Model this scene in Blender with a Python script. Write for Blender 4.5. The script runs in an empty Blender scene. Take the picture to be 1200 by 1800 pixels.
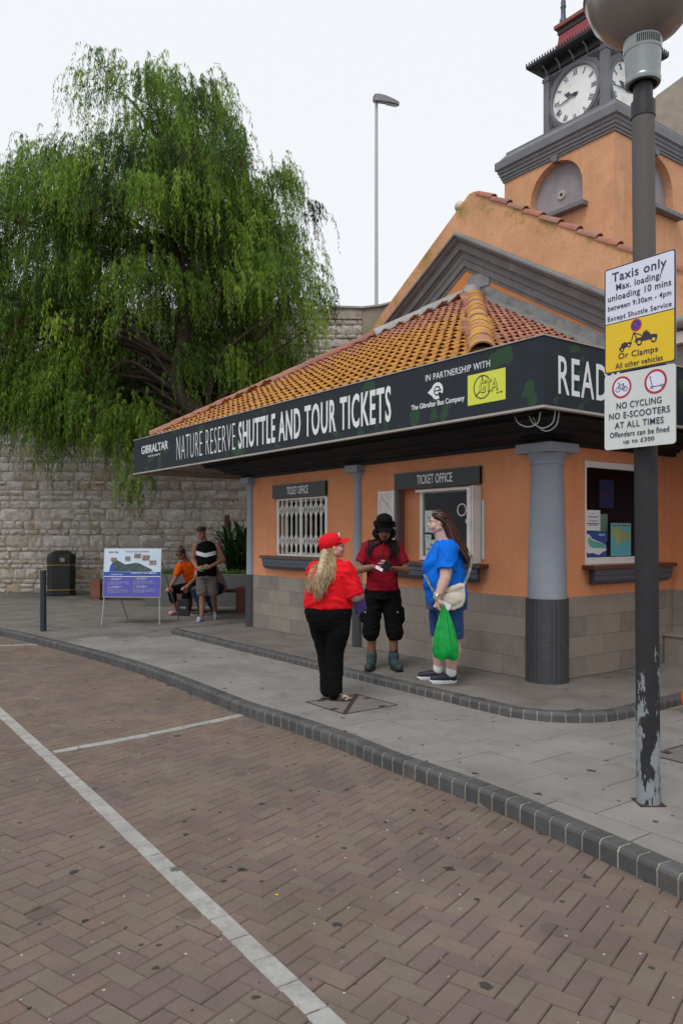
import bpy, bmesh, math, random
import numpy as np
from mathutils import Vector, Matrix, noise, geometry
random.seed(7); np.random.seed(7)
S = bpy.context.scene
COL = S.collection
# ------------------------------------------------------------------ camera
cam = bpy.data.cameras.new('camera'); camo = bpy.data.objects.new('camera', cam); COL.objects.link(camo)
camo.location = (0, 0, 1.57); camo.rotation_euler = (math.radians(90), 0, 0)
cam.sensor_fit = 'VERTICAL'; cam.sensor_height = 36; cam.sensor_width = 24
cam.lens = 27.2; cam.shift_y = 40 / 1800; cam.clip_end = 500; cam.clip_start = 0.05
S.camera = camo
S.render.resolution_x = 682; S.render.resolution_y = 1024
# ------------------------------------------------------------------ sky, sun, exposure
SUN_AZ, SUN_EL = math.radians(205), math.radians(58)      # azimuth of the sun measured from +Y clockwise
w = bpy.data.worlds.new('World'); S.world = w; w.use_nodes = True
nt = w.node_tree; nt.nodes.clear()
sky = nt.nodes.new('ShaderNodeTexSky'); sky.sky_type = 'NISHITA'; sky.sun_disc = False
sky.sun_elevation = SUN_EL; sky.sun_rotation = SUN_AZ; sky.dust_density = 4; sky.air_density = 1.0
hs = nt.nodes.new('ShaderNodeHueSaturation'); hs.inputs['Saturation'].default_value = .25
mx = nt.nodes.new('ShaderNodeMix'); mx.data_type = 'RGBA'; mx.inputs['Factor'].default_value = .9
mx.inputs[7].default_value = (9.7, 10.0, 10.4, 1)
bg = nt.nodes.new('ShaderNodeBackground'); bg.inputs['Strength'].default_value = .1
wo = nt.nodes.new('ShaderNodeOutputWorld')
nt.links.new(sky.outputs[0], hs.inputs['Color']); nt.links.new(hs.outputs[0], mx.inputs[6])
nt.links.new(mx.outputs[2], bg.inputs[0]); nt.links.new(bg.outputs[0], wo.inputs[0])
sl = bpy.data.lights.new('sun', 'SUN'); sl.energy = 1.45; sl.angle = math.radians(22); sl.color = (1, .97, .92)
so = bpy.data.objects.new('sun', sl); COL.objects.link(so)
sd = Vector((math.sin(SUN_AZ) * math.cos(SUN_EL), math.cos(SUN_AZ) * math.cos(SUN_EL), math.sin(SUN_EL)))
so.rotation_euler = sd.to_track_quat('Z', 'Y').to_euler(); so.location = sd * 40
S.view_settings.view_transform = 'Standard'; S.view_settings.look = 'None'
S.view_settings.exposure = 0; S.view_settings.gamma = 1
try: S.view_settings.use_curve_mapping = False
except Exception: pass

# ------------------------------------------------------------------ materials
def N(nt, t, **kw):
    n = nt.nodes.new(t)
    for k, v in kw.items():
        if hasattr(n, k): setattr(n, k, v)
        else: n.inputs[k].default_value = v
    return n
def lerpmix(nt, fac, a, b, mode='MIX'):
    m = nt.nodes.new('ShaderNodeMix'); m.data_type = 'RGBA'; m.blend_type = mode
    for sock, val in ((m.inputs[0], fac), (m.inputs[6], a), (m.inputs[7], b)):
        if isinstance(val, (int, float)): sock.default_value = val
        elif isinstance(val, (tuple, list)): sock.default_value = (*val[:3], 1)
        else: nt.links.new(val, sock)
    return m.outputs[2]
def ramp(nt, src, stops):
    r = nt.nodes.new('ShaderNodeValToRGB'); el = r.color_ramp.elements
    while len(el) < len(stops): el.new(.5)
    for e, (p, c) in zip(el, stops):
        e.position = p; e.color = (c, c, c, 1) if isinstance(c, (int, float)) else (*c, 1)
    nt.links.new(src, r.inputs[0]); return r.outputs[0]
def noise_out(nt, vec, scale, detail=4, rough=.6, dist=0):
    n = nt.nodes.new('ShaderNodeTexNoise'); n.inputs['Scale'].default_value = scale
    n.inputs['Detail'].default_value = detail; n.inputs['Roughness'].default_value = rough
    n.inputs['Distortion'].default_value = dist
    nt.links.new(vec, n.inputs['Vector']); return n.outputs['Fac']
def gumspots(cell, size, density, c=(.028,.028,.032), amt=.85):
    # round flattened spots: some cells of a jittered grid hold one
    def f(nt, base, pos):
        nz = nt.nodes.new('ShaderNodeTexNoise'); nz.inputs['Scale'].default_value = 26; nt.links.new(pos, nz.inputs['Vector'])
        ad = nt.nodes.new('ShaderNodeVectorMath'); ad.operation = 'MULTIPLY_ADD'; nt.links.new(nz.outputs['Color'], ad.inputs[0]); ad.inputs[1].default_value = (size*1.4,)*3; nt.links.new(pos, ad.inputs[2])
        v = nt.nodes.new('ShaderNodeTexVoronoi'); v.voronoi_dimensions = '2D'; v.inputs['Scale'].default_value = 1/cell; nt.links.new(ad.outputs[0], v.inputs['Vector'])
        sp = nt.nodes.new('ShaderNodeSeparateColor'); nt.links.new(v.outputs['Color'], sp.inputs[0])
        th = N(nt, 'ShaderNodeMath', operation='MULTIPLY'); nt.links.new(sp.outputs[1], th.inputs[0]); th.inputs[1].default_value = size/cell
        lt = N(nt, 'ShaderNodeMath', operation='LESS_THAN'); nt.links.new(v.outputs['Distance'], lt.inputs[0]); nt.links.new(th.outputs[0], lt.inputs[1])
        pr = N(nt, 'ShaderNodeMath', operation='LESS_THAN'); nt.links.new(sp.outputs[0], pr.inputs[0]); pr.inputs[1].default_value = density
        m = N(nt, 'ShaderNodeMath', operation='MULTIPLY'); nt.links.new(lt.outputs[0], m.inputs[0]); nt.links.new(pr.outputs[0], m.inputs[1])
        m2 = N(nt, 'ShaderNodeMath', operation='MULTIPLY'); nt.links.new(m.outputs[0], m2.inputs[0]); m2.inputs[1].default_value = amt
        return lerpmix(nt, m2.outputs[0], base, c)
    return f
def chain(*fs):
    def f(nt, base, pos):
        for g in fs: base = g(nt, base, pos)
        return base
    return f
def rnd(nt):                       # one random number per object and per loose piece of a joined mesh
    o = nt.nodes.new('ShaderNodeObjectInfo'); g = nt.nodes.new('ShaderNodeNewGeometry')
    a = nt.nodes.new('ShaderNodeMath'); a.operation = 'ADD'
    nt.links.new(o.outputs['Random'], a.inputs[0]); nt.links.new(g.outputs['Random Per Island'], a.inputs[1])
    f = nt.nodes.new('ShaderNodeMath'); f.operation = 'FRACT'; nt.links.new(a.outputs[0], f.inputs[0])
    return f.outputs[0]
MATS = {}
def mat(name, c, r=.7, metal=0, var=.12, scale=6, fine=60, bump=.15, pal=None, spots=None, spec=.5, extra=None, bscale=None, bdist=.004, trans=0, sheen=0, coat=0):
    """base colour c, broken up by coarse and fine noise; pal = colours picked per piece; spots = (colour, scale, threshold, amount)"""
    m = bpy.data.materials.new(name); m.use_nodes = True; nt = m.node_tree
    b = nt.nodes['Principled BSDF']
    geo = nt.nodes.new('ShaderNodeNewGeometry'); pos = geo.outputs['Position']
    if pal:
        col = nt.nodes.new('ShaderNodeValToRGB'); col.color_ramp.interpolation = 'CONSTANT'
        el = col.color_ramp.elements
        while len(el) < len(pal): el.new(.5)
        for i, (e, cc) in enumerate(zip(el, pal)): e.position = i / len(pal); e.color = (*cc, 1)
        nt.links.new(rnd(nt), col.inputs[0]); base = col.outputs[0]
    else:
        v = nt.nodes.new('ShaderNodeRGB'); v.outputs[0].default_value = (*c, 1); base = v.outputs[0]
    n1 = noise_out(nt, pos, scale, 5, .65); n2 = noise_out(nt, pos, fine, 3, .7)
    f1 = ramp(nt, n1, [(.25, 1 - var * 2), (.75, 1 + var)]); f2 = ramp(nt, n2, [(.3, 1 - var), (.7, 1 + var * .6)])
    base = lerpmix(nt, 1.0, base, f1, 'MULTIPLY'); base = lerpmix(nt, 1.0, base, f2, 'MULTIPLY')
    for sp in (spots or []):
        sc, th, wd, cc, am = sp
        k = ramp(nt, noise_out(nt, pos, sc, 4, .6), [(th, 0.0), (min(1, th + wd), am)])
        base = lerpmix(nt, k, base, cc)
    if extra: base = extra(nt, base, pos)
    nt.links.new(base, b.inputs['Base Color'])
    b.inputs['Roughness'].default_value = r; b.inputs['Metallic'].default_value = metal
    b.inputs['Specular IOR Level'].default_value = spec
    if trans: b.inputs['Transmission Weight'].default_value = trans
    if sheen: b.inputs['Sheen Weight'].default_value = sheen
    if coat: b.inputs['Coat Weight'].default_value = coat
    if bump:
        bp = nt.nodes.new('ShaderNodeBump'); bp.inputs['Strength'].default_value = bump; bp.inputs['Distance'].default_value = bdist
        nt.links.new(noise_out(nt, pos, bscale or fine, 5, .7), bp.inputs['Height']); nt.links.new(bp.outputs[0], b.inputs['Normal'])
    MATS[name] = m; return m

gum = lambda sc, th, am=.85: (sc, th, .012, (.035, .035, .04), am)
# blotches of oil and old gum shared by the pavers
M_paver = mat('paver_clay', (.2, .14, .12), .88, var=.13, scale=1.6, fine=150, bump=.7, bdist=.004, spec=.3,
    pal=[(.174,.131,.109), (.163,.121,.110), (.177,.138,.111), (.172,.133,.111), (.162,.119,.108), (.181,.129,.106), (.175,.140,.113), (.153,.114,.104), (.169,.127,.109)],
    spots=[(1.1, .5, .2, (.165,.13,.085), .4), (.7, .52, .2, (.098,.088,.08), .5), (6, .55, .2, (.10,.085,.078), .35), (90, .68, .03, (.36,.34,.29), .6)],
    extra=chain(gumspots(.19,.017,.5), gumspots(.5,.032,.45), gumspots(.7,.07,.4,(.085,.065,.058),.5), gumspots(.13,.006,.3,(.5,.48,.42),.8)))
M_joint = mat('joint_sand', (.04,.03,.025), .95, var=.25, scale=9, fine=180, bump=.6)
M_linew = mat('white_block', (.34,.335,.32), .8, var=.14, scale=5, fine=90, bump=.4, spots=[(9, .52, .12, (.22,.21,.2), .7), (3,.5,.2,(.26,.25,.23),.6)], extra=gumspots(.3,.028,.5,(.06,.06,.06)))
M_slab = mat('paving_concrete', (.2,.195,.185), .9, var=.12, scale=1.6, fine=240, bump=.45, spec=.3,
    pal=[(.245,.234,.219), (.236,.225,.211), (.228,.217,.204), (.252,.241,.226), (.24,.229,.215)],
    spots=[(1.1, .5, .2, (.135,.125,.116), .5), (4, .56, .12, (.14,.128,.118), .4)], extra=chain(gumspots(.4,.032,.4), gumspots(.2,.015,.3), gumspots(1.3,.06,.35,(.07,.065,.06),.6)))
M_slabd = mat('paving_concrete_worn', (.16,.15,.14), .9, var=.15, scale=2.0, fine=220, bump=.4, spec=.3,
    pal=[(.182,.166,.151), (.173,.157,.143), (.178,.162,.148), (.189,.173,.158)],
    spots=[(1.3, .5, .2, (.09,.08,.072), .6)], extra=chain(gumspots(.3,.024,.5), gumspots(.16,.010,.35), gumspots(.8,.10,.35,(.06,.055,.05),.6)))
M_kerb = mat('engineering_brick', (.075,.075,.08), .55, var=.16, scale=8, fine=120, bump=.3, spec=.4,
    pal=[(.088,.087,.088), (.102,.10,.10), (.078,.077,.079), (.094,.092,.092)])
def olddark(nt, base, pos):      # the older length of kerb to the left was pointed with dark mortar
    s_ = nt.nodes.new('ShaderNodeSeparateXYZ'); nt.links.new(pos, s_.inputs[0]); mp = nt.nodes.new('ShaderNodeMapRange'); mp.inputs['From Min'].default_value = -.6; mp.inputs['From Max'].default_value = -1.6; nt.links.new(s_.outputs[0], mp.inputs['Value'])
    return lerpmix(nt, mp.outputs[0], base, (.10,.092,.085))
M_mortar = mat('pale_mortar', (.30,.27,.225), .9, var=.25, scale=7, fine=90, bump=.4, extra=olddark)
M_earth = mat('ground_earth', (.16,.15,.14), .95, var=.2, scale=1, fine=20)
M_iron = mat('rusty_iron', (.07,.045,.035), .7, metal=.3, var=.3, scale=14, fine=90, bump=.4)
M_ins = mat('cover_infill', (.17,.155,.145), .9, var=.15, scale=4, fine=160, bump=.4)

def stainz(nt, base, pos): return base
def streaks(nt, base, pos):       # rain runs and scuffs down the paint, splash dirt along its foot
    mp = nt.nodes.new('ShaderNodeMapping'); mp.inputs['Scale'].default_value = (7, 7, .55); nt.links.new(pos, mp.inputs[0])
    base = lerpmix(nt, ramp(nt, noise_out(nt, mp.outputs[0], 1.0, 5, .7), [(.52, 0.0), (.72, .45)]), base, (.50,.20,.10))
    base = lerpmix(nt, ramp(nt, noise_out(nt, pos, 1.3, 5, .7), [(.5, 0.0), (.7, .4)]), base, (.72,.36,.21))
    return lerpmix(nt, ramp(nt, noise_out(nt, pos, 16, 5, .8), [(.68, 0.0), (.72, .5)]), base, (.40,.19,.11))
M_orange = mat('orange_paint', (.70,.285,.135), .85, var=.06, scale=2.0, fine=40, bump=.12, spec=.2, spots=[(3.2, .6, .25, (.6,.25,.12), .3)], extra=streaks)
def lichen_edge(nt, base, pos):
    tc = nt.nodes.new('ShaderNodeTexCoord'); sp = nt.nodes.new('ShaderNodeSeparateXYZ'); nt.links.new(tc.outputs['Object'], sp.inputs[0])
    # object z runs along the wall height, y along its length; depth below the sloping coping
    a = N(nt, 'ShaderNodeMath', operation='SUBTRACT'); nt.links.new(sp.outputs[1], a.inputs[0]); a.inputs[1].default_value = 4.15
    ab = N(nt, 'ShaderNodeMath', operation='ABSOLUTE'); nt.links.new(a.outputs[0], ab.inputs[0])
    m = N(nt, 'ShaderNodeMath', operation='MULTIPLY_ADD'); nt.links.new(ab.outputs[0], m.inputs[0]); m.inputs[1].default_value = .63; nt.links.new(sp.outputs[2], m.inputs[2])
    d = N(nt, 'ShaderNodeMath', operation='MULTIPLY_ADD'); nt.links.new(m.outputs[0], d.inputs[0]); d.inputs[1].default_value = 1/.3; d.inputs[2].default_value = -(7.34-.38)/.3
    nz = ramp(nt, noise_out(nt, pos, 1.9, 5, .7), [(.48, 0.0), (.60, .9)])
    mm = N(nt, 'ShaderNodeMath', operation='MULTIPLY', use_clamp=True); nt.links.new(d.outputs[0], mm.inputs[0]); nt.links.new(nz, mm.inputs[1])
    return lerpmix(nt, mm.outputs[0], base, lerpmix(nt, ramp(nt, noise_out(nt, pos, 30, 3), [(.4,0.0),(.6,1.0)]), (.24,.17,.03), (.36,.27,.09)))
WSP = [(2.3, .5, .3, (.70,.40,.235), .6), (1.1, .54, .2, (.6,.24,.10), .5), (9, .64, .05, (.34,.18,.11), .45)]
M_orangew = mat('orange_weathered_render', (.66,.35,.195), .9, var=.11, scale=1.2, fine=25, bump=.35, bdist=.01, spec=.2, spots=WSP, extra=lichen_edge)
M_oranget = mat('orange_tower_render', (.66,.35,.195), .9, var=.11, scale=1.2, fine=25, bump=.35, bdist=.01, spec=.2, spots=WSP, extra=streaks)
M_orangein = mat('orange_pediment', (.62,.24,.085), .88, var=.05, scale=2, fine=40, bump=.15, spec=.2)
M_ltgrey = mat('grey_moulding', (.185,.175,.178), .75, var=.12, scale=3, fine=30, bump=.2, spots=[(4, .55, .2, (.28,.265,.25), .5)])
M_slate = mat('slate_blue_paint', (.075,.09,.12), .5, var=.08, scale=5, fine=60, bump=.05)
M_colgrey = mat('column_grey', (.28,.305,.35), .6, var=.06, scale=3, fine=40, bump=.05)
M_dark = mat('dark_cornice', (.018,.019,.021), .6, spec=.25, var=.15, scale=4, fine=40, bump=.05)
M_soffit = mat('soffit_board', (.5,.43,.38), .8, var=.1, scale=3, fine=40)
M_coltile = mat('dark_ribbed_tile', (.055,.056,.062), .45, var=.12, scale=9, fine=80, bump=.05)
M_grout = mat('grey_grout', (.3,.3,.3), .9)
def tilegrain(nt, base, pos):
    return lerpmix(nt, ramp(nt, noise_out(nt, pos, 7, 6, .75, .6), [(.4, 0.0), (.7, .5)]), base, (.30,.26,.225))
M_walltile = mat('stone_look_tile', (.2,.175,.15), .6, var=.1, scale=3, fine=60, bump=.05, pal=[(.25,.212,.18), (.275,.235,.20), (.225,.19,.162), (.26,.222,.19), (.20,.172,.15)], extra=tilegrain)
M_granite = mat('red_granite', (.10,.035,.025), .35, var=.5, scale=30, fine=180, bump=.05, spots=[(90, .55, .05, (.3,.16,.1), .8), (120, .6, .05, (.015,.01,.01), .9)])
M_white = mat('white_upvc', (.78,.77,.75), .4, var=.04, scale=4, fine=30, bump=0)
M_whited = mat('white_painted_steel', (.76,.74,.70), .5, var=.08, scale=6, fine=30, bump=.05, spots=[(14, .62, .05, (.35,.3,.25), .4)])
M_glass = bpy.data.materials.new('window_glass'); M_glass.use_nodes = True
_n = M_glass.node_tree; _n.nodes.clear()
_g = N(_n, 'ShaderNodeBsdfGlossy'); _g.inputs['Roughness'].default_value = .02; _t = N(_n, 'ShaderNodeBsdfTransparent'); _t.inputs['Color'].default_value = (.72,.8,.76,1)
_f = N(_n, 'ShaderNodeFresnel'); _m = N(_n, 'ShaderNodeMixShader'); _o = N(_n, 'ShaderNodeOutputMaterial')
_fm = N(_n, 'ShaderNodeMath', operation='MULTIPLY'); _fm.inputs[1].default_value = .55; _n.links.new(_f.outputs[0], _fm.inputs[0]); _gb = N(_n, 'ShaderNodeNewGeometry'); _inv = N(_n, 'ShaderNodeMath', operation='SUBTRACT'); _inv.inputs[0].default_value = 1; _n.links.new(_gb.outputs['Backfacing'], _inv.inputs[1]); _f2 = N(_n, 'ShaderNodeMath', operation='MULTIPLY'); _n.links.new(_fm.outputs[0], _f2.inputs[0]); _n.links.new(_inv.outputs[0], _f2.inputs[1]); _n.links.new(_f2.outputs[0], _m.inputs[0]); _n.links.new(_t.outputs[0], _m.inputs[1]); _n.links.new(_g.outputs[0], _m.inputs[2]); _n.links.new(_m.outputs[0], _o.inputs[0])
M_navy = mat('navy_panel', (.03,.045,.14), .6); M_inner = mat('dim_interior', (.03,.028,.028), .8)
M_leafsign = None
def leafy(nt, base, pos):
    v = nt.nodes.new('ShaderNodeTexVoronoi'); v.inputs['Scale'].default_value = 2.3; v.feature = 'SMOOTH_F1'
    nn = nt.nodes.new('ShaderNodeTexNoise'); nn.inputs['Scale'].default_value = 5; nn.inputs['Detail'].default_value = 4; nt.links.new(pos, nn.inputs['Vector'])
    ad = nt.nodes.new('ShaderNodeVectorMath'); ad.operation = 'MULTIPLY_ADD'; nt.links.new(nn.outputs['Color'], ad.inputs[0]); ad.inputs[1].default_value = (.5,.5,.5); nt.links.new(pos, ad.inputs[2])
    nt.links.new(ad.outputs[0], v.inputs['Vector'])
    k = ramp(nt, v.outputs['Distance'], [(.235, .9), (.25, 0.0)])
    base = lerpmix(nt, k, base, (.028,.072,.036))
    return base
M_fascia = mat('fascia_print', (.022,.029,.038), .6, spec=.22, var=.05, scale=2, bump=0, extra=leafy)
M_sgn = mat('black_sign_print', (.008,.012,.008), .4, var=.1, scale=3, bump=0, spots=[(5, .62, .06, (.03,.06,.01), .7)])
M_letter = mat('white_lettering', (.78,.8,.82), .5, var=.03, bump=0)
M_trim = mat('pale_trim', (.42,.38,.35), .5, var=.1, scale=5, bump=0)
def tilelichen(nt, base, pos):
    tc = nt.nodes.new('ShaderNodeSeparateXYZ'); nt.links.new(pos, tc.inputs[0])
    g = ramp(nt, tc.outputs[2], [(.0, 0.0), (1, 1.0)])
    mp = nt.nodes.new('ShaderNodeMapRange'); mp.inputs['From Min'].default_value = 4.95; mp.inputs['From Max'].default_value = 4.0
    mp.inputs['To Min'].default_value = -.16; mp.inputs['To Max'].default_value = .16; nt.links.new(tc.outputs[2], mp.inputs['Value'])
    mq = nt.nodes.new('ShaderNodeMapRange'); mq.inputs['From Min'].default_value = -1.6; mq.inputs['From Max'].default_value = .6
    mq.inputs['To Min'].default_value = -.10; mq.inputs['To Max'].default_value = .08; nt.links.new(tc.outputs[0], mq.inputs['Value'])
    a = N(nt, 'ShaderNodeMath', operation='ADD'); nt.links.new(mp.outputs[0], a.inputs[0]); nt.links.new(mq.outputs[0], a.inputs[1])
    b = N(nt, 'ShaderNodeMath', operation='ADD'); nt.links.new(a.outputs[0], b.inputs[0]); nt.links.new(noise_out(nt, pos, 3.5, 5, .75), b.inputs[1])
    k = ramp(nt, b.outputs[0], [(.44, 0.0), (.60, .92)])
    base = lerpmix(nt, k, base, lerpmix(nt, ramp(nt, noise_out(nt, pos, 22, 4), [(.4, 0.0), (.62, 1.0)]), (.42,.17,.012), (.50,.26,.045)))
    base = lerpmix(nt, ramp(nt, noise_out(nt, pos, 6, 5, .7), [(.5, 0.0), (.66, .75)]), base, (.20,.085,.035))
    return lerpmix(nt, ramp(nt, noise_out(nt, pos, 38, 3), [(.66, 0.0), (.7, .7)]), base, (.5,.47,.42))
M_tile = mat('clay_roof_tile', (.38,.15,.09), .85, var=.12, scale=6, fine=60, bump=.4, pal=[(.40,.165,.105), (.36,.135,.08), (.44,.2,.13), (.34,.14,.095)], extra=tilelichen)
M_tiler = mat('clay_roof_tile_red', (.36,.14,.09), .85, var=.14, scale=6, fine=60, bump=.4, pal=[(.38,.15,.10), (.34,.125,.08), (.41,.18,.12), (.30,.12,.085)], spots=[(4, .56, .12, (.44,.22,.05), .7), (7, .56, .12, (.17,.08,.05), .7), (30, .68, .04, (.48,.44,.38), .6)])
M_tilep = mat('plain_clay_tile', (.38,.16,.11), .85, var=.15, scale=5, fine=50, bump=.4, pal=[(.36,.15,.10), (.33,.16,.12), (.30,.13,.1)], spots=[(9, .58, .1, (.2,.17,.12), .5), (20, .7, .04, (.45,.42,.36), .6)])
M_ridge = mat('lichened_ridge_tile', (.34,.15,.09), .85, var=.15, scale=5, fine=60, bump=.5, bdist=.008, spots=[(3.5, .42, .12, (.50,.25,.025), .95), (16, .6, .06, (.46,.36,.24), .6)])
M_lead = mat('lead_flashing', (.30,.30,.30), .55, metal=.2, var=.18, scale=5, fine=40, bump=.3, bdist=.01, spots=[(4, .5, .15, (.16,.16,.165), .6)])
M_leadw = mat('pale_lead', (.32,.32,.315), .6, var=.14, scale=5, fine=40, bump=.3, bdist=.01)
M_rend = mat('bare_cement_render', (.33,.285,.225), .92, var=.14, scale=1.6, fine=30, bump=.4, bdist=.01, spots=[(2.2, .58, .15, (.2,.175,.14), .6)])
def stonevar(nt, base, pos):
    base = lerpmix(nt, ramp(nt, noise_out(nt, pos, 9, 6, .8, .7), [(.53, 0.0), (.64, .6)]), base, (.36,.315,.275))
    base = lerpmix(nt, ramp(nt, noise_out(nt, pos, 17, 6, .85, 1.2), [(.60, 0.0), (.66, .6)]), base, (.20,.17,.15))
    return lerpmix(nt, ramp(nt, noise_out(nt, pos, .9, 4, .6), [(.5, 0.0), (.68, .45)]), base, (.36,.31,.27))
M_stone = mat('limestone_rubble', (.3,.26,.23), .93, var=.2, scale=7, fine=24, bump=1.0, bdist=.045,
    pal=[(.72,.66,.60), (.66,.59,.52), (.76,.71,.66), (.62,.54,.46), (.69,.63,.57), (.60,.53,.46), (.74,.67,.60), (.68,.62,.58), (.58,.46,.32), (.78,.74,.70)], extra=stonevar)
M_wmort = mat('rough_wall_mortar', (.54,.48,.42), .95, var=.25, scale=4, fine=26, bump=.9, bdist=.03, spots=[(7, .58, .08, (.16,.135,.115), .7)])
M_brickred = mat('old_red_brick', (.14,.06,.04), .9, var=.2, scale=6)
M_cgrey = mat('clock_tower_grey', (.165,.165,.18), .6, var=.1, scale=4, fine=40, bump=.08)
M_niche = mat('lilac_grey_render', (.30,.265,.285), .85, var=.1, scale=2.5, fine=30, bump=.2)
M_face = mat('clock_dial', (.85,.85,.83), .4, var=.05, scale=2, bump=0, spots=[(2.5, .62, .1, (.55,.48,.33), .5)])
M_black = mat('black_paint', (.018,.018,.02), .5, var=.1, bump=0)
M_blackp = mat('black_plastic', (.013,.013,.014), .38, var=.1, bump=0)
M_hand = mat('clock_hand', (.04,.045,.06), .5, bump=0)
M_red = mat('red_roof_paint', (.28,.045,.055), .6, var=.12, scale=5)
M_redb = mat('rust_red_trim', (.24,.07,.05), .6, var=.15, scale=7)
M_gold = mat('gold_paint', (.42,.24,.05), .4, metal=.2, bump=0)
M_steel = mat('galvanised_steel', (.42,.43,.44), .45, metal=.4, var=.08, bump=0)
def peel(nt, base, pos):
    s = nt.nodes.new('ShaderNodeSeparateXYZ'); nt.links.new(pos, s.inputs[0])
    mp = nt.nodes.new('ShaderNodeMapRange'); mp.inputs['From Min'].default_value = 1.35; mp.inputs['From Max'].default_value = .1
    mp.inputs['To Min'].default_value = -.2; mp.inputs['To Max'].default_value = .07; nt.links.new(s.outputs[2], mp.inputs['Value'])
    mc = nt.nodes.new('ShaderNodeMapping'); mc.inputs['Scale'].default_value = (9, 9, 3.2); nt.links.new(pos, mc.inputs[0])
    a = N(nt, 'ShaderNodeMath', operation='ADD'); nt.links.new(noise_out(nt, mc.outputs[0], 1.4, 6, .68), a.inputs[0]); nt.links.new(mp.outputs[0], a.inputs[1])
    k = ramp(nt, a.outputs[0], [(.52, 0.0), (.53, 1.0)])
    base = lerpmix(nt, k, base, lerpmix(nt, noise_out(nt, pos, 14, 4), (.17,.19,.21), (.30,.33,.35)))
    up = nt.nodes.new('ShaderNodeMapRange'); up.inputs['From Min'].default_value = 2.0; up.inputs['From Max'].default_value = 3.3; nt.links.new(s.outputs[2], up.inputs['Value'])
    return lerpmix(nt, up.outputs[0], base, (.11,.102,.096))
M_post = mat('chipped_post_paint', (.03,.03,.033), .65, spec=.3, var=.12, scale=4, fine=80, bump=.1, extra=peel, spots=[(40, .76, .01, (.5,.5,.5), .8)])
M_smoke = mat('smoked_shade', (.27,.235,.21), .25, var=.08, scale=3, bump=0, spec=.7)
M_clear = mat('frosted_collar', (.42,.45,.43), .3, var=.08, scale=4, bump=0)
M_alloy = mat('dull_aluminium', (.28,.30,.30), .35, metal=.7, var=.05, bump=0)
M_signw = mat('sign_white', (.72,.75,.86), .35, var=.02, bump=0); M_signg = mat('sign_offwhite', (.66,.68,.67), .35, var=.03, bump=0)
M_signy = mat('sign_yellow', (.80,.53,.002), .35, var=.02, bump=0); M_signk = mat('sign_black', (.02,.015,.05), .4, bump=0, var=0)
M_signr = mat('sign_red', (.45,.01,.04), .4, bump=0, var=0); M_signb = mat('sign_blue', (.01,.04,.35), .4, bump=0, var=0)
M_gyel = mat('partner_yellow', (.68,.72,.06), .4, bump=0, var=.02)
M_terra = mat('terracotta_block', (.21,.085,.058), .8, var=.12, scale=5, fine=60, bump=.2)
M_wood = mat('dark_bench_wood', (.09,.055,.04), .7, var=.2, scale=9)
M_conc = mat('planter_concrete', (.12,.125,.125), .8, var=.1, scale=4)
M_paper = mat('notice_paper', (.62,.70,.64), .7, var=.02, bump=0); M_paperw = mat('white_paper', (.74,.75,.8), .7, var=.02, bump=0)
M_ink = mat('print_ink', (.05,.06,.08), .7, bump=0, var=0)
M_map1 = mat('blue_map_print', (.02,.08,.33), .5, bump=0, var=.02); M_map2 = mat('map_green_print', (.10,.42,.36), .5, bump=0, spots=[(25,.5,.1,(.2,.5,.3),.8)])
M_map3 = mat('teal_map_print', (.10,.45,.52), .5, bump=0, var=.02); M_map4 = mat('map_land_print', (.30,.45,.20), .5, bump=0, spots=[(40,.55,.05,(.55,.25,.15),.7)])
M_purp = mat('board_violet_print', (.085,.085,.42), .45, bump=0, var=.02); M_sky2 = mat('board_sky_print', (.55,.68,.80), .45, bump=0, var=.05)
M_rockp = mat('board_rock_print', (.03,.065,.09), .45, bump=0, spots=[(30,.5,.08,(.08,.12,.08),.8),(60,.6,.05,(.4,.38,.35),.5)])
M_redp = mat('board_red_print', (.55,.06,.05), .5, bump=0); M_photo = mat('board_photo_print', (.25,.12,.08), .5, bump=0, spots=[(45,.5,.05,(.5,.4,.3),.8),(30,.5,.05,(.05,.08,.15),.7)])
M_bluep = mat('board_blue_band', (.02,.08,.42), .45, bump=0)
def leafmat(name, cols, tr=.35):
    m = bpy.data.materials.new(name); m.use_nodes = True; nt = m.node_tree; nt.nodes.clear()
    at = N(nt, 'ShaderNodeAttribute'); at.attribute_name = 'tone'
    c = ramp(nt, at.outputs['Fac'], cols)
    d = N(nt, 'ShaderNodeBsdfPrincipled'); d.inputs['Roughness'].default_value = .6; d.inputs['Specular IOR Level'].default_value = .3; nt.links.new(c, d.inputs['Base Color'])
    t = N(nt, 'ShaderNodeBsdfTranslucent'); nt.links.new(c, t.inputs['Color'])
    mm = N(nt, 'ShaderNodeMixShader'); mm.inputs[0].default_value = tr; o = N(nt, 'ShaderNodeOutputMaterial')
    nt.links.new(d.outputs[0], mm.inputs[1]); nt.links.new(t.outputs[0], mm.inputs[2]); nt.links.new(mm.outputs[0], o.inputs[0]); return m
M_leaf = leafmat('pepper_tree_leaf', [(0, (.026,.05,.010)), (.28, (.07,.135,.018)), (.55, (.165,.29,.03)), (.93, (.35,.50,.07)), (.96, (.13,.045,.045)), (1, (.11,.035,.04))])
M_leaf2 = leafmat('strap_leaf', [(0, (.012,.035,.010)), (1, (.04,.09,.028))], .2)
M_grassm = leafmat('planter_grass', [(0, (.04,.10,.015)), (1, (.12,.24,.04))])
M_bark = mat('pepper_bark', (.055,.036,.028), .95, var=.25, scale=7, fine=40, bump=.9, bdist=.02)
def skin(name, c): return mat(name, c, .5, var=.06, scale=9, fine=60, bump=.05, spec=.35)
def cloth(name, c, r=.85): return mat(name, c, r, var=.05, scale=7, fine=260, bump=.12, spec=.15, bdist=.001, sheen=.1 if max(c) < .2 else 0)

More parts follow.
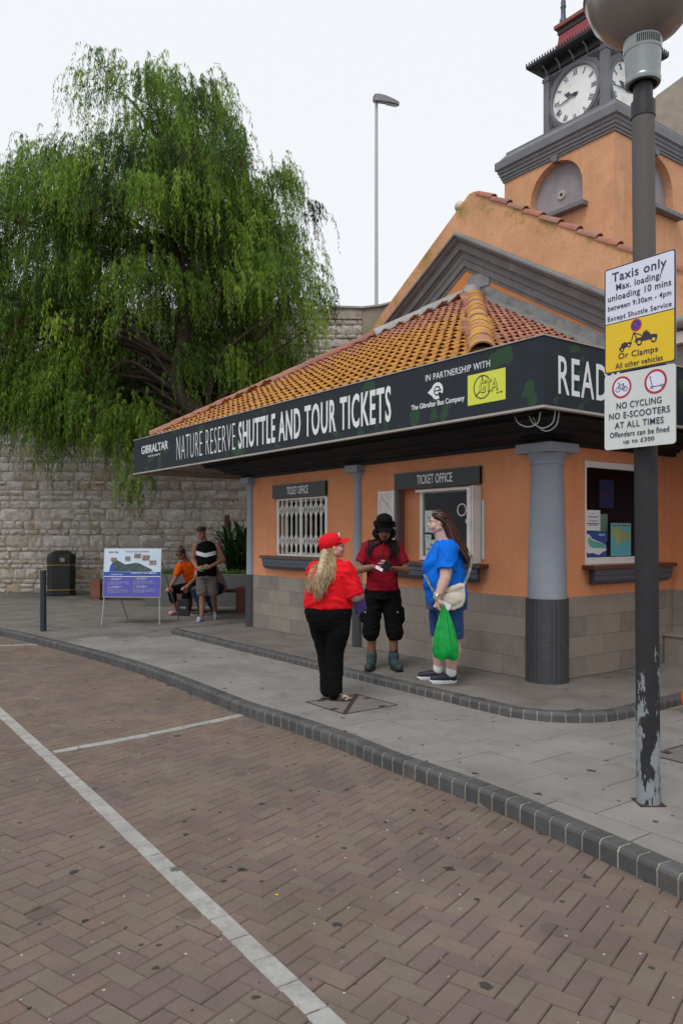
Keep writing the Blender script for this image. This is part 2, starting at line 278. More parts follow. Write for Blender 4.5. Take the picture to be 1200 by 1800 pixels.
# ------------------------------------------------------------------ object helpers
def put(name, me, m=None, parent=None, M=None):
    o = bpy.data.objects.new(name, me); COL.objects.link(o)
    if m is not None and len(me.materials) == 0: me.materials.append(m)
    if parent is not None: o.parent = parent
    if M is not None: o.matrix_basis = M
    return o
def tag(o, label=None, cat=None, group=None, kind=None):
    if label: o['label'] = label
    if cat: o['category'] = cat
    if group: o['group'] = group
    if kind: o['kind'] = kind
    return o
def empty(name, loc=(0,0,0), rz=0):
    o = bpy.data.objects.new(name, None); COL.objects.link(o); o.location = loc; o.rotation_euler = (0,0,rz); o.empty_display_size = .1; return o
class MB:
    def __init__(s): s.v = []; s.f = []; s.sm = False
    def add(s, vs, fs):
        o = len(s.v); s.v += [tuple(v) for v in vs]; s.f += [tuple(i + o for i in f) for f in fs]; return s
    def box(s, x0, x1, y0, y1, z0, z1):
        x0,x1 = min(x0,x1),max(x0,x1); y0,y1 = min(y0,y1),max(y0,y1); z0,z1 = min(z0,z1),max(z0,z1)
        return s.add([(x0,y0,z0),(x1,y0,z0),(x1,y1,z0),(x0,y1,z0),(x0,y0,z1),(x1,y0,z1),(x1,y1,z1),(x0,y1,z1)],
              [(0,3,2,1),(4,5,6,7),(0,1,5,4),(1,2,6,5),(2,3,7,6),(3,0,4,7)])
    def obox(s, c, ax, ay, az, hx, hy, hz):      # oriented box
        c = Vector(c); X = Vector(ax).normalized()*hx; Y = Vector(ay).normalized()*hy; Z = Vector(az).normalized()*hz
        vs = [c-X-Y-Z,c+X-Y-Z,c+X+Y-Z,c-X+Y-Z,c-X-Y+Z,c+X-Y+Z,c+X+Y+Z,c-X+Y+Z]
        return s.add(vs, [(0,3,2,1),(4,5,6,7),(0,1,5,4),(1,2,6,5),(2,3,7,6),(3,0,4,7)])
    def prism(s, poly, z0, z1):                  # poly counter-clockwise in XY
        n = len(poly); vs = [(p[0],p[1],z0) for p in poly] + [(p[0],p[1],z1) for p in poly]
        fs = [tuple(range(n-1,-1,-1)), tuple(range(n,2*n))] + [(i,(i+1)%n,(i+1)%n+n,i+n) for i in range(n)]
        return s.add(vs, fs)
    def lathe(s, prof, n=24, c=(0,0,0), cap=True):
        vs = []; fs = []
        for r,z in prof:
            for k in range(n): a = 2*math.pi*k/n; vs.append((c[0]+r*math.cos(a), c[1]+r*math.sin(a), c[2]+z))
        for i in range(len(prof)-1):
            for k in range(n): k2 = (k+1)%n; fs.append((i*n+k, i*n+k2, (i+1)*n+k2, (i+1)*n+k))
        if cap: fs.append(tuple(range(n-1,-1,-1))); fs.append(tuple((len(prof)-1)*n+k for k in range(n)))
        return s.add(vs, fs)
    def tube(s, pts, rad, n=8, cap=True, flat=1):
        pts = [Vector(p) for p in pts]; m = len(pts)
        if not hasattr(rad, '__len__'): rad = [rad]*m
        up = Vector((0,0,1)) if abs((pts[-1]-pts[0]).normalized().z) < .9 else Vector((1,0,0))
        vs = []; fs = []
        for i,p in enumerate(pts):
            t = (pts[min(i+1,m-1)]-pts[max(i-1,0)]).normalized(); a = t.cross(up)
            if a.length < 1e-4: a = t.cross(Vector((0,1,0)))
            a.normalize(); b = a.cross(t).normalized(); up = b
            for k in range(n):
                q = 2*math.pi*k/n; vs.append(p + a*(math.cos(q)*rad[i]) + b*(math.sin(q)*rad[i]*flat))
        for i in range(m-1):
            for k in range(n): k2 = (k+1)%n; fs.append((i*n+k,(i+1)*n+k,(i+1)*n+k2,i*n+k2))
        if cap: fs.append(tuple(range(n))); fs.append(tuple((m-1)*n+n-1-k for k in range(n)))
        return s.add(vs, fs)
    def sphere(s, c, r, n=12, m=8, sc=(1,1,1)):
        vs = []; fs = []
        for i in range(m+1):
            t = math.pi*i/m
            for k in range(n):
                a = 2*math.pi*k/n; vs.append((c[0]+r*sc[0]*math.sin(t)*math.cos(a), c[1]+r*sc[1]*math.sin(t)*math.sin(a), c[2]+r*sc[2]*math.cos(t)))
        for i in range(m):
            for k in range(n): k2=(k+1)%n; fs.append((i*n+k,(i+1)*n+k,(i+1)*n+k2,i*n+k2))
        return s.add(vs, fs)
    def sweep(s, rings, closed_ring=False, cap=False):      # rings: list of equal length point lists
        k = len(rings[0]); vs = [p for r in rings for p in r]; fs = []
        for i in range(len(rings)-1):
            for j in range(k if closed_ring else k-1):
                j2 = (j+1)%k; fs.append((i*k+j, i*k+j2, (i+1)*k+j2, (i+1)*k+j))
        if cap: fs.append(tuple(range(k-1,-1,-1))); fs.append(tuple((len(rings)-1)*k+j for j in range(k)))
        return s.add(vs, fs)
    def mesh(s, name='m', smooth=False, merge=True):
        me = bpy.data.meshes.new(name); me.from_pydata(s.v, [], s.f)
        bm = bmesh.new(); bm.from_mesh(me)
        if merge: bmesh.ops.remove_doubles(bm, verts=bm.verts, dist=1e-5)
        bmesh.ops.recalc_face_normals(bm, faces=bm.faces); bm.to_mesh(me); bm.free()
        if smooth:
            me.polygons.foreach_set('use_smooth', [True]*len(me.polygons))
            try: me.set_sharp_from_angle(angle=math.radians(40))
            except Exception: pass
        return me
    def build(s, name, m, parent=None, smooth=False, M=None, bevel=0, **kw):
        me = s.mesh(name, smooth, merge=kw.get('merge', True)); o = put(name, me, m, parent, M)
        if bevel:
            b = o.modifiers.new('b', 'BEVEL'); b.width = bevel; b.segments = 2; b.limit_method = 'ANGLE'; b.angle_limit = math.radians(35)
        return o
def text(body, m, parent, c, xd, yd, wd, ht, fat=0, name='lettering', depth=.0012, space=1.0, shear=0, font_bold=False):
    cu = bpy.data.curves.new('t', 'FONT'); cu.body = body; cu.align_x = 'CENTER'; cu.offset = fat; cu.space_character = space; cu.shear = shear; cu.resolution_u = 3; cu.extrude = .01
    to = bpy.data.objects.new('t', cu); COL.objects.link(to)
    me = bpy.data.meshes.new_from_object(to.evaluated_get(bpy.context.evaluated_depsgraph_get()))
    bpy.data.objects.remove(to)
    n = len(me.vertices); co = np.empty(n*3); me.vertices.foreach_get('co', co); co = co.reshape(-1,3)
    lo = co.min(0); hi = co.max(0); co = (co-(lo+hi)/2)/(hi-lo+1e-9)
    X = np.array(Vector(xd).normalized()); Y = np.array(Vector(yd).normalized()); Z = np.cross(X,Y)
    co = np.array(c)[None] + co[:,0:1]*X*wd + co[:,1:2]*Y*ht + co[:,2:3]*Z*depth*2
    me.vertices.foreach_set('co', co.ravel()); me.update(); me.materials.clear()
    o = put(name, me, m, parent); return o
def holed(outer, holes, fn, thick, revm=True):
    """plate with real openings: outer/holes are 2D loops, fn(a,b,d) maps to 3D, d runs into the wall"""
    mb = MB(); loops = [outer]+holes
    tri = geometry.tessellate_polygon([[Vector((p[0],p[1],0)) for p in l] for l in loops])
    flat = [p for l in loops for p in l]; n = len(flat)
    vs = [fn(p[0],p[1],0) for p in flat]+[fn(p[0],p[1],thick) for p in flat]
    fs = [tuple(t) for t in tri]+[tuple(i+n for i in reversed(t)) for t in tri]
    o = 0
    for l in loops:
        k = len(l); fs += [(o+i, o+(i+1)%k, o+(i+1)%k+n, o+i+n) for i in range(k)]; o += k
    return mb.add(vs, fs)
def rect(a0,a1,b0,b1): return [(a0,b0),(a1,b0),(a1,b1),(a0,b1)]
def clip(poly, convex):
    """Sutherland-Hodgman; convex is counter-clockwise"""
    out = poly
    for i in range(len(convex)):
        a = convex[i]; b = convex[(i+1)%len(convex)]; inp = out; out = []
        if not inp: return []
        sd = lambda p: (b[0]-a[0])*(p[1]-a[1])-(b[1]-a[1])*(p[0]-a[0])
        for j in range(len(inp)):
            p, q = inp[j-1], inp[j]; sp, sq = sd(p), sd(q)
            if (sp >= 0) != (sq >= 0):
                t = sp/(sp-sq); out.append((p[0]+t*(q[0]-p[0]), p[1]+t*(q[1]-p[1])))
            if sq >= 0: out.append(q)
    return out
def area(p): return abs(sum(p[i-1][0]*p[i][1]-p[i][0]*p[i-1][1] for i in range(len(p))))/2
def catmull(P, n=12):
    P = [Vector(p) for p in P]; P = [P[0]*2-P[1]]+P+[P[-1]*2-P[-2]]; out = []
    for i in range(1, len(P)-2):
        for k in range(n):
            t = k/n; a,b,c,d = P[i-1],P[i],P[i+1],P[i+2]
            out.append(.5*((2*b)+(c-a)*t+(2*a-5*b+4*c-d)*t*t+(3*b-a-3*c+d)*t*t*t))
    out.append(P[-2]); return out
def resample(pts, step):
    out = [pts[0].copy()]; acc = 0
    for i in range(1, len(pts)):
        a, b = pts[i-1], pts[i]; L = (b-a).length; d = step-acc
        while d <= L: out.append(a.lerp(b, d/L)); d += step
        acc = (acc+L) % step if d > 0 else 0
        acc = L-(d-step)
    return out

RZ = math.radians(36.44)
CR, SR = math.cos(RZ), math.sin(RZ)
BW = Vector((2.08, 7.8, 0))
def BL(v, u): return (BW.x+CR*v-SR*u, BW.y+SR*v+CR*u)      # building axes -> world
def toB(x, y): x -= BW.x; y -= BW.y; return (CR*x+SR*y, -SR*x+CR*y)
MBW = Matrix.Translation(BW) @ Matrix.Rotation(RZ, 4, 'Z')

# ------------------------------------------------------------------ ground, road
tag(MB().box(-120,120,-20,200,-.6,-.2).build('ground', M_earth), kind='structure')
KP = [(2.55,1.6),(2.1,2.5),(1.87,2.95),(1.57,3.56),(1.28,4.09),(.877,4.77),(.306,5.55),(0,6.03),(-.49,6.68),(-.96,7.25),(-1.90,8.62),(-2.92,9.93),(-4.16,11.31),(-5.66,12.84),(-7.6,14.35),(-10.2,15.9),(-14,17.3),(-19,18.3)]
KC = catmull([(x,y,0) for x,y in KP], 14)
road = empty('road'); tag(road, kind='structure')
MB().box(-19,4,.5,20,-.2,-.119).build('joint_bed', M_joint, road)
def kerb_side(x, y):          # signed distance, positive on the pavement side
    best = None
    for i in range(len(KC)-1):
        a = KC[i]; d = KC[i+1]-a; t = max(0, min(1, ((x-a.x)*d.x+(y-a.y)*d.y)/(d.x*d.x+d.y*d.y)))
        qx, qy = a.x+d.x*t, a.y+d.y*t; ds = (x-qx)**2+(y-qy)**2
        if best is None or ds < best[0]: best = (ds, -(d.x*(y-a.y)-d.y*(x-a.x)), a, d)
    return math.sqrt(best[0])*(1 if best[1] > 0 else -1), best[2], best[3]
def paver_mesh(L, W, dz=0):
    hx, hy, c = L/2, W/2, .005; mb = MB(); vs = []
    for (ix, z) in ((0,-.05),(0,-.006),(c,0)):
        j = .0
        vs += [(-hx+ix,-hy+ix,z+dz),(hx-ix,-hy+ix,z+dz),(hx-ix,hy-ix,z+dz),(-hx+ix,hy-ix,z+dz)]
    fs = [(8,9,10,11)]
    for l in (0,4): fs += [(l+i, l+(i+1)%4, l+(i+1)%4+4, l+i+4) for i in range(4)]
    return mb.add(vs, fs)
PL, PW, PA = .183, .089, math.radians(54)
pm = paver_mesh(PL, PW).mesh('paver'); pm.materials.append(M_paver)
pavers = []
ca, sa = math.cos(PA), math.sin(PA)
for i in range(-140, 205):
    for j in range(-140, 205):
        # herringbone: unit cell .1 m; brick lying along a where (i-j)%4==0, along b where (i-j)%4==2... built from cells
        k = (i-j) % 4
        if k == 0: cx_, cy_, r = (i+1)*.0927, (j+.5)*.0927, 0
        elif k == 3: cx_, cy_, r = (i+.5)*.0927, (j+1)*.0927, 1
        else: continue
        x = cx_*ca-cy_*sa; y = cx_*sa+cy_*ca
        if not (.9 < y < 17.5) or x > 2.4 or x < -.47*y-.8: continue
        if x > .47*y+.4: continue
        s = kerb_side(x, y)[0]
        if s > .06: continue
        pavers.append((x*x+y*y, x, y, r))
pavers.sort()
stuff = MB(); cnt = 0
for d2, x, y, r in pavers:
    rot = PA+(math.pi/2 if r else 0)+random.gauss(0,.006)
    Mx = Matrix.Translation((x, y, -.11+random.gauss(0,.0013))) @ Matrix.Rotation(rot,4,'Z') @ Matrix.Rotation(random.gauss(0,.006),4,'X') @ Matrix.Rotation(random.gauss(0,.004),4,'Y')
    if cnt < 300 and abs(x)/y < .46 and y > 2.5:
        put('paver', pm, None, road, Mx); cnt += 1
    else:
        t = paver_mesh(PL, PW); stuff.add([Mx @ Vector(v) for v in t.v], t.f)
tag(stuff.build('paver', M_paver, road, merge=False), kind='stuff')
# white block lines
def line_blocks(P, wdt, ln):
    C = resample(catmull([(x,y,0) for x,y in P], 16), ln)
    for i in range(len(C)-1):
        a, b = C[i], C[i+1]; d = (b-a); c = (a+b)/2; mb = paver_mesh(d.length-.006, wdt)
        Mx = Matrix.Translation((c.x,c.y,-.1055+random.gauss(0,.0006))) @ Matrix.Rotation(math.atan2(d.y,d.x),4,'Z')
        mb.build('line_block', M_linew, road, M=Mx)
line_blocks([(-.00200038*y*y-.66345936*y+1.73875712, y) for y in (1.9,2.7,3.5,4.5,5.5,6.5,7.5,8.8)], .095, .2)
line_blocks([(-2.22,5.98),(-1.60,6.52),(-1.0,7.13),(-.83,7.30)], .085, .2)
line_blocks([(-6.4,11.0),(-5.6,11.55),(-4.55,11.9)], .085, .2)

# ------------------------------------------------------------------ kerbs
def kerb_brick(L, h, dep, bot=.06):
    """x along the kerb, +y towards the pavement, top at z=0"""
    pr = [(0,-h-bot),(0,-.028),(.006,-.012),(.016,-.003),(.03,0),(dep,0),(dep,-h-bot)]
    rings = [[(x,y,z) for y,z in pr] for x in (-L/2, L/2)]
    return MB().sweep(rings, closed_ring=True, cap=True)
def lay_kerb(parent, C, h, dep, pitch, ztop, stat=300):
    me = kerb_brick(pitch-.013, h, dep).mesh('kerb_brick'); me.materials.append(M_kerb)
    P = resample(C, pitch); mort = []
    for i in range(len(P)-1):
        a, b = P[i], P[i+1]; c = (a+b)/2; d = b-a
        put('kerb_brick', me, None, parent, Matrix.Translation((c.x,c.y,ztop+random.gauss(0,.0012))) @ Matrix.Rotation(math.atan2(d.y,d.x)+random.gauss(0,.008),4,'Z') @ Matrix.Rotation(random.gauss(0,.008),4,'X'))
    pr = [(.002,-h-.05),(.002,-.029),(.010,-.014),(.019,-.006),(.032,-.0042),(dep-.003,-.0042),(dep-.003,-h-.05)]; rings = []
    for i, p in enumerate(P):
        d = (P[min(i+1,len(P)-1)]-P[max(i-1,0)]).normalized(); n = Vector((-d.y,d.x,0)); rings.append([(p.x+n.x*y,p.y+n.y*y,ztop+z) for y,z in pr])
    MB().sweep(rings).build('kerb_mortar', M_mortar, parent)
kerb = empty('kerb'); tag(kerb, kind='structure')
# pavement lies to the right of the travel direction when going left->right reversed: build the path so +y (left of travel) is pavement
lay_kerb(kerb, list(reversed([p for p in KC if p.x > -13])), .11, .105, .118, 0)

# ------------------------------------------------------------------ pavement slabs
def slab_prism(poly, zt, th=.03):
    c = Vector((sum(p[0] for p in poly)/len(poly), sum(p[1] for p in poly)/len(poly), 0))
    loc = [((p[0]-c.x), (p[1]-c.y)) for p in poly]; r = .004; n = len(loc)
    ins = [(x*(1-r/max(.05,math.hypot(x,y))), y*(1-r/max(.05,math.hypot(x,y)))) for x,y in loc]
    vs = [(x,y,-th) for x,y in loc]+[(x,y,-.0035) for x,y in loc]+[(x,y,0) for x,y in ins]
    fs = [tuple(range(2*n,3*n))]+[(l+i,l+(i+1)%n,l+(i+1)%n+n,l+i+n) for l in (0,n) for i in range(n)]
    return MB().add(vs, fs), Matrix.Translation((c.x,c.y,zt))
pav = empty('pavement'); tag(pav, kind='structure')
MB().box(-26,14,-3,40,-.2,-.122).build('pavement_bed', M_joint, pav)
fullp = []
# sheet under the slabs, cut along the kerb
sheet = [(p.x+.05, p.y+.05) for p in KC]
mb = MB(); n = len(sheet)
vs = []; fs = []
for i,(x,y) in enumerate(sheet): vs += [(x,y,-.012),(x+26,y+26,-.012)]
fs = [(2*i,2*i+1,2*i+3,2*i+2) for i in range(n-1)]
mb.add(vs, fs).build('slab_bed', M_joint, pav)
slabs = []
SV, SU, G = .46, .61, .009
for iv in range(-16, 45):
    off = (.5 if iv % 2 else 0)*SU + (iv*37 % 5)*.02
    for iu in range(-12, 60):
        v0, u0 = iv*SV+.19, iu*SU+off
        poly = [BL(v0+G/2,u0+G/2), BL(v0+SV-G/2,u0+G/2), BL(v0+SV-G/2,u0+SU-G/2), BL(v0+G/2,u0+SU-G/2)]
        c = BL(v0+SV/2,u0+SU/2)
        if c[1] < 1 or abs(c[0])/max(.1,c[1]) > .56 or c[1] > 21.6: continue
        vv, uu = v0+SV/2, u0+SU/2
        if -.8 < vv and -.8 < uu < 6.2: continue
        s, a, d = kerb_side(*c)
        if s < -.3: continue
        if s < .7:
            d = d.normalized(); nrm = Vector((d.y,-d.x,0))     # towards the pavement
            if (Vector((c[0],c[1],0))-a).dot(nrm)*s < 0: nrm = -nrm
            e = a+nrm*.112; D = Vector((-nrm.y, nrm.x, 0)); D = -D   # left of D = nrm side
            L = 5; q = [e-D*L, e+D*L, e+D*L+nrm*L, e-D*L+nrm*L]
            q = [(p.x,p.y) for p in q]
            if sum(q[i-1][0]*q[i][1]-q[i][0]*q[i-1][1] for i in range(4)) < 0: q.reverse()
            poly = clip(poly, q)
            if len(poly) < 3 or area(poly) < .004: continue
        slabs.append((c[0]**2+c[1]**2, poly))
slabs.sort(key=lambda t: t[0]); st = MB()
for i,(d2,poly) in enumerate(slabs):
    b, Mx = slab_prism(poly, random.gauss(0,.0007)); Mx = Mx @ Matrix.Rotation(random.gauss(0,.0012),4,'X')
    if i < 299: b.build('paving_slab', M_slab if d2 < 150 else M_slabd, pav, M=Mx)
    else: st.add([Mx @ Vector(v) for v in b.v], b.f)
if st.v: tag(st.build('paving_slab', M_slabd, pav, merge=False), kind='stuff')

# raised pavement round the ticket office
isl = empty('raised_pavement'); tag(isl, kind='structure')
def arc(cv, cu, r, a0, a1, n=8): return [(cv+r*math.cos(math.radians(a0+(a1-a0)*k/n)), cu+r*math.sin(math.radians(a0+(a1-a0)*k/n))) for k in range(n+1)]
# in (v,u): left end -> long side -> rounded corner -> right side
ipath = [(1.2,6.58),(.2,6.58)]+arc(-1.0,6.38,.2,90,180,5)+[(-1.2,5.0),(-1.2,3.0),(-1.2,1.0),(-1.2,-.35)]+arc(-.42,-.4,.78,180,270,10)+[(.3,-1.17),(1.2,-1.14),(2.6,-1.1)]
IC = [Vector((*BL(v,u),0)) for v,u in ipath]
ICf = []
for i in range(len(IC)-1):
    for k in range(6): ICf.append(IC[i].lerp(IC[i+1], k/6))
ICf.append(IC[-1])
lay_kerb(isl, ICf, .08, .105, .118, .082)
inset = [(3.5,6.47),(.2,6.47)]+arc(-1.0,6.38,.09,90,180,4)+[(-1.09,5.0),(-1.09,-.35)]+arc(-.42,-.4,.67,180,270,8)+[(.3,-1.06),(3.5,-1.0)]
insw = [BL(v,u) for v,u in inset]
if sum(insw[i-1][0]*insw[i][1]-insw[i][0]*insw[i-1][1] for i in range(len(insw))) < 0: insw.reverse()
MB().prism(insw, -.05, .066).build('slab_bed', M_joint, isl)
for iv in range(-4, 8):
    off = (.5 if iv % 2 else 0)*.9
    for iu in range(-3, 9):
        v0, u0 = iv*.46-.26, iu*.9+off
        poly = [BL(v0+G/2,u0+G/2), BL(v0+.46-G/2,u0+G/2), BL(v0+.46-G/2,u0+.9-G/2), BL(v0+G/2,u0+.9-G/2)]
        if v0 > .1 and u0 > .1: continue
        poly = clip(poly, insw)
        if len(poly) < 3 or area(poly) < .01: continue
        b, Mx = slab_prism(poly, .08+random.gauss(0,.0007)); b.build('paving_slab', M_slabd, isl, M=Mx)
# inspection covers
def cover(cx, cy, rz, L, W, label):
    t = empty('manhole_cover', (cx,cy,.0), rz); tag(t, label, 'manhole cover')
    f = .014
    fr = MB(); fr.box(-L/2,L/2,-W/2,-W/2+f,-.02,.004).box(-L/2,L/2,W/2-f,W/2,-.02,.004).box(-L/2,-L/2+f,-W/2+f,W/2-f,-.02,.004).box(L/2-f,L/2,-W/2+f,W/2-f,-.02,.004).build('frame', M_iron, t)
    MB().prism([(-L/2+f,-W/2+f),(L/2-f,-W/2+f),(L/2-f,W/2-f)], -.02,.0025).build('infill', M_ins, t)
    MB().prism([(-L/2+f,-W/2+f),(L/2-f,W/2-f),(-L/2+f,W/2-f)], -.02,.0020).build('infill', M_ins, t)
    MB().obox((0,0,.004),(L,W,0),(-W,L,0),(0,0,1),math.hypot(L,W)/2-.03,.018,.003).build('centre_bar', M_iron, t)
    for x,y in ((-L*.25,W/2-.05),(L*.25,-W/2+.05),(-L/2+.05,-W*.15),(L/2-.05,W*.15)):
        MB().box(x-.035,x+.035,y-.025,y+.025,-.01,.0045).build('lifting_socket', M_iron, t)
cover(.09,7.19,RZ,.62,.62, 'rusty diamond-looking inspection cover by the feet of the woman in red')
cover(2.62,5.45,RZ,.62,.62, 'rusty inspection cover cut by the right edge, behind the chipped post')
# ================================================================== ticket office (axes: x = v away from the long front, y = u along it)
K = empty('ticket_office', BW, RZ)
tag(K, 'orange ticket office with grey corner columns, tiled hip roof and dark sign fascia', 'building')
def part(mb, name, m, parent=K, **kw): return mb.build(name, m, parent, **kw)
ZD, ZT = .925, 2.55
# long front wall (v=0) and short wall (u=0), with real window openings
front = lambda a, b, d: (d, a, b)
wall = part(holed(rect(0,6.1,ZD,ZT), [rect(3.84,5.20,1.25,2.13), rect(1.0,2.30,1.25,2.13)], front, .22), 'wall', M_orange)
part(MB().box(.0,.22,0,6.1,.0,ZD), 'wall', M_grout)
sidef = lambda a, b, d: (a, d, b)
part(holed(rect(.221,2.25,ZD,ZT), [rect(.60,1.98,1.25,2.36)], sidef, .22), 'wall', M_orange)
part(MB().box(.221,2.25,0,.22,0,ZD), 'wall', M_grout)
part(MB().box(2.25,2.45,-4.5,.0,ZD,3.3), 'wall', M_orange)
part(MB().box(2.25,2.45,-4.5,.0,0,ZD), 'wall', M_grout)
part(MB().box(.22,5.0,6.0,6.1,0,ZT), 'wall', M_orange)
part(MB().box(.3,.34,.3,5.9,2.45,2.49), 'wall', M_inner)
part(MB().box(2.2,2.24,.22,6.0,0,2.6), 'partition', M_navy)
part(MB().box(.22,2.2,.22,6.0,0,.08), 'floor', M_inner)
part(MB().box(.22,2.2,.22,6.0,2.5,2.54), 'ceiling', M_inner)
part(MB().box(.24,2.2,3.0,3.04,.08,2.5), 'partition', M_navy)
part(MB().box(.5,.95,1.1,2.2,.08,1.12), 'counter', M_inner); part(MB().box(1.1,1.16,1.5,1.9,1.1,1.5), 'screen', M_black)
part(MB().box(.6,.62,1.32,1.40,1.5,1.9), 'cabinet', M_redp)
# stone-look tiles on the dado, laid in staggered courses
rows = 4; hh = (ZD-.085)/rows
def dado(a0, a1, fn, seed):
    R = random.Random(seed)
    for r in range(rows):
        z0 = .085+r*hh; a = a0-(.3 if r % 2 else 0)
        while a < a1:
            L = .6; b0, b1 = max(a0,a), min(a1,a+L)
            if b1-b0 > .02:
                mb = MB(); d = .014+R.uniform(0,.0012)
                p, q = fn(b0+.0015,0), fn(b1-.0015,-d); mb.box(p[0],q[0],p[1],q[1],z0+.0015,z0+hh-.0015)
                part(mb, 'wall_tile', M_walltile, wall)
            a += L
dado(.0,6.1, lambda a,d: (d,a), 1)
dado(-.0,2.235, lambda a,d: (a,d), 2)
def fn3(a,d): return (2.25+d, a)
dado(-3.0,-.02, fn3, 3)
part(MB().box(2.05,2.235,-3,-.03,.08,.40), 'plinth', M_walltile)
part(MB().box(2.03,2.235,-3,-.02,.40,.425), 'plinth_cap', M_walltile)

# columns
def column(v, u, rb, rs0, rs1, cap, neck, ntile, tiled=True):
    c = empty('column', (v,u,0)); c.parent = K
    part(MB().lathe([(rb-.012,.05),(rb-.012,ZD)], 40), 'base', M_grout, c, smooth=True)
    for row,(z0,z1) in enumerate(((.085,.50),(.506,ZD))):
        if tiled:
            for k in range(ntile):
                a0 = 2*math.pi*k/ntile; w = 2*math.pi/ntile*.9; pts = []
                n=3; outer = [(rb*math.cos(a0+w*i/n),rb*math.sin(a0+w*i/n)) for i in range(n+1)]; inner = [((rb-.02)*math.cos(a0+w*i/n),(rb-.02)*math.sin(a0+w*i/n)) for i in range(n,-1,-1)]
                part(MB().prism(outer+inner, z0, z1), 'column_tile', M_coltile, c)
        else: 
            for k in range(ntile):
                a0 = 2*math.pi*k/ntile; w = 2*math.pi/ntile*.9
                outer = [(rb*math.cos(a0),rb*math.sin(a0)),(rb*math.cos(a0+w),rb*math.sin(a0+w))]; inner = [((rb-.02)*math.cos(a0+w),(rb-.02)*math.sin(a0+w)),((rb-.02)*math.cos(a0),(rb-.02)*math.sin(a0))]
                part(MB().prism(outer+inner, z0, z1), 'column_tile', M_coltile, c)
    zt = 2.395; prof = [(rs0,ZD-.01)]
    for i in range(9):
        t = i/8; prof.append((rs0+(rs1-rs0)*(t**1.4), ZD+.02+(zt-.12-ZD)*t))
    prof += [(rs1+.008,zt-.115),(rs1+.012,zt-.105),(rs1+.008,zt-.095),(rs1+(neck-rs1)*.35,zt-.06),(rs1+(neck-rs1)*.75,zt-.025),(neck,zt-.01),(neck,zt)]
    part(MB().lathe(prof, 48), 'shaft', M_colgrey, c, smooth=True)
    part(MB().box(-cap,cap,-cap,cap,zt,2.49), 'capital', M_colgrey, c, bevel=.006)
    return c
column(.07,.07,.215,.195,.158,.225,.205,28)
column(.0,3.12,.088,.075,.058,.135,.11,14,True)
column(.0,5.98,.088,.075,.058,.135,.11,14,True)

# stepped cornice that carries the eaves
prof = [(.0,2.485),(.06,2.485),(.06,2.52),(.10,2.53),(.13,2.56),(.28,2.57),(.28,2.60),(.33,2.62),(.38,2.66),(.52,2.665),(.52,2.70),(.56,2.72),(.56,2.76),(.0,2.76)]
rings = [[(5,6.1+w_,z) for w_,z in prof],[(-w_,6.1+w_,z) for w_,z in prof],[(-w_,-w_,z) for w_,z in prof],[(2.4,-w_,z) for w_,z in prof]]
part(MB().sweep(rings, closed_ring=True, cap=True), 'cornice', M_dark)
# soffit and fascia boards
FV, FU, FE = -.9, -.67, 8.72
FB, FT = 2.70, 3.305
part(MB().box(FV+.06,3.2,6.66,FE-.06,2.79,2.83), 'soffit', M_soffit)
for uu in (6.9,7.5,8.1): part(MB().box(FV+.06,3.2,uu,uu+.03,2.772,2.789), 'soffit_batten', M_soffit)
part(MB().box(FV+.06,3.2,FU+.06,6.659,2.765,2.8), 'soffit', M_dark)
fp = part(MB().box(FV,FV+.045,FU,FE,FB,FT), 'fascia_panel', M_fascia)
fr_ = part(MB().box(FV+.0455,2.24,FU,FU+.045,FB,FT), 'fascia_panel', M_fascia)
fl_ = part(MB().box(FV+.0455,4.2,FE-.045,FE,FB,FT), 'fascia_panel', M_soffit)
part(MB().box(FV-.012,FV+.05,FU-.012,FE+.012,FB-.022,FB-.0005), 'edge_trim', M_trim); part(MB().box(FV-.01,FV+.05,FU-.01,FE+.01,FT+.0005,FT+.012), 'edge_trim', M_trim)
part(MB().box(FV+.051,2.24,FU-.012,FU+.05,FB-.022,FB-.0005), 'edge_trim', M_trim); part(MB().box(FV+.051,2.24,FU-.01,FU+.05,FT+.0005,FT+.012), 'edge_trim', M_trim)
part(MB().box(FV+.051,4.2,FE-.05,FE+.012,FB-.022,FB-.0005), 'edge_trim', M_trim)
def ftext(body, u0, u1, z0, z1, fat=0, m=None, out=.002, shear=0, space=1.0): return text(body, m or M_letter, fp, (FV-out, (u0+u1)/2, (z0+z1)/2), (0,-1,0), (0,0,1), abs(u0-u1), z1-z0, fat, shear=shear, space=space)
# fascia lettering is placed on the v=-.9 board
k9 = lambda u: u*1.0
ftext('GIBRALTAR', 8.36, 7.20, 3.02, 3.165, .012, space=1.0)
ftext('NATURE RESERVE', 8.05, 7.52, 2.945, 2.975, .0, space=1.2)
ftext('NATURE RESERVE', 6.86, 4.86, 2.80, 3.19, -.022, space=1.12)
ftext('SHUTTLE AND TOUR TICKETS', 4.76, 1.38, 2.795, 3.19, .018, space=1.12)
ftext('IN PARTNERSHIP WITH', .83, -.05, 3.14, 3.205, .0, space=1.1)
ftext('The Gibraltar Bus Company', 1.05, .28, 2.855, 2.925, .015)
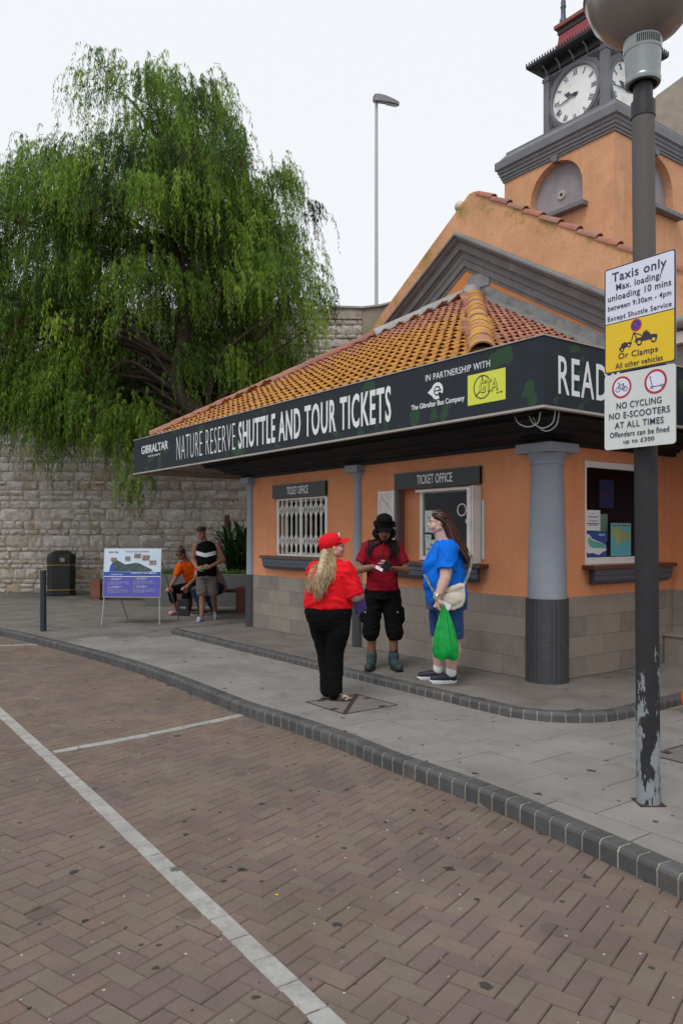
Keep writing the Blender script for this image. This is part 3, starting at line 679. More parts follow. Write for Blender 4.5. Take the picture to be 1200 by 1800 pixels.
# bus company roundel: a disc with an arrowed G cut out
def disc(name, m, parent, c, r0, r1, a0=0, a1=360, out=.001, ys=1.0, th=.0015):
    n = max(6, int(abs(a1-a0)/10)); mb = MB(); P = []
    for k in range(n+1):
        a = math.radians(a0+(a1-a0)*k/n); P.append((math.cos(a), math.sin(a)))
    full = abs(a1-a0) >= 359.9
    rings = []
    for cc, ss in P:
        rings.append([(c[0]-out-th, c[1]-cc*r, c[2]+ss*r*ys) for r in (r0, r1)]+[(c[0]-out, c[1]-cc*r, c[2]+ss*r*ys) for r in (r1, r0)])
    return MB().sweep(rings, closed_ring=True, cap=not full).build(name, m, parent)
lc = (FV, .66, 3.02)
disc('emblem', M_letter, fp, lc, .05, .085, -25, 292, out=.002)
MB().box(FV-.004,FV-.002,.59,.66,3.005,3.03).build('emblem', M_letter, fp); 
disc('emblem', M_letter, fp, lc, .0005, .034, 0, 360, out=.0045)
MB().add([(FV-.003,.735,3.06),(FV-.003,.80,3.02),(FV-.003,.735,2.98),(FV-.001,.735,3.06),(FV-.001,.80,3.02),(FV-.001,.735,2.98)],[(0,1,2),(5,4,3),(0,3,4,1),(1,4,5,2),(2,5,3,0)]).build('emblem', M_letter, fp)
MB().box(FV-.007,FV-.005,.60,.70,3.015,3.028).build('emblem', M_fascia, fp)
# yellow partner panel
yp = MB().box(FV-.003,FV-.001,-.24,.235,2.81,3.10).build('partner_panel', M_gyel, fp)
yc = (FV-.003, .045, 2.965)
disc('partner_ring', M_black, fp, yc, .102, .112, 40, 335, out=.001)
MB().box(FV-.006,FV-.004,.04,.05,3.02,3.07).build('partner_spoke', M_black, fp)
MB().obox((FV-.005,.105,2.905),(0,1,-.75),(0,.75,1),(1,0,0),.035,.005,.001).build('partner_spoke', M_black, fp)
text('GTA', M_black, fp, (FV-.0055,-.035,2.965), (0,-1,0),(0,0,1), .235,.12, .03)
text('GTA', M_gyel, fp, (FV-.0075,-.035,2.965), (0,-1,0),(0,0,1), .222,.107, -.005)
text('Est. 1987', M_black, fp, (FV-.0055,-.17,2.885), (0,-1,0),(0,0,1), .07,.014)
# right-hand fascia
text('READY, SET,', M_letter, fr_, (.13, FU-.002, 2.96), (1,0,0),(0,0,1), 1.66,.40,.006, space=1.12)
# cables hanging under the corner
for k,(vv,uu,s_) in enumerate(((-.60,-.42,.12),(-.66,-.30,.10),(-.52,-.40,.14))):
    pts = [(vv, uu+.16, 2.68),(vv-.01,uu+.10,2.66-s_*.5),(vv,uu,2.67-s_),(vv+.01,uu-.1,2.64-s_*.45),(vv,uu-.14,2.69)]
    part(MB().tube(catmull(pts,5), .006, 6), 'hanging_cable', M_paper, smooth=True)

# windows
def sill(fn, a0, a1):
    p, q = fn(a0,-.15), fn(a1,.0); part(MB().box(p[0],q[0],p[1],q[1],1.207,1.249), 'window_sill', M_granite, bevel=.004)
    pr = [(0,1.206),(-.13,1.206),(-.13,1.150),(-.118,1.146),(-.118,1.13),(-.122,1.125),(-.118,1.09),(-.095,1.06),(-.07,1.045),(0,1.045)]
    b0, b1 = a0+.05, a1-.05
    rr = []
    for a in (b0,b1):
        rr.append([(*fn(a+(0 if 1 else 0),d),z) for d,z in pr])
    r0 = [(*fn(b0+(.13+d)*.6,d),z) for d,z in pr]; r1 = [(*fn(b1-(.13+d)*.6,d),z) for d,z in pr]
    part(MB().sweep([r0,r1], closed_ring=True, cap=True), 'sill_moulding', M_slate)
ff = lambda a, d: (d, a); fs_ = lambda a, d: (a, d)
sill(ff, 3.66, 5.47); sill(ff, .80, 2.62); sill(fs_, .545, 2.12)
def wframe(fn, a0, a1, z0, z1, dep, t, m=M_white, glass=True):
    mb = MB(); 
    def bx(p,q,za,zb): mb.box(p[0],q[0],p[1],q[1],za,zb)
    bx(fn(a0,dep),fn(a0+t,dep+.06),z0,z1); bx(fn(a1-t,dep),fn(a1,dep+.06),z0,z1)
    bx(fn(a0+t,dep),fn(a1-t,dep+.06),z0,z0+t); bx(fn(a0+t,dep),fn(a1-t,dep+.06),z1-t,z1)
    f = part(mb, 'window', m, bevel=.004)
    if glass:
        g = MB(); p, q = fn(a0+t,dep+.03), fn(a1-t,dep+.036); g.box(p[0],q[0],p[1],q[1],z0+t,z1-t); g.build('pane', M_glass, f)
    return f
w1 = wframe(ff, 3.85, 5.19, 1.252, 2.12, .14, .05)
part(MB().box(.9,.95,4.1,4.3,.9,1.9), 'cabinet', M_ltgrey); part(MB().box(.8,.85,4.5,5.0,1.3,1.6), 'cabinet', M_slate)
# scissor grille: upright channels with crossing links, two leaves
gr_ = part(MB().box(.0,.03,3.86,5.18,2.095,2.118).box(.0,.03,3.86,5.18,1.253,1.275), 'security_grille', M_whited)
nb = 11; us = [3.875+i*(5.165-3.875)/(nb-1) for i in range(nb)]
for i,u_ in enumerate(us):
    wd = .028 if i in (0,5,nb-1) else .011
    MB().box(.004,.024,u_-wd,u_+wd,1.275,2.095).build('grille_bar', M_whited, gr_)
for i in range(nb-1):
    a, b = us[i], us[i+1]
    for zc in (1.92,1.46):
        for s_ in (-1,1):
            MB().obox((.012+.008*s_,(a+b)/2,zc),(0,b-a,s_*.22),(0,-s_*.22,b-a),(1,0,0),math.hypot(b-a,.22)/2,.0085,.003).build('grille_link', M_whited, gr_)
def signbox(u0, u1, z0, z1, tw):
    s_ = part(MB().box(-.045,-.002,u0,u1,z0,z1), 'office_sign', M_sgn)
    text('TICKET OFFICE', M_letter, s_, (-.047,(u0+u1)/2,(z0+z1)/2+.005), (0,-1,0),(0,0,1), tw, (z1-z0)*.58, .012)
    part(MB().box(-.05,-.0,u0-.006,u1+.006,z1,z1+.01), 'sign_flashing', M_ltgrey)
signbox(3.83,5.245,2.125,2.325,.57); signbox(.895,2.335,2.13,2.322,.60)
part(MB().box(.145,.215,2.061,2.299,1.251,2.129), 'window_reveal', M_orange)
w2 = wframe(ff, 1.03, 2.06, 1.262, 2.125, .13, .05)
part(MB().box(.02,.08,1.03,2.02,2.085,2.115), 'shutter_roller', M_white)
part(MB().lathe([(.062,0),(.075,0),(.075,.012),(.062,.012),(.062,0)],24,(0,0,0),cap=False), 'speech_ring', M_white, M=Matrix.Translation((.15,1.36,1.86))@Matrix.Rotation(math.radians(90),4,'Y'))
# notices stuck inside the glass
def notice(fn, dirv, a0, a1, z0, z1, dep, m, lines=(), parent=None, name='notice'):
    mb = MB(); p, q = fn(a0,dep), fn(a1,dep+.002); mb.box(p[0],q[0],p[1],q[1],z0,z1); o = mb.build(name, m, parent)
    for (body, fx, fz, fw, fh, mm) in lines:
        a = a0+(a1-a0)*fx if dirv[0] > 0 or dirv[1] > 0 else a1-(a1-a0)*fx
        p = fn(a, dep-.0015); text(body, mm or M_ink, parent, (p[0],p[1],z0+(z1-z0)*fz), dirv, (0,0,1), abs(a1-a0)*fw, (z1-z0)*fh, .0)
    return o
W2 = dict(fn=ff, dirv=(0,-1,0), parent=w2)
notice(a0=1.655,a1=1.985,z0=1.60,z1=1.865,dep=.15,m=M_paper,lines=[('Dear visitors',.5,.83,.22,.04,None),('Tickets are sold here for the shuttle bus',.5,.70,.76,.035,None),('and for all tours of the reserve today',.5,.64,.72,.035,None),('Please have your card ready',.5,.5,.76,.03,None),('before you reach this window',.5,.44,.3,.03,None),('PAYMENT BY CARD ONLY',.5,.34,.74,.05,M_black),('THANK YOU VERY MUCH',.5,.28,.6,.04,M_black),('the staff',.5,.16,.26,.03,None)],**W2)
notice(a0=1.875,a1=1.985,z0=1.495,z1=1.572,dep=.15,m=M_paper,lines=[('o o o',.5,.7,.7,.16,M_signr),('o o o',.5,.35,.7,.16,M_map2)],**W2)
notice(a0=1.64,a1=1.985,z0=1.318,z1=1.51,dep=.155,m=M_paper,lines=[('Shuttle Bus',.52,.68,.52,.17,None),('£40 per person',.5,.40,.84,.17,None)],**W2)
notice(a0=1.085,a1=1.17,z0=1.36,z1=1.80,dep=.15,m=M_paper,**W2)
# open leaves of the shutter: panel folded back to the left, stack of bars to the right
sh = part(MB().box(-.045,-.015,2.34,2.375,1.262,2.125).box(-.045,-.015,2.62,2.655,1.262,2.12).box(-.045,-.015,2.375,2.62,2.09,2.12).box(-.045,-.015,2.375,2.62,1.262,1.29), 'open_shutter', M_whited)
for i in range(6): MB().box(-.036,-.02,2.38+i*.04,2.413+i*.04,1.29,2.09).build('shutter_slat', M_whited, sh)
MB().obox((-.048,2.50,1.95),(0,.24,.22),(0,-.22,.24),(1,0,0),.16,.008,.003).build('shutter_brace', M_whited, sh)
part(MB().box(-.05,.10,2.30,2.335,1.262,2.128), 'shutter_jamb', M_ltgrey)
fg = part(MB().box(-.14,-.01,.905,.925,1.256,2.11), 'folded_grille', M_whited)
for i in range(5): MB().box(-.15+i*.03,-.134+i*.03,.93,.985 if i % 2 == 0 else .965,1.258,2.095).build('grille_bar', M_whited, fg)
MB().box(-.152,-.12,.93,1.0,1.70,1.74).build('grille_bar', M_whited, fg); MB().box(-.16,-.12,.94,1.0,1.258,1.30).build('latch', M_black, fg)
part(MB().box(-.012,-.002,.86,.895,1.30,1.95), 'side_notice', M_paper)
# window in the short wall
w3 = wframe(fs_, .585, 1.99, 1.252, 2.365, .02, .075)
part(MB().box(.59,1.98,.012,.02,1.256,1.27), 'frame_lip', M_white)
W3 = dict(fn=fs_, dirv=(1,0,0), parent=w3)
notice(a0=.675,a1=.93,z0=1.615,z1=1.835,dep=.045,m=M_paperw,lines=[('Thank you',.5,.83,.26,.035,None),('Tickets are sold here for the shuttle bus',.5,.70,.76,.035,None),('and for all tours of the reserve today',.5,.64,.66,.035,None),('Please have your card ready before',.5,.5,.76,.03,None),('you reach this window',.5,.44,.5,.03,None),('PAYMENT BY CARD ONLY',.5,.34,.84,.05,M_black),('THANK YOU VERY MUCH',.5,.27,.6,.04,M_black)],**W3)
notice(a0=.90,a1=1.17,z0=1.50,z1=1.80,dep=.12,m=M_paper,**W3)
notice(a0=.675,a1=1.045,z0=1.335,z1=1.605,dep=.045,m=M_map1,lines=[('GIBRALTAR',.76,.87,.3,.07,M_letter)],name='map_poster',**W3)
def flat(name, pts, m, parent, y, fn=None):     # thin cut-out lying on a poster in the v-z plane at depth y
    n = len(pts); vs = [(p[0],y,p[1]) for p in pts]+[(p[0],y+.0012,p[1]) for p in pts]
    fs = [tuple(range(n)), tuple(range(2*n-1,n-1,-1))]+[(i,(i+1)%n,(i+1)%n+n,i+n) for i in range(n)]
    return MB().add(vs, fs).build(name, m, parent)
flat('map_shape', [(.68,1.58),(.74,1.57),(.78,1.53),(.88,1.50),(.97,1.48),(1.03,1.45),(1.035,1.40),(.98,1.385),(.9,1.35),(.8,1.375),(.72,1.37),(.68,1.39)], M_paperw, w3, .0435)
flat('map_shape', [(.70,1.50),(.73,1.555),(.77,1.52),(.86,1.495),(.97,1.475),(1.025,1.445),(1.02,1.42),(.93,1.43),(.82,1.425),(.75,1.44)], M_map2, w3, .042)
notice(a0=1.12,a1=1.50,z0=1.335,z1=1.70,dep=.045,m=M_map3,lines=[('WELCOME TO GIBRALTAR',.5,.925,.86,.06,M_redp)],name='map_poster',**W3)
flat('map_shape', [(1.13,1.64),(1.22,1.655),(1.33,1.63),(1.44,1.60),(1.49,1.60),(1.49,1.52),(1.36,1.50),(1.28,1.47),(1.23,1.43),(1.21,1.47),(1.24,1.52),(1.16,1.54),(1.13,1.56)], M_map4, w3, .0435)
notice(a0=1.28,a1=1.55,z0=1.88,z1=2.2,dep=.3,m=M_purp,lines=[('INFO',.5,.5,.6,.2,M_redp)],**W3)
# roller shutter housing in the corner to the right
rb = part(MB().box(1.35,2.22,-2.6,-.72,2.76,3.10), 'shutter_box', M_slate, bevel=.01)
part(MB().box(1.32,2.22,-2.6,-.74,2.755,2.775), 'shutter_box_edge', M_black); part(MB().box(1.32,2.22,-2.6,-.74,2.62,2.70), 'shutter_guide', M_black)
text('ZENITH', M_signb, rb, (1.345,-.86,2.79),(0,-1,0),(0,0,1),.1,.03)

# roof: hip planes with every clay tile laid on them
ZE, SL = 3.285, .572      # eave height and slope
VE, UL, UR = -.8, 8.06, .14
AV = 3.21; AU = (UL+UR)/2; AZ = ZE+SL*(AV-VE)
hw = AV-VE
roof = part(MB().add([(VE,UR,ZE-.05),(VE,UL,ZE-.05),(AV,AU,AZ-.05),(AV,UL,ZE-.05),(AV,UR,ZE-.05)],[(0,1,2),(1,3,2),(4,0,2),(0,4,3,1),(2,3,4)]), 'roof', M_tilep)
part(MB().box(VE+.02,AV,FU+.05,UR,ZE-.1,ZE-.06), 'roof_gutter', M_lead)
part(MB().box(VE+.02,AV,UL,FE-.05,ZE-.1,ZE-.06), 'roof_gutter', M_lead)
TP, TE = .165, .205                     # tile pitch across and exposure up the slope
def tile_mesh(L=.25):
    rings = []; n = 12
    for y, lift, hh, wv in ((0,.020,.060,1.0),(.015,.0195,.060,1.0),(L,.0,.034,.8)):
        prof = []
        for k in range(9):
            q = math.pi*(1-k/8); prof.append((-.027+.0555*wv*math.cos(q), hh*math.sin(q)))
        for k in (1,2): prof.append((.0285+.054*k/2, -.006*math.sin(math.pi*k/2)))
        rings.append([(x,y,h+lift+.011) for x,h in prof]+[(x,y,h+lift) for x,h in reversed(prof)])
    return MB().sweep(rings, closed_ring=True, cap=True)
tm = tile_mesh().mesh('roof_tile', smooth=True); tm.materials.append(M_tile)
tm2 = tile_mesh().mesh('roof_tile', smooth=True); tm2.materials.append(M_tiler)
tbase = tile_mesh()
th = math.atan(SL); tiles = []
def slope_tiles(org, ax, up, length, inside, red=False):
    """org: eave corner, ax: along the eave, up: horizontal direction up the slope"""
    ax = Vector(ax); up = Vector(up); upz = (up*math.cos(th)+Vector((0,0,math.sin(th)))); nz = ax.cross(upz)
    if nz.z < 0: ax2 = -ax
    else: ax2 = ax
    nz = ax2.cross(upz)
    r = 0
    while True:
        h = r*TE*math.cos(th)
        if h > hw: break
        c = 0
        while c*TP < length:
            a = c*TP+TP/2
            if inside(a, h):
                p = Vector(org)+ax*a+up*h+Vector((0,0,h*SL))
                Mx = Matrix((( ax2.x,upz.x,nz.x,p.x),(ax2.y,upz.y,nz.y,p.y),(ax2.z,upz.z,nz.z,p.z),(0,0,0,1)))
                Mx = Mx @ Matrix.Translation((random.gauss(0,.003),random.gauss(0,.006),random.gauss(0,.002))) @ Matrix.Rotation(random.gauss(0,.02),4,'Z')
                wp = MBW @ p; tiles.append((wp.length, Mx, red))
            c += 1
        r += 1
span = UL-UR
slope_tiles((VE,UR,ZE), (0,1,0), (1,0,0), span, lambda a,h: h*.98 < a < span-h*.98)
slope_tiles((VE,UR,ZE), (1,0,0), (0,1,0), hw, lambda a,h: a > h*.98, True)
nfar = len(tiles)
slope_tiles((VE,UL,ZE), (1,0,0), (0,-1,0), hw, lambda a,h: a > h*.98)
far_tiles = tiles[nfar:]; tiles = tiles[:nfar]; tiles.sort(key=lambda t: t[0]); st = MB(); st2 = MB()
for i,(d,Mx,red) in enumerate(tiles+far_tiles):
    if i < 300: put('roof_tile', tm2 if red else tm, None, roof, Mx)
    elif red: st2.add([Mx @ Vector(v) for v in tbase.v], tbase.f)
    else: st.add([Mx @ Vector(v) for v in tbase.v], tbase.f)
tag(st.build('roof_tile', M_tile, roof, smooth=True, merge=False), kind='stuff')
if st2.v: tag(st2.build('roof_tile', M_tiler, roof, smooth=True, merge=False), kind='stuff')
def hip(p0, p1, r, m, name, L=.36, lift=.03):
    p0, p1 = Vector(p0), Vector(p1); D = (p1-p0); n = max(1,int(D.length/L)); d = D.normalized()
    side = d.cross(Vector((0,0,1))).normalized(); up = side.cross(d)
    for i in range(n):
        a = p0+d*(D.length*i/n); b = p0+d*(D.length*(i+1)/n+.05); rings = []
        for q,rr in ((a,r*1.06),(b,r*.97)):
            o_ = [q+side*(rr*math.cos(t))+up*(rr*math.sin(t)*.95+lift) for t in [math.pi*k/10 for k in range(11)]]
            i_ = [q+side*((rr-.016)*math.cos(t))+up*((rr-.016)*math.sin(t)*.95+lift) for t in [math.pi*k/10 for k in range(10,-1,-1)]]
            rings.append(o_+i_)
        part(MB().sweep(rings, closed_ring=True, cap=True), name, m, roof, smooth=True)
A = (AV,AU,AZ)
hip((VE,UR,ZE), (AV-.16,AU-.16,AZ-.09), .135, M_ridge, 'ridge_tile', .55, .01)
hip((VE,UL,ZE), (AV-1.15,AU+1.15,AZ-1.15*SL), .11, M_tilep, 'ridge_tile', .42, .045)
# pale lead dressed over the top of the left hip and where the slopes meet the wall
hip((AV-1.15,AU+1.15,AZ-1.15*SL), (AV-.02,AU+.02,AZ), .15, M_leadw, 'lead_cap', .6, .03)
part(MB().lathe([(.001,.19),(.11,.16),(.17,.06),(.19,-.05)],20,(AV-.12,AU-.06,AZ-.03)), 'lead_cap', M_leadw, smooth=True)
fl = []
for t in [k/12 for k in range(13)]:
    u_ = AU-(AU-UR)*t; z_ = AZ-(AU-UR)*t*SL
    fl.append([(AV-.30-.02*math.sin(t*40),u_,z_+.055),(AV-.14,u_,z_+.075),(AV-.01,u_,z_+.10),(AV-.012,u_,z_+.27+.015*math.sin(t*23))])
part(MB().sweep(fl), 'lead_flashing', M_lead, roof)
part(MB().box(AV-.03,AV-.012,AU-.36,AU+.12,AZ+.10,AZ+.34), 'lead_flashing', M_lead, roof)

# ================================================================== gabled hall behind
Hh = empty('gabled_hall', BW, RZ)
tag(Hh, 'weathered orange building with a grey moulded gable behind the ticket office roof', 'building')
GV = 3.21; GC = 4.15; GZ = 7.34; GS = .635
def hp(mb, name, m, **kw): return mb.build(name, m, Hh, **kw)
gable = [(-.55,2.6),(8.6,2.6),(8.6,GZ-GS*(8.6-GC)),(GC+.07,GZ),(GC-.07,GZ),(-.55,GZ-GS*(GC+.55))]
gw = hp(holed(gable, [], lambda a,b,d: (GV+d,a,b), .32), 'wall', M_orangew)
MC, MZ, MS = 4.28, 6.66, .60
def mould(prof, name, m, u0=-.6, u1=7.6):
    rings = []
    for u_ in (u0, MC, u1):
        zz = MZ-MS*abs(u_-MC); rings.append([(GV-o_, u_, zz-dz) for dz,o_ in prof])
    return hp(MB().sweep(rings, closed_ring=True, cap=True), name, m)
mould([(0,-.001),(0,.27),(.035,.30),(.07,.30),(.07,-.001)], 'gable_ledge', M_ltgrey)
mould([(.071,0),(.071,.25),(.11,.25),(.13,.22),(.15,.17),(.27,.16),(.27,.12),(.29,.10),(.31,.10),(.31,0)], 'gable_moulding', M_ltgrey)
mould([(.311,0),(.311,.085),(.40,.08),(.43,.055),(.53,.05),(.53,.02),(.60,.018),(.60,0)], 'gable_moulding', M_ltgrey)
# smooth painted pediment inside the moulding
pz = lambda u_: MZ-.602-MS*abs(u_-MC)
hp(MB().add([(GV-.004,-.5,pz(-.5)),(GV-.004,MC,pz(MC)),(GV-.004,7.4,pz(7.4)),(GV-.004,7.4,2.7),(GV-.004,-.5,2.7)],[(0,1,2,3,4)]), 'pediment', M_orangein)
hp(MB().box(3.6,8.4,.0,8.2,0,3.2).add([(3.54,0,3.2),(3.54,8.3,3.2),(3.54,GC,6.7),(8.4,0,3.2),(8.4,8.3,3.2),(8.4,GC,6.7)],[(0,1,4,3),(0,2,1),(3,4,5),(0,3,5,2),(1,2,5,4)]), 'hall_roof', M_tilep)
# coping tiles on the right rake
ct = MB(); n=8
r1, r2 = .085, .068; rings = []
for y, rr, lf in ((0,r1,.028),(.40,r2,.0)):
    rings.append([(rr*math.cos(math.pi*k/n),y,rr*math.sin(math.pi*k/n)+lf) for k in range(n+1)]+[((rr-.016)*math.cos(math.pi*k/n),y,(rr-.016)*math.sin(math.pi*k/n)+lf) for k in range(n,-1,-1)])
ctm = ct.sweep(rings, closed_ring=True, cap=True).mesh('coping_tile', smooth=True); ctm.materials.append(M_tilep)
L_ = math.hypot(1,GS); g = math.atan(GS)
for side, n_ in ((-1,14),):
    for i in range(n_):
        u_ = GC+side*(.42+i*.335)
        if u_ < -.5: continue
        z_ = GZ-GS*abs(u_-GC)-.005
        for vv in (GV+.05,):
            up = Vector((0,-side*math.cos(g),math.sin(g))); ax = Vector((1,0,0)) if side<0 else Vector((-1,0,0)); nz = ax.cross(up)
            Mx = Matrix(((ax.x,up.x,nz.x,vv),(ax.y,up.y,nz.y,u_),(ax.z,up.z,nz.z,z_),(0,0,0,1))) @ Matrix.Rotation(random.gauss(0,.03),4,'Z')
            put('coping_tile', ctm, None, gw, Mx)
# eaves gutter and band to the right
hp(MB().tube([(GV-.42,-3.2,4.22),(GV-.42,.42,4.22)], .075, 12), 'gutter', M_lead, smooth=True)
hp(MB().box(GV-.34,GV,-3.2,.43,3.98,4.12), 'eaves_board', M_white); hp(MB().box(GV-.24,GV,-3.2,.43,3.62,3.979), 'eaves_board', M_ltgrey)
hp(MB().box(GV-.02,GV+.3,-3.2,-.55,2.6,5.1), 'wall', M_orangew)

# ================================================================== clock tower
T = empty('clock_tower', BW, RZ); tag(T, 'orange clock tower with grey clock stage and red mansard cap rising behind the gable', 'tower')
def tp(mb, name, m, parent=T, **kw): return mb.build(name, m, parent, **kw)
TV0, TV1, TU0, TU1 = 5.6, 8.12, 3.04, 5.56
TZ = 8.69
def archpts(c, hw_, z0, zs, n=14): return [(c-hw_,z0),(c+hw_,z0)]+[(c+hw_*math.cos(math.pi*k/n), zs+hw_*math.sin(math.pi*k/n)) for k in range(n+1)]
a1 = archpts(4.30,.60,7.62,8.0)
tp(holed(rect(TU0,TU1,3.0,TZ), [a1], lambda a,b,d: (TV0+d,a,b), .16), 'wall', M_oranget)
a2 = archpts(6.86,.60,7.62,8.0)
tp(holed(rect(TV0+.161,TV1,3.0,TZ), [a2], lambda a,b,d: (a,TU0+d,b), .16), 'wall', M_oranget)
tp(MB().box(TV0+.161,TV1,TU1-.1,TU1,3,TZ), 'wall', M_oranget); tp(MB().box(TV1-.1,TV1-.001,TU0+.161,TU1-.101,3,TZ), 'wall', M_oranget)
nch = tp(MB().box(TV0+.15,TV0+.158,TU0+.5,TU1-.5,7.5,8.66), 'niche_panel', M_niche); tp(MB().box(TV0+.45,TV1-.45,TU0+.150,TU0+.158,7.5,8.66), 'niche_panel', M_niche)
rg = MB().lathe([(.035,0),(.035,.03),(.08,.03),(.09,.015),(.09,0)], 24, cap=False)
tp(rg, 'stone_ring', M_trim, M=Matrix.Translation((TV0+.15,4.27,8.0))@Matrix.Rotation(math.radians(-90),4,'Y'), smooth=True)
tp(MB().lathe([(.04,0),(.04,.008)],16), 'ring_hole', M_black, M=Matrix.Translation((TV0+.149,4.27,8.0))@Matrix.Rotation(math.radians(-90),4,'Y'))
tp(MB().box(TV0-.16,TV0+.12,3.58,5.02,7.53,7.619), 'niche_sill', M_cgrey, bevel=.01); tp(MB().box(6.16,7.6,TU0-.16,TU0+.12,7.53,7.619), 'niche_sill', M_cgrey, bevel=.01)
for fn in (lambda a,d,z: (TV0+d,a+4.30,z), lambda a,d,z: (a+6.86,TU0+d,z)):
    b = [fn(-.055,-.05,8.585),fn(.055,-.05,8.585),fn(.085,-.05,8.72),fn(-.085,-.05,8.72),fn(-.055,.1,8.585),fn(.055,.1,8.585),fn(.085,.1,8.72),fn(-.085,.1,8.72)]
    tp(MB().add(b,[(0,3,2,1),(4,5,6,7),(0,1,5,4),(1,2,6,5),(2,3,7,6),(3,0,4,7)]), 'keystone', M_cgrey)
def square_sweep(prof, name, m, c=(6.86,4.30), half=1.26, smooth=False):   # profile (out, z) round a square
    rings = []
    for sx,sy in ((-1,-1),(1,-1),(1,1),(-1,1),(-1,-1)):
        rings.append([(c[0]+sx*(half+o_), c[1]+sy*(half+o_), z) for o_,z in prof])
    return tp(MB().sweep(rings), name, m)
square_sweep([(0,8.66),(.03,8.66),(.03,8.70),(.05,8.71),(.05,8.75),(.075,8.77),(.075,8.81),(.10,8.84),(.10,8.88),(.14,8.91),(.14,9.06),(.11,9.075)], 'cornice', M_cgrey)
square_sweep([(.11,9.075),(.09,9.085),(-.02,9.22),(-.02,9.26),(-.05,9.27),(-.50,9.46),(-.52,9.50),(-.55,9.50)], 'lead_skirt', M_cgrey)
# clock stage
CZ0, CZ1, CH = 9.46, 10.86, .71
cc = (6.86,4.30)
core = tp(MB().box(cc[0]-CH+.04,cc[0]+CH-.04,cc[1]-CH+.04,cc[1]+CH-.04,9.2,CZ1), 'clock_stage', M_cgrey)
for sx in (-1,1):
    for sy in (-1,1):
        x,y = cc[0]+sx*(CH-.055), cc[1]+sy*(CH-.055); tp(MB().box(x-.07,x+.07,y-.07,y+.07,9.44,CZ1), 'corner_post', M_cgrey, bevel=.01)
        tp(MB().box(x-.085,x+.085,y-.085,y+.085,10.60,10.67), 'corner_post', M_cgrey)
CZ = 10.07
ROM = ['XII','I','II','III','IIII','V','VI','VII','VIII','IX','X','XI']
def clockface(fn, xd, hour, minute):
    """fn(a, z, d): a to the viewer's right on the face, d towards the viewer"""
    sf = tp(holed([(-CH+.13,CZ0+.02),(CH-.13,CZ0+.02),(CH-.13,CZ1-.14),(-CH+.13,CZ1-.14)], [[(.555*math.cos(2*math.pi*k/48), CZ+.555*math.sin(2*math.pi*k/48)) for k in range(48)]], lambda a,b,d: fn(a,b,.02-d), .05), 'spandrel_panel', M_cgrey)
    r_ = []
    for k in range(49):
        a = 2*math.pi*k/48; r_.append([fn(rr*math.cos(a), CZ+rr*math.sin(a), dd) for rr,dd in ((.515,-.02),(.515,.045),(.535,.06),(.555,.045),(.585,.045),(.60,.02),(.60,-.02))])
    tp(MB().sweep(r_), 'dial_rim', M_cgrey, smooth=True)
    n=48; dv = [fn(.52*math.cos(2*math.pi*k/n), CZ+.52*math.sin(2*math.pi*k/n), .006) for k in range(n)]
    dial = tp(MB().add(dv,[tuple(range(n))]), 'clock_dial', M_face)
    for sx in (-1,1):
        for sz in (-1,1):
            zc = CZ0+.08 if sz < 0 else CZ1-.20
            P = [(sx*(CH-.16), zc),(sx*(CH-.16), zc-sz*.23),(sx*(CH-.22), zc-sz*.12),(sx*(CH-.34), zc-sz*.05),(sx*(CH-.42), zc)]
            v1 = [fn(a,z,.024) for a,z in P]; tp(MB().add(v1,[tuple(range(5))]), 'spandrel_grille', M_black)
            for j in range(5):
                q=.035+.04*j; tp(MB().obox(fn(sx*(CH-.165-q*.75), zc-sz*(.19-q*.9)*.45, .027), Vector(fn(1,sz*sx,0))-Vector(fn(0,0,0)), Vector(fn(-sz*sx,1,0))-Vector(fn(0,0,0)), Vector(fn(0,0,1))-Vector(fn(0,0,0)), .045,.004,.002), 'spandrel_bar', M_cgrey)
    xv = Vector(xd); zv = Vector((0,0,1))
    for i,rn in enumerate(ROM):
        a = math.radians(90-30*i); r_t = .425; p = fn(r_t*math.cos(a), CZ+r_t*math.sin(a), .011)
        up = xv*math.cos(a)+zv*math.sin(a); rt = xv*math.sin(a)-zv*math.cos(a)
        wd = {1:.018,2:.05,3:.075,4:.10}.get(len(rn),.05)
        if rn in ('V','X'): wd = .06
        if rn in ('VII','XII'): wd = .095
        if rn == 'VIII': wd = .12
        if rn in ('VI','IV','IX','XI'): wd = .075
        text(rn, M_hand, dial, p, rt, up, wd, .115, .0, name='numeral', depth=.002)
    for ang, L, nm in ((90-30*(hour+minute/60), .27, 'hour_hand'), (90-6*minute, .47, 'minute_hand')):
        a = math.radians(ang); up = xv*math.cos(a)+zv*math.sin(a); rt = xv*math.sin(a)-zv*math.cos(a)
        c0 = Vector(fn(0,CZ,.02 if nm == 'hour_hand' else .03)); dn = Vector(fn(0,0,1))-Vector(fn(0,0,0))
        if nm == 'hour_hand': P = [(-.018,-.05),(.018,-.05),(.014,.12),(.055,.16),(.03,.20),(0,.27),(-.03,.20),(-.055,.16),(-.014,.12)]
        else: P = [(-.016,-.08),(.016,-.08),(.010,.30),(0,.47),(-.010,.30)]
        vs = [c0+rt*x+up*y for x,y in P]+[c0+rt*x+up*y-dn*.006 for x,y in P]; m_=len(P)
        MB().add(vs,[tuple(range(m_)),tuple(range(2*m_-1,m_-1,-1))]+[(i,(i+1)%m_,(i+1)%m_+m_,i+m_) for i in range(m_)]).build(nm, M_hand, dial)
    nn = 16; hb = [fn(.04*math.cos(2*math.pi*k/nn), CZ+.04*math.sin(2*math.pi*k/nn), .036) for k in range(nn)]
    MB().add(hb,[tuple(range(nn))]).build('hub', M_hand, dial)
clockface(lambda a,z,d: (cc[0]-CH+.04-d, cc[1]-a, z), (0,-1,0), 9, 43)
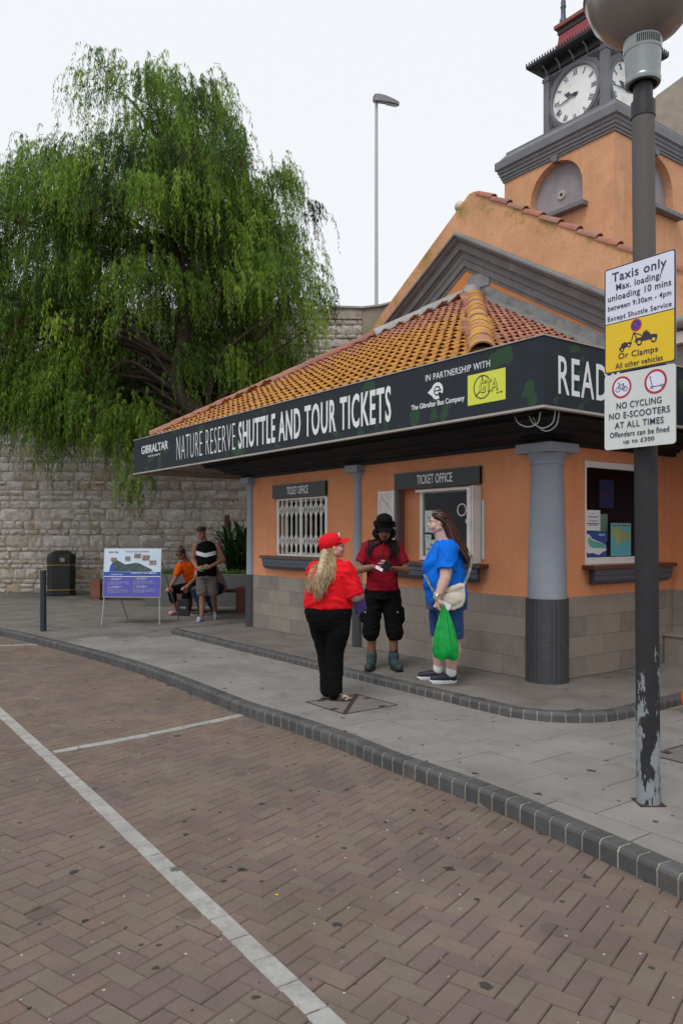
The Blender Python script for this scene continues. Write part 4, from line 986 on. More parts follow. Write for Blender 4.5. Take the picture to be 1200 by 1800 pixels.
clockface(lambda a,z,d: (cc[0]+a, cc[1]-CH+.04-d, z), (1,0,0), 9, 44)
square_sweep([(.03,CZ1-.14),(.03,CZ1-.02),(.05,CZ1-.02),(.05,CZ1+.0),(.22,CZ1+.02),(.25,CZ1+.05),(.26,CZ1+.10),(.20,CZ1+.11)], 'eaves', M_black, half=CH)
cr = MB()
for k in range(30):
    t = -CH-.24+k*(2*CH+.48)/29
    for x,y in ((-CH-.25,t),(t,-CH-.25)): cr.obox((cc[0]+x,cc[1]+y,CZ1+.125),(1,0,0),(0,1,0),(0,0,1),.010,.010,.03)
cr.build('eaves_cresting', M_black, T)
for k in range(5):
    t = -CH+.08+k*(2*CH-.16)/4
    for x,y,d in ((-CH-.0,t,(-1,0)),(t,-CH-.0,(0,-1))):
        P = [Vector((cc[0]+x,cc[1]+y,CZ1-.16)),Vector((cc[0]+x+d[0]*.03,cc[1]+y+d[1]*.03,CZ1-.10)),Vector((cc[0]+x+d[0]*.06,cc[1]+y+d[1]*.06,CZ1-.05)),Vector((cc[0]+x+d[0]*.16,cc[1]+y+d[1]*.16,CZ1-.0))]
        tp(MB().tube(P,[.015,.022,.018,.02],6), 'eaves_bracket', M_cgrey)
square_sweep([(.20,CZ1+.10),(.02,CZ1+.16),(-.09,CZ1+.26),(-.16,CZ1+.40),(-.19,CZ1+.55),(-.20,CZ1+.70)], 'mansard_roof', M_red, half=CH)
square_sweep([(-.20,CZ1+.66),(-.18,CZ1+.68),(-.18,CZ1+.76),(-.16,CZ1+.78)], 'roof_frieze', M_black, half=CH)
square_sweep([(-.16,CZ1+.78),(-.13,CZ1+.79),(-.13,CZ1+.86),(-.18,CZ1+.88),(-.7,CZ1+.89)], 'roof_cornice', M_redb, half=CH)
for sx in (-1,1):
    for sy in (-1,1):
        tp(MB().lathe([(.075,0),(.075,.10),(.05,.14),(.045,.32),(.06,.36),(.045,.40),(.05,.46),(.04,.50),(.04,.8),(.06,.86),(.06,1.0)],14,(cc[0]+sx*.45,cc[1]+sy*.45,CZ1+.87)), 'lantern_post', M_slate, smooth=True)
tp(MB().box(cc[0]-.62,cc[0]+.62,cc[1]-.62,cc[1]+.62,CZ1+1.86,CZ1+1.98), 'lantern_roof', M_black)
tp(MB().lathe([(.30,1.0),(.27,1.06),(.22,1.3),(.17,1.5),(.02,1.6),(.02,1.9)],20,(cc[0],cc[1],CZ1)), 'bell', M_black, smooth=True)
# ================================================================== old rubble wall at the back
WY = 20.9
SW = empty('stone_wall', (-4, WY, 0)); tag(SW, 'tall old rubble stone wall closing the square behind the tree', 'wall')
MB().box(-14,4.60,.02,1.4,-.1,7.62).build('wall_core', M_wmort, SW)
MB().box(-14,4.55,-.03,.4,7.40,7.68).build('wall_capping', M_wmort, SW)
def stone_mesh(seed):
    R = random.Random(seed); nx, nz = 6, 4; mb = MB(); vs = []; fs = []
    for j in range(nz+1):
        for i in range(nx+1):
            x = i/nx-.5; z = j/nz-.5; e = max(abs(x),abs(z))*2
            edge = (i in (0,nx)) + (j in (0,nz))
            jx = R.uniform(-.05,.05) ; jz = R.uniform(-.08,.08)
            k = .90 if edge == 2 else 1
            y = -1+R.uniform(-.35,.3) if not edge else -.35+R.uniform(-.12,.12)
            if edge == 0 and (i in (1,nx-1) or j in (1,nz-1)): y += .12
            vs.append((x*k+jx*(.6 if edge else 1), y, z*k+jz*(.6 if edge else 1)))
    for j in range(nz):
        for i in range(nx): a = j*(nx+1)+i; fs.append((a,a+1,a+nx+2,a+nx+1))
    ring = [i for i in range(nx+1)]+[j*(nx+1)+nx for j in range(1,nz+1)]+[nz*(nx+1)+i for i in range(nx-1,-1,-1)]+[j*(nx+1) for j in range(nz-1,0,-1)]
    o = len(vs); vs += [(vs[i][0]*1.02, .4, vs[i][2]*1.02) for i in ring]; m = len(ring)
    for k in range(m): fs.append((ring[k], ring[(k+1)%m], o+(k+1)%m, o+k)[::-1])
    return mb.add(vs, fs)
smb = [stone_mesh(100+i) for i in range(14)]
sme = []
for b in smb:
    me = b.mesh('stone', smooth=True); me.materials.append(M_stone); sme.append(me)
stones = []; z = .0; R = random.Random(5)
while z < 7.38:
    h = R.choice([.12,.16,.19,.22,.25,.28,.33]) ; big = z > 5.3
    if z+h > 7.4: h = 7.4-z+.001
    x = -11.2+R.uniform(0,.3)
    while x < .55:
        wd = h*R.uniform(1.0,2.3) if h > .2 else h*R.uniform(1.2,3.0)
        if big and x > -1.2: pass
        x1 = min(x+wd, .56)
        if x1-x > .08:
            hh2 = h
            if h > .24 and R.random() < .16:        # two thin stones instead of one
                for q in (0,.5): stones.append((x,x1,z+q*h,z+(q+.5)*h))
            else: stones.append((x,x1,z,z+h))
        x = x1 if wd else x+.1
    z += h
def vis(s):
    x = (s[0]+s[1])/2; z = (s[2]+s[3])/2
    if -9.4 < x < -2.5 and z < 3.4: return 2 if z < 3.0 else 1
    if x > -.7 and z > 5.2: return 3
    return 0
stones.sort(key=lambda s: (-vis(s), -(s[1]-s[0])*(s[3]-s[2])))
st = MB()
for i, s in enumerate(stones):
    k = R.randrange(14); gx = R.uniform(.012,.03); sx, sz = (s[1]-s[0]-gx), (s[3]-s[2]-gx)
    Mx = Matrix.Translation(((s[0]+s[1])/2+4, .015, (s[2]+s[3])/2)) @ Matrix.Rotation(R.gauss(0,.02),4,'Y') @ Matrix.Diagonal((sx*(1 if R.random()<.5 else -1), R.uniform(.018,.045), sz, 1))
    if i < 300 and vis(s): put('stone', sme[k], None, SW, Mx)
    else: st.add([Mx @ Vector(v) for v in smb[k].v], smb[k].f)
tag(st.build('stone', M_stone, SW, smooth=True, merge=False), kind='stuff')
MB().box(.85,.98,-.02,.05,1.55,2.1).build('brick_patch', M_brickred, SW)
# rendered length of the wall that climbs to the right
RW = empty('rendered_wall', (.56, WY, 0)); tag(RW, 'bare cement rendered wall rising to the right beside the rubble wall', 'wall')
tp_ = [(0,-.1),(9,-.1),(9,10.2),(4.5,8.9),(2.0,8.25),(1.0,7.86),(.5,7.72),(0,7.66)]
holed(tp_, [], lambda a,b,d: (a,-.02+d,b), 1.2).build('wall_face', M_rend, RW)
cpb = []
for x,zz in ((-.9,7.70),(0,7.67),(.5,7.73),(1.0,7.87),(2.0,8.26),(4.5,8.91)): cpb.append([(x,-.08,zz),(x,-.08,zz+.05),(x,.5,zz+.05),(x,.5,zz)])
MB().sweep(cpb, closed_ring=True, cap=True).build('wall_capping', M_trim, RW)
# bastion far behind the tower
ba = empty('bastion', (0,0,0)); tag(ba, 'sloping bare concrete bastion far behind the clock tower', 'wall')
holed([(12.2,0),(30,0),(30,24),(19.5,24),(12.2,18.6)][::1], [], lambda a,b,d: (a,30+d,b), 3).build('bastion_face', M_rend, ba)

# ================================================================== street lamp beyond the wall
FL = empty('street_lamp', (1.17, 26, 0)); tag(FL, 'tall slim grey street lamp with a flat head beyond the wall', 'street lamp', None)
MB().lathe([(.10,0),(.085,6),(.085,9.0),(.062,9.2),(.05,16.2)],14).build('pole', M_steel, FL, smooth=True)
hd = MB(); hs_ = []
for x,wd,zt,zb in ((-.12,.09,16.27,16.17),(-.05,.14,16.35,16.14),(.1,.15,16.35,16.15),(.3,.15,16.30,16.12),(.55,.14,16.20,16.06),(.76,.11,16.09,16.02)):
    hs_.append([(x,-wd*1.3,zb-wd*.5),(x,-wd*1.1,zt-wd*.3),(x,wd*1.1,zt),(x,wd*1.3,zb+.02)])
hd.sweep(hs_, closed_ring=True, cap=True).build('lamp_head', mat('weathered_alloy', (.17,.17,.18), .5, bump=0), FL)
MB().obox((.50,-.03,15.99),(1,0,-.2),(0,1,.28),(0,0,1),.18,.10,.012).build('lens', M_trim, FL)
# globe lamp beside the gable
GL = empty('globe_lamp', (2.63, 17.2, 0)); tag(GL, 'small cream globe lamp on a black post peeping over the left slope of the gable', 'lamp')
MB().lathe([(.04,5.0),(.035,8.45),(.07,8.5),(.05,8.6),(.08,8.68),(.06,8.74)],12).build('post', M_black, GL, smooth=True)
MB().sphere((0,0,8.86),.125,20,14).build('globe', mat('cream_glass', (.62,.55,.38), .3, var=.03, bump=0), GL, smooth=True)
# cctv camera behind the left hip
cx0, cy0 = -.36, 16.6
CT = empty('security_camera', (cx0,cy0,0)); tag(CT, 'white dome security camera on a black bracket above the left roof hip', 'security camera')
MB().lathe([(.06,5.18),(.115,5.20),(.12,5.34),(.10,5.40),(.03,5.43)],20).build('housing', M_white, CT, smooth=True)
MB().sphere((0,0,5.17),.095,18,10).build('dome', M_blackp, CT, smooth=True)
MB().box(-.03,.25,-.03,.03,5.40,5.46).box(.22,.28,-.06,.06,5.2,5.5).build('arm', M_white, CT); MB().box(.30,.36,-.05,.05,3.3,5.60).box(.16,.36,-.02,.02,5.58,5.61).build('bracket_post', M_black, CT)

# ================================================================== chipped lamp post with signs in front
P0 = Vector((1.795,4.53,0))
LP = empty('lamp_post', P0); tag(LP, 'dark chipped lamp post in the foreground carrying the taxi signs and a glass shade', 'lamp post')
LP.rotation_euler = (0, -math.radians(.45), 0)
MB().lathe([(.066,.0),(.0655,2.0),(.063,4.02)],28).build('pole', M_post, LP, smooth=True)
MB().box(-.075,.075,-.075,.075,-.01,.006).build('base_plate', M_iron, LP)
MB().lathe([(.068,4.01),(.068,4.10),(.055,4.105),(.053,4.33)],28).build('pole_sleeve', M_black, LP, smooth=True)
MB().lathe([(.078,4.20),(.096,4.203),(.10,4.215),(.10,4.235),(.096,4.24),(.103,4.38),(.103,4.385)],36,cap=False).build('collar', M_alloy, LP, smooth=True)
MB().lathe([(.105,4.385),(.107,4.39),(.108,4.45),(.103,4.462),(.04,4.465)],36,cap=False).build('glass_collar', M_clear, LP, smooth=True)
for k in range(14):
    a = -2.2+k*.1; MB().obox((.105*math.cos(a),.105*math.sin(a),4.425),(math.cos(a),math.sin(a),0),(-math.sin(a),math.cos(a),0),(0,0,1),.0035,.003,.022).build('vent_slot', M_black, LP)
MB().lathe([(.06,4.455),(.13,4.475),(.21,4.53),(.28,4.61),(.318,4.71),(.325,4.82),(.30,4.88)],48,cap=False).build('shade', M_smoke, LP, smooth=True)
MB().lathe([(.318,4.73),(.331,4.735),(.331,4.75),(.318,4.755)],48,cap=False).build('shade_rim', M_alloy, LP, smooth=True)
# both plates face up the street: local x runs left to right, z up
def signplate(name, label, z0, z1, m, edge, parts):
    o = empty(name, (1.702,4.435,0), math.radians(-53.56)); tag(o, label, 'sign')
    r = .018; W_, = (.226,)
    pts = []
    for sx,sz,a0 in ((1,-1,-90),(1,1,0),(-1,1,90),(-1,-1,180)):
        for k in range(5):
            a = math.radians(a0+k*22.5); pts.append((sx*(W_-r)+r*math.cos(a), (z1-r if sz>0 else z0+r)+r*math.sin(a)))
    holed(pts, [], lambda a,b,d: (a,d,b), .003).build('plate', M_steel, o)
    for pp in parts: pp(o)
    MB().tube([(.03,.012,z0+.1),(.03,.012,z1-.05)],.01,6).box(-.02,.13,.003,.02,z0+.08,z0+.11).box(-.02,.13,.003,.02,z1-.13,z1-.10).build('clip', M_steel, o)
    return o
def sheetr(m, x0, x1, z0, z1, y, r=.012, corners=(1,1,1,1)):
    pts = []
    for i,(cx_,cz_,a0) in enumerate(((x1-r,z0+r,-90),(x1-r,z1-r,0),(x0+r,z1-r,90),(x0+r,z0+r,180))):
        if corners[i]:
            for k in range(5): a = math.radians(a0+k*22.5); pts.append((cx_+r*math.cos(a), cz_+r*math.sin(a)))
        else: pts.append((x1 if i < 2 else x0, z0 if i in (0,3) else z1))
    return lambda o, m=m: holed(pts, [], lambda a,b,d: (a,y+d,b), .0008).build('printed_face', m, o)
def tx(body, x, z, wd, ht, m=None, fat=.005, y=-.0045, space=1.08): return lambda o: text(body, m or M_signk, o, (x,y,z), (1,0,0),(0,0,1), wd, ht, fat, space=space, depth=.0006)
def ring(cx_, cz_, r0, r1, m, y, a0=0, a1=360):
    def f(o):
        n = max(8,int((a1-a0)/9)); rg = []
        for k in range(n+1):
            a = math.radians(a0+(a1-a0)*k/n); rg.append([(cx_+r*math.cos(a), y+d, cz_+r*math.sin(a)) for r,d in ((r0,0),(r1,0),(r1,.0007),(r0,.0007))])
        MB().sweep(rg, closed_ring=True, cap=(a1-a0 < 359)).build('symbol', m, o)
    return f
def bars(segs, wd, m, y):
    def f(o):
        mb = MB()
        for a,b in segs:
            d = Vector((b[0]-a[0],0,b[1]-a[1])); mb.obox(((a[0]+b[0])/2,y,(a[1]+b[1])/2), d, (-d.z,0,d.x), (0,1,0), d.length/2, wd/2, .0004)
        mb.build('symbol', m, o)
    return f
def poly(P, m, y): return lambda o: holed(P, [], lambda a,b,d: (a,y+d,b), .0008).build('symbol', m, o)
Z1, Z2, Z3, Z4 = 3.146, 2.815, 2.525, 2.515
Zb = 2.072
car = lambda cx_,cz_,s,rot: [ (cx_+s*(x*math.cos(rot)-z*math.sin(rot)), cz_+s*(x*math.sin(rot)+z*math.cos(rot))) for x,z in [(-.5,-.12),(.5,-.12),(.5,.04),(.42,.10),(.2,.13),(.08,.28),(-.22,.28),(-.34,.12),(-.5,.08)]]
tk = lambda pts: [(.03+p[0]*.9, 2.66+p[1]*.9) for p in pts]
parts1 = [sheetr(M_signk,-.225,.225,Z3+.001,Z1-.001,-.0016,.018), sheetr(M_signw,-.217,.217,Z2+.004,Z1-.008,-.0026,.012,(0,1,1,0)), sheetr(M_signy,-.217,.217,Z3+.008,Z2-.002,-.0026,.012,(1,0,0,1)),
  tx('Taxis only',0,3.078,.345,.070,fat=.007), tx('Max. loading/',.0,3.018,.29,.050,fat=.006), tx('unloading 10 mins',0,2.962,.40,.050,fat=.006), tx('between 9:30am - 4pm',0,2.905,.40,.040,fat=.005), tx('Except Shuttle Service',0,2.843,.405,.038,fat=.005),
  ring(-.015,2.775,.0005,.029,M_signb,-.0034), ring(-.015,2.775,.027,.035,M_signr,-.0042), bars([((-.036,2.796),(.006,2.754))],.008,M_signr,-.0046),
  poly([(-.025,2.675),(.115,2.675),(.118,2.695),(.10,2.702),(.075,2.704),(.065,2.722),(.03,2.722),(.018,2.70),(-.02,2.698)],M_signk,-.0034), bars([((-.012,2.70),(-.032,2.735)),((-.032,2.735),(.02,2.71)),((-.032,2.735),(-.045,2.69))],.006,M_signk,-.0036),
  ring(.005,2.672,.009,.018,M_signk,-.0044), ring(.095,2.672,.009,.018,M_signk,-.0044), ring(.005,2.672,.0005,.010,M_signy,-.005), ring(.095,2.672,.0005,.010,M_signy,-.005), bars([((.030,2.722),(.052,2.732)),((.052,2.732),(.052,2.722))],.006,M_signk,-.0036),
  poly(car(-.085,2.668,.085,.35),M_signk,-.0034), ring(-.105,2.650,.005,.012,M_signk,-.0044), ring(-.06,2.668,.005,.012,M_signk,-.0044), ring(-.105,2.650,.0004,.006,M_signy,-.005), ring(-.06,2.668,.0004,.006,M_signy,-.005),
  tx('Or Clamps',-.005,2.610,.25,.046,fat=.007), tx('All other vehicles',0,2.560,.30,.033,fat=.005)]
signplate('taxi_sign', 'white and yellow plate reading Taxis only, upper of the two on the chipped post', Z3, Z1, None, None, parts1)
bike = lambda x,z: (-.11+x, 2.432+z)
parts2 = [sheetr(M_signg,-.225,.225,Zb+.001,Z4-.001,-.0016,.018),
  ring(-.11,2.432,.0005,.052,M_signw,-.0026), ring(-.11,2.432,.052,.064,M_signr,-.003), ring(.105,2.432,.0005,.056,M_signw,-.0026), ring(.105,2.432,.056,.069,M_signr,-.003),
  ring(-.134,2.421,.012,.0155,M_signk,-.0036), ring(-.086,2.421,.012,.0155,M_signk,-.0036),
  bars([(bike(-.024,-.011),bike(-.014,.016)),(bike(-.014,.016),(-.098,2.446)),((-.098,2.446),(-.108,2.418)),((-.108,2.418),(-.124,2.446)),((-.108,2.418),(-.086,2.421)),((-.098,2.446),(-.086,2.421)),((-.098,2.446),(-.100,2.453)),(bike(-.014,.016),(-.128,2.458)),((-.136,2.458),(-.120,2.460)),((-.105,2.453),(-.094,2.453))],.0028,M_signk,-.0036),
  bars([((.072,2.46),(.088,2.402)),((.066,2.462),(.080,2.462)),((.088,2.405),(.135,2.405)),((.135,2.405),(.145,2.412))],.0035,M_signk,-.0036), ring(.082,2.402,.005,.0085,M_signk,-.0040), ring(.146,2.404,.005,.0085,M_signk,-.0040),
  tx('NO CYCLING',.0,2.325,.285,.037,fat=.005), tx('NO E-SCOOTERS',0,2.268,.385,.037,fat=.005), tx('AT ALL TIMES',0,2.211,.31,.037,fat=.005), tx('Offenders can be fined',0,2.158,.375,.032,fat=.006), tx('up to £300',0,2.110,.195,.032,fat=.006)]
signplate('cycling_sign', 'off-white plate with two red rings reading NO CYCLING, lower on the chipped post', Zb, Z4, None, None, parts2)

# ================================================================== street furniture on the pavement
B = empty('litter_bin', (-7.28,20.15,0), .30); tag(B, 'black octagonal litter bin with gold bands in front of the rubble wall', 'litter bin')
def octo(r, sq=.38): return [(r*x,r*y) for x,y in ((-1+sq,-1),(1-sq,-1),(1,-1+sq),(1,1-sq),(1-sq,1),(-1+sq,1),(-1,1-sq),(-1,-1+sq))]
def octl(prof, name, m):
    rings = [[(*p,z) for p in octo(r)] for r,z in prof]; return MB().sweep(rings, closed_ring=True, cap=True).build(name, m, B)
octl([(.33,0),(.35,.02),(.35,.12),(.34,.125),(.34,.14)], 'plinth', M_blackp); octl([(.342,.14),(.347,.145),(.347,.16),(.342,.165)], 'gold_band', M_gold)
body = octl([(.335,.165),(.34,.17),(.34,.78)], 'body', M_blackp); octl([(.342,.78),(.352,.785),(.352,.80),(.342,.805)], 'gold_band', M_gold)
hood = octl([(.345,.805),(.345,1.02),(.33,1.06),(.18,1.15),(.17,1.16)], 'hood', M_blackp); octl([(.16,1.16),(.15,1.18),(.06,1.185)], 'hood_cap', M_gold)
for rz_ in range(4):
    c_, s_ = math.cos(rz_*math.pi/2), math.sin(rz_*math.pi/2)
    Mx = Matrix.Rotation(rz_*math.pi/2,4,'Z')
    MB().obox((0,-.347,.93),(1,0,0),(0,1,0),(0,0,1),.13,.004,.075).build('aperture', M_inner, B, M=Mx)
    MB().obox((.03,-.352,.93),(1,0,0),(0,1,0),(0,0,1),.06,.002,.055).build('aperture', M_wmort, B, M=Mx)
    MB().box(-.12,.12,-.347,-.341,.42,.70).build('door_panel', M_black, B, M=Mx); MB().box(-.06,.06,-.351,-.3475,.48,.66).build('door_badge', M_blackp, B, M=Mx)
bo = tag(MB().lathe([(.052,-.02),(.050,.0),(.048,.9),(.05,.965),(.05,.985),(.044,.995)],24).build('bollard', M_black, smooth=True, M=Matrix.Translation((-4.85,12.6,0))), 'dark blue-black round bollard near the left edge by the kerb', 'bollard')
bo.data.materials[0] = mat('bollard_paint', (.02,.028,.04), .5, var=.1, bump=0)
# display board
E_ = empty('display_board', (-3.66,13.5,0), -.03); tag(E_, 'tour display board with violet lower half standing on thin metal legs', 'display board')
W_ = .50; tilt = -.10
bz0, bz1 = .49, 1.325
def ep(x, z, d=0): return (x, .0+(z-bz0)*.11-d, z)
def eb(x0,x1,z0,z1,m,name,d0,d1):
    vs = [ep(x0,z0,d1),ep(x1,z0,d1),ep(x1,z1,d1),ep(x0,z1,d1),ep(x0,z0,d0),ep(x1,z0,d0),ep(x1,z1,d0),ep(x0,z1,d0)]
    return MB().add(vs,[(0,1,2,3),(7,6,5,4),(0,4,5,1),(1,5,6,2),(2,6,7,3),(3,7,4,0)]).build(name, m, E_)
eb(-W_-.01,W_+.01,bz0-.015,bz1+.01,M_trim,'frame',-.015,.0); eb(-W_,W_,bz0+.38,bz1,M_sky2,'printed_face',.001,.003); eb(-W_,W_,bz0,bz0+.35,M_purp,'printed_face',.001,.003); eb(-W_,W_,bz0+.355,bz0+.43,M_bluep,'printed_face',.0035,.005); eb(-W_,W_,bz0+.345,bz0+.356,M_paperw,'printed_face',.0035,.006)
def epoly(P, m, d, name='printed_shape'):
    n = len(P); vs = [ep(x,z,d) for x,z in P]; return MB().add(vs,[tuple(range(n))]).build(name, m, E_)
epoly([(-.41,.925),(-.39,1.03),(-.33,1.12),(-.28,1.13),(-.2,1.09),(-.13,1.05),(-.05,1.06),(.05,1.08),(.12,1.07),(.22,1.02),(.33,.97),(.36,.94),(.3,.925)], M_rockp, .0045)
epoly([(-.41,.925),(-.39,1.03),(-.34,1.05),(-.32,.96),(-.33,.925)], M_bluep, .005)
for x,z,a,b in ((-.38,1.10,.10,.07),(-.13,1.11,.09,.08),(.03,1.16,.12,.08),(.17,1.12,.13,.09),(.30,1.04,.12,.08)): eb(x,x+a,z,z+b,M_photo,'printed_photo',.0055,.007)
def et(body, x, z, wd, ht, m, fat=0): text(body, m, E_, ep(x,z,.008), (1,0,0), (0,.11,1), wd, ht, fat)
et('ROCK TOUR',-.34,1.265,.17,.028,M_redp,.03); et('The best way to see Gibraltar',.08,1.275,.42,.035,M_redp); et('THE HIGHEST POINT',-.27,.875,.22,.018,M_paperw,.02); et('THE BEST WAY TO VISIT GIBRALTAR',.20,.90,.45,.024,M_paperw,.03)
ringp = lambda cx_,cz_,r,m: epoly([(cx_+r*math.cos(k*.4),cz_+r*math.sin(k*.4)) for k in range(16)], m, .0045)
R = random.Random(3)
for (x,z) in ((-.43,.79),(.02,.80),(-.43,.65),(.02,.66)):
    ringp(x+.03,z+.0,.02,M_photo); et('TOUR INFORMATION',x+.16,z+.012,.19,.014,M_paperw,.02); et('AND TICKETS',x+.14,z-.008,.15,.012,M_paperw,.02)
    for k in range(5):
        L = R.uniform(.33,.41) if k < 4 else .2; et('from the cable car to the upper rock and the caves all day',x+.0+L/2+.01,z-.04-k*.014,L,.009,M_paperw)
for sx in (-1,1):
    MB().tube([(sx*(W_-.015),.03,.49),(sx*(W_+.01),-.05,0)],.011,8).build('leg', M_steel, E_, smooth=True)
    MB().tube([(sx*(W_-.02)+.0,.08,1.2),(sx*(W_-.02)+.12,.95,0)],.011,8).build('leg', M_lead, E_, smooth=True)
# benches: terracotta blocks with a dark plank
def bench(x, y, rz, label, L=1.7, w_=.42):
    t = empty('bench', (x,y,0), rz); tag(t, label, 'bench')
    for sx in (-1,1):
        MB().box(sx*L/2-.24*(sx>0)-.0, sx*L/2+.24*(sx<0), -w_/2,w_/2,.0,.06).build('block_foot', M_terra, t)
        MB().box(sx*L/2-.26*(sx>0)-.0+.0, sx*L/2+.26*(sx<0), -w_/2-.01,w_/2+.01,.0605,.50).build('end_block', M_terra, t, bevel=.01)
    for k in range(3): MB().box(-L/2+.26,L/2-.26,-w_/2+.02+k*.135,-w_/2+.13+k*.135,.40,.45).build('seat_plank', M_wood, t)
    return t
b1 = bench(-2.62,15.9,-.12, 'terracotta block bench the two seated people sit on', 1.55)
bb = bench(-5.2,18.6,-.25, 'terracotta block bench standing behind the display board', 1.6)
# planter
PL_ = empty('planter', (-1.0,18.2,0)); tag(PL_, 'low grey concrete planter against the rubble wall behind the bench', 'planter')
MB().box(-3.3,1.5,-1.25,-1.1,0,.70).box(-3.3,-3.15,-1.1,1.6,0,.70).build('planter_wall', M_conc, PL_, bevel=.01); MB().box(-3.15,1.5,-1.1,2.5,0,.60).build('soil', M_earth, PL_)
# grass tufts in the planter, one mass
def blades(n, fn, m, name, parent, wd=.006):
    P = []; F = []; tone = []
    for i in range(n):
        (x,y,z), (dx,dy,dz), L, W_, tn = fn(); d = Vector((dx,dy,dz)).normalized(); sd_ = d.cross(Vector((0,0,1)))
        if sd_.length < .05: sd_ = Vector((random.random()-.5,random.random()-.5,0))
        sd_.normalize(); p = Vector((x,y,z)); k = len(P); mid = p+d*L*.55+Vector((0,0,L*.08)); end = p+d*L-Vector((0,0,L*.15))
        P += [p-sd_*W_*.6, p+sd_*W_*.6, mid+sd_*W_, mid-sd_*W_, end]; F += [(k,k+1,k+2,k+3),(k+3,k+2,k+4)]; tone += [tn]*5
    me = bpy.data.meshes.new(name); me.from_pydata(P,[],F); a = me.attributes.new('tone','FLOAT','POINT'); a.data.foreach_set('value', tone)
    return put(name, me, m, parent)
R = random.Random(11)
tag(blades(5200, lambda: ((R.uniform(-3.2,1.5),R.uniform(-1.15,-.3),.58),(R.gauss(0,.5),R.gauss(-.1,.5),1),R.uniform(.12,.30),.008,R.random()), M_grassm, 'grass', PL_), kind='stuff')
# strap-leaved shrub
SH = empty('strap_leaf_shrub', (-2.55,18.0,.6)); tag(SH, 'dark strap-leaved shrub in the planter just left of the ticket office', 'shrub')
def strap():
    a = R.uniform(0,6.283); e = R.uniform(.4,1.8); h = R.uniform(0,.75); q = R.random()
    return ((R.uniform(-.25,.25)+.15,R.uniform(-.2,.2),h),(math.cos(a),math.sin(a)*.8,e),R.uniform(.55,.95),R.uniform(.028,.05),q)
tag(blades(230, strap, M_leaf2, 'leaves', SH), kind='stuff')
MB().tube([(.1,0,-.1),(.15,0,.5),(.12,.05,1.0)],[.05,.04,.02],8).build('stem', M_bark, SH)
# dropped orange bag at the right-hand edge by the kerb
ob = MB().sphere((0,0,.13),.14,16,12,(1,1,1)); tag(ob.build('orange_ball', mat('orange_plastic',(.75,.16,.01),.4,bump=0), None, smooth=True, M=Matrix.Translation((3.12,6.78,0.0))), 'rounded orange object at the right edge beside the raised kerb', 'ball')
# small litter
for (x,y,z,m,s) in ((-2.62,3.9,-.105,M_paperw,.012),(1.05,5.2,-.105,M_gyel,.012),(-.30,3.6,-.105,M_signy,.007),(-3.1,7.9,-.105,M_trim,.02)):
    tag(MB().obox((0,0,0),(1,.3,0),(-.3,1,0),(0,0,1),s,s*.5,.002).build('litter_scrap', m, None, M=Matrix.Translation((x,y,z))), {M_paperw.name:'small white scrap of litter lying on the clay pavers',M_gyel.name:'yellow leaf scrap on the pavers near the kerb',M_trim.name:'pale scrap of litter far up the paved road',M_signy.name:'orange-yellow leaf scrap beside the white block line'}[m.name], 'litter', 'scraps on the road' )

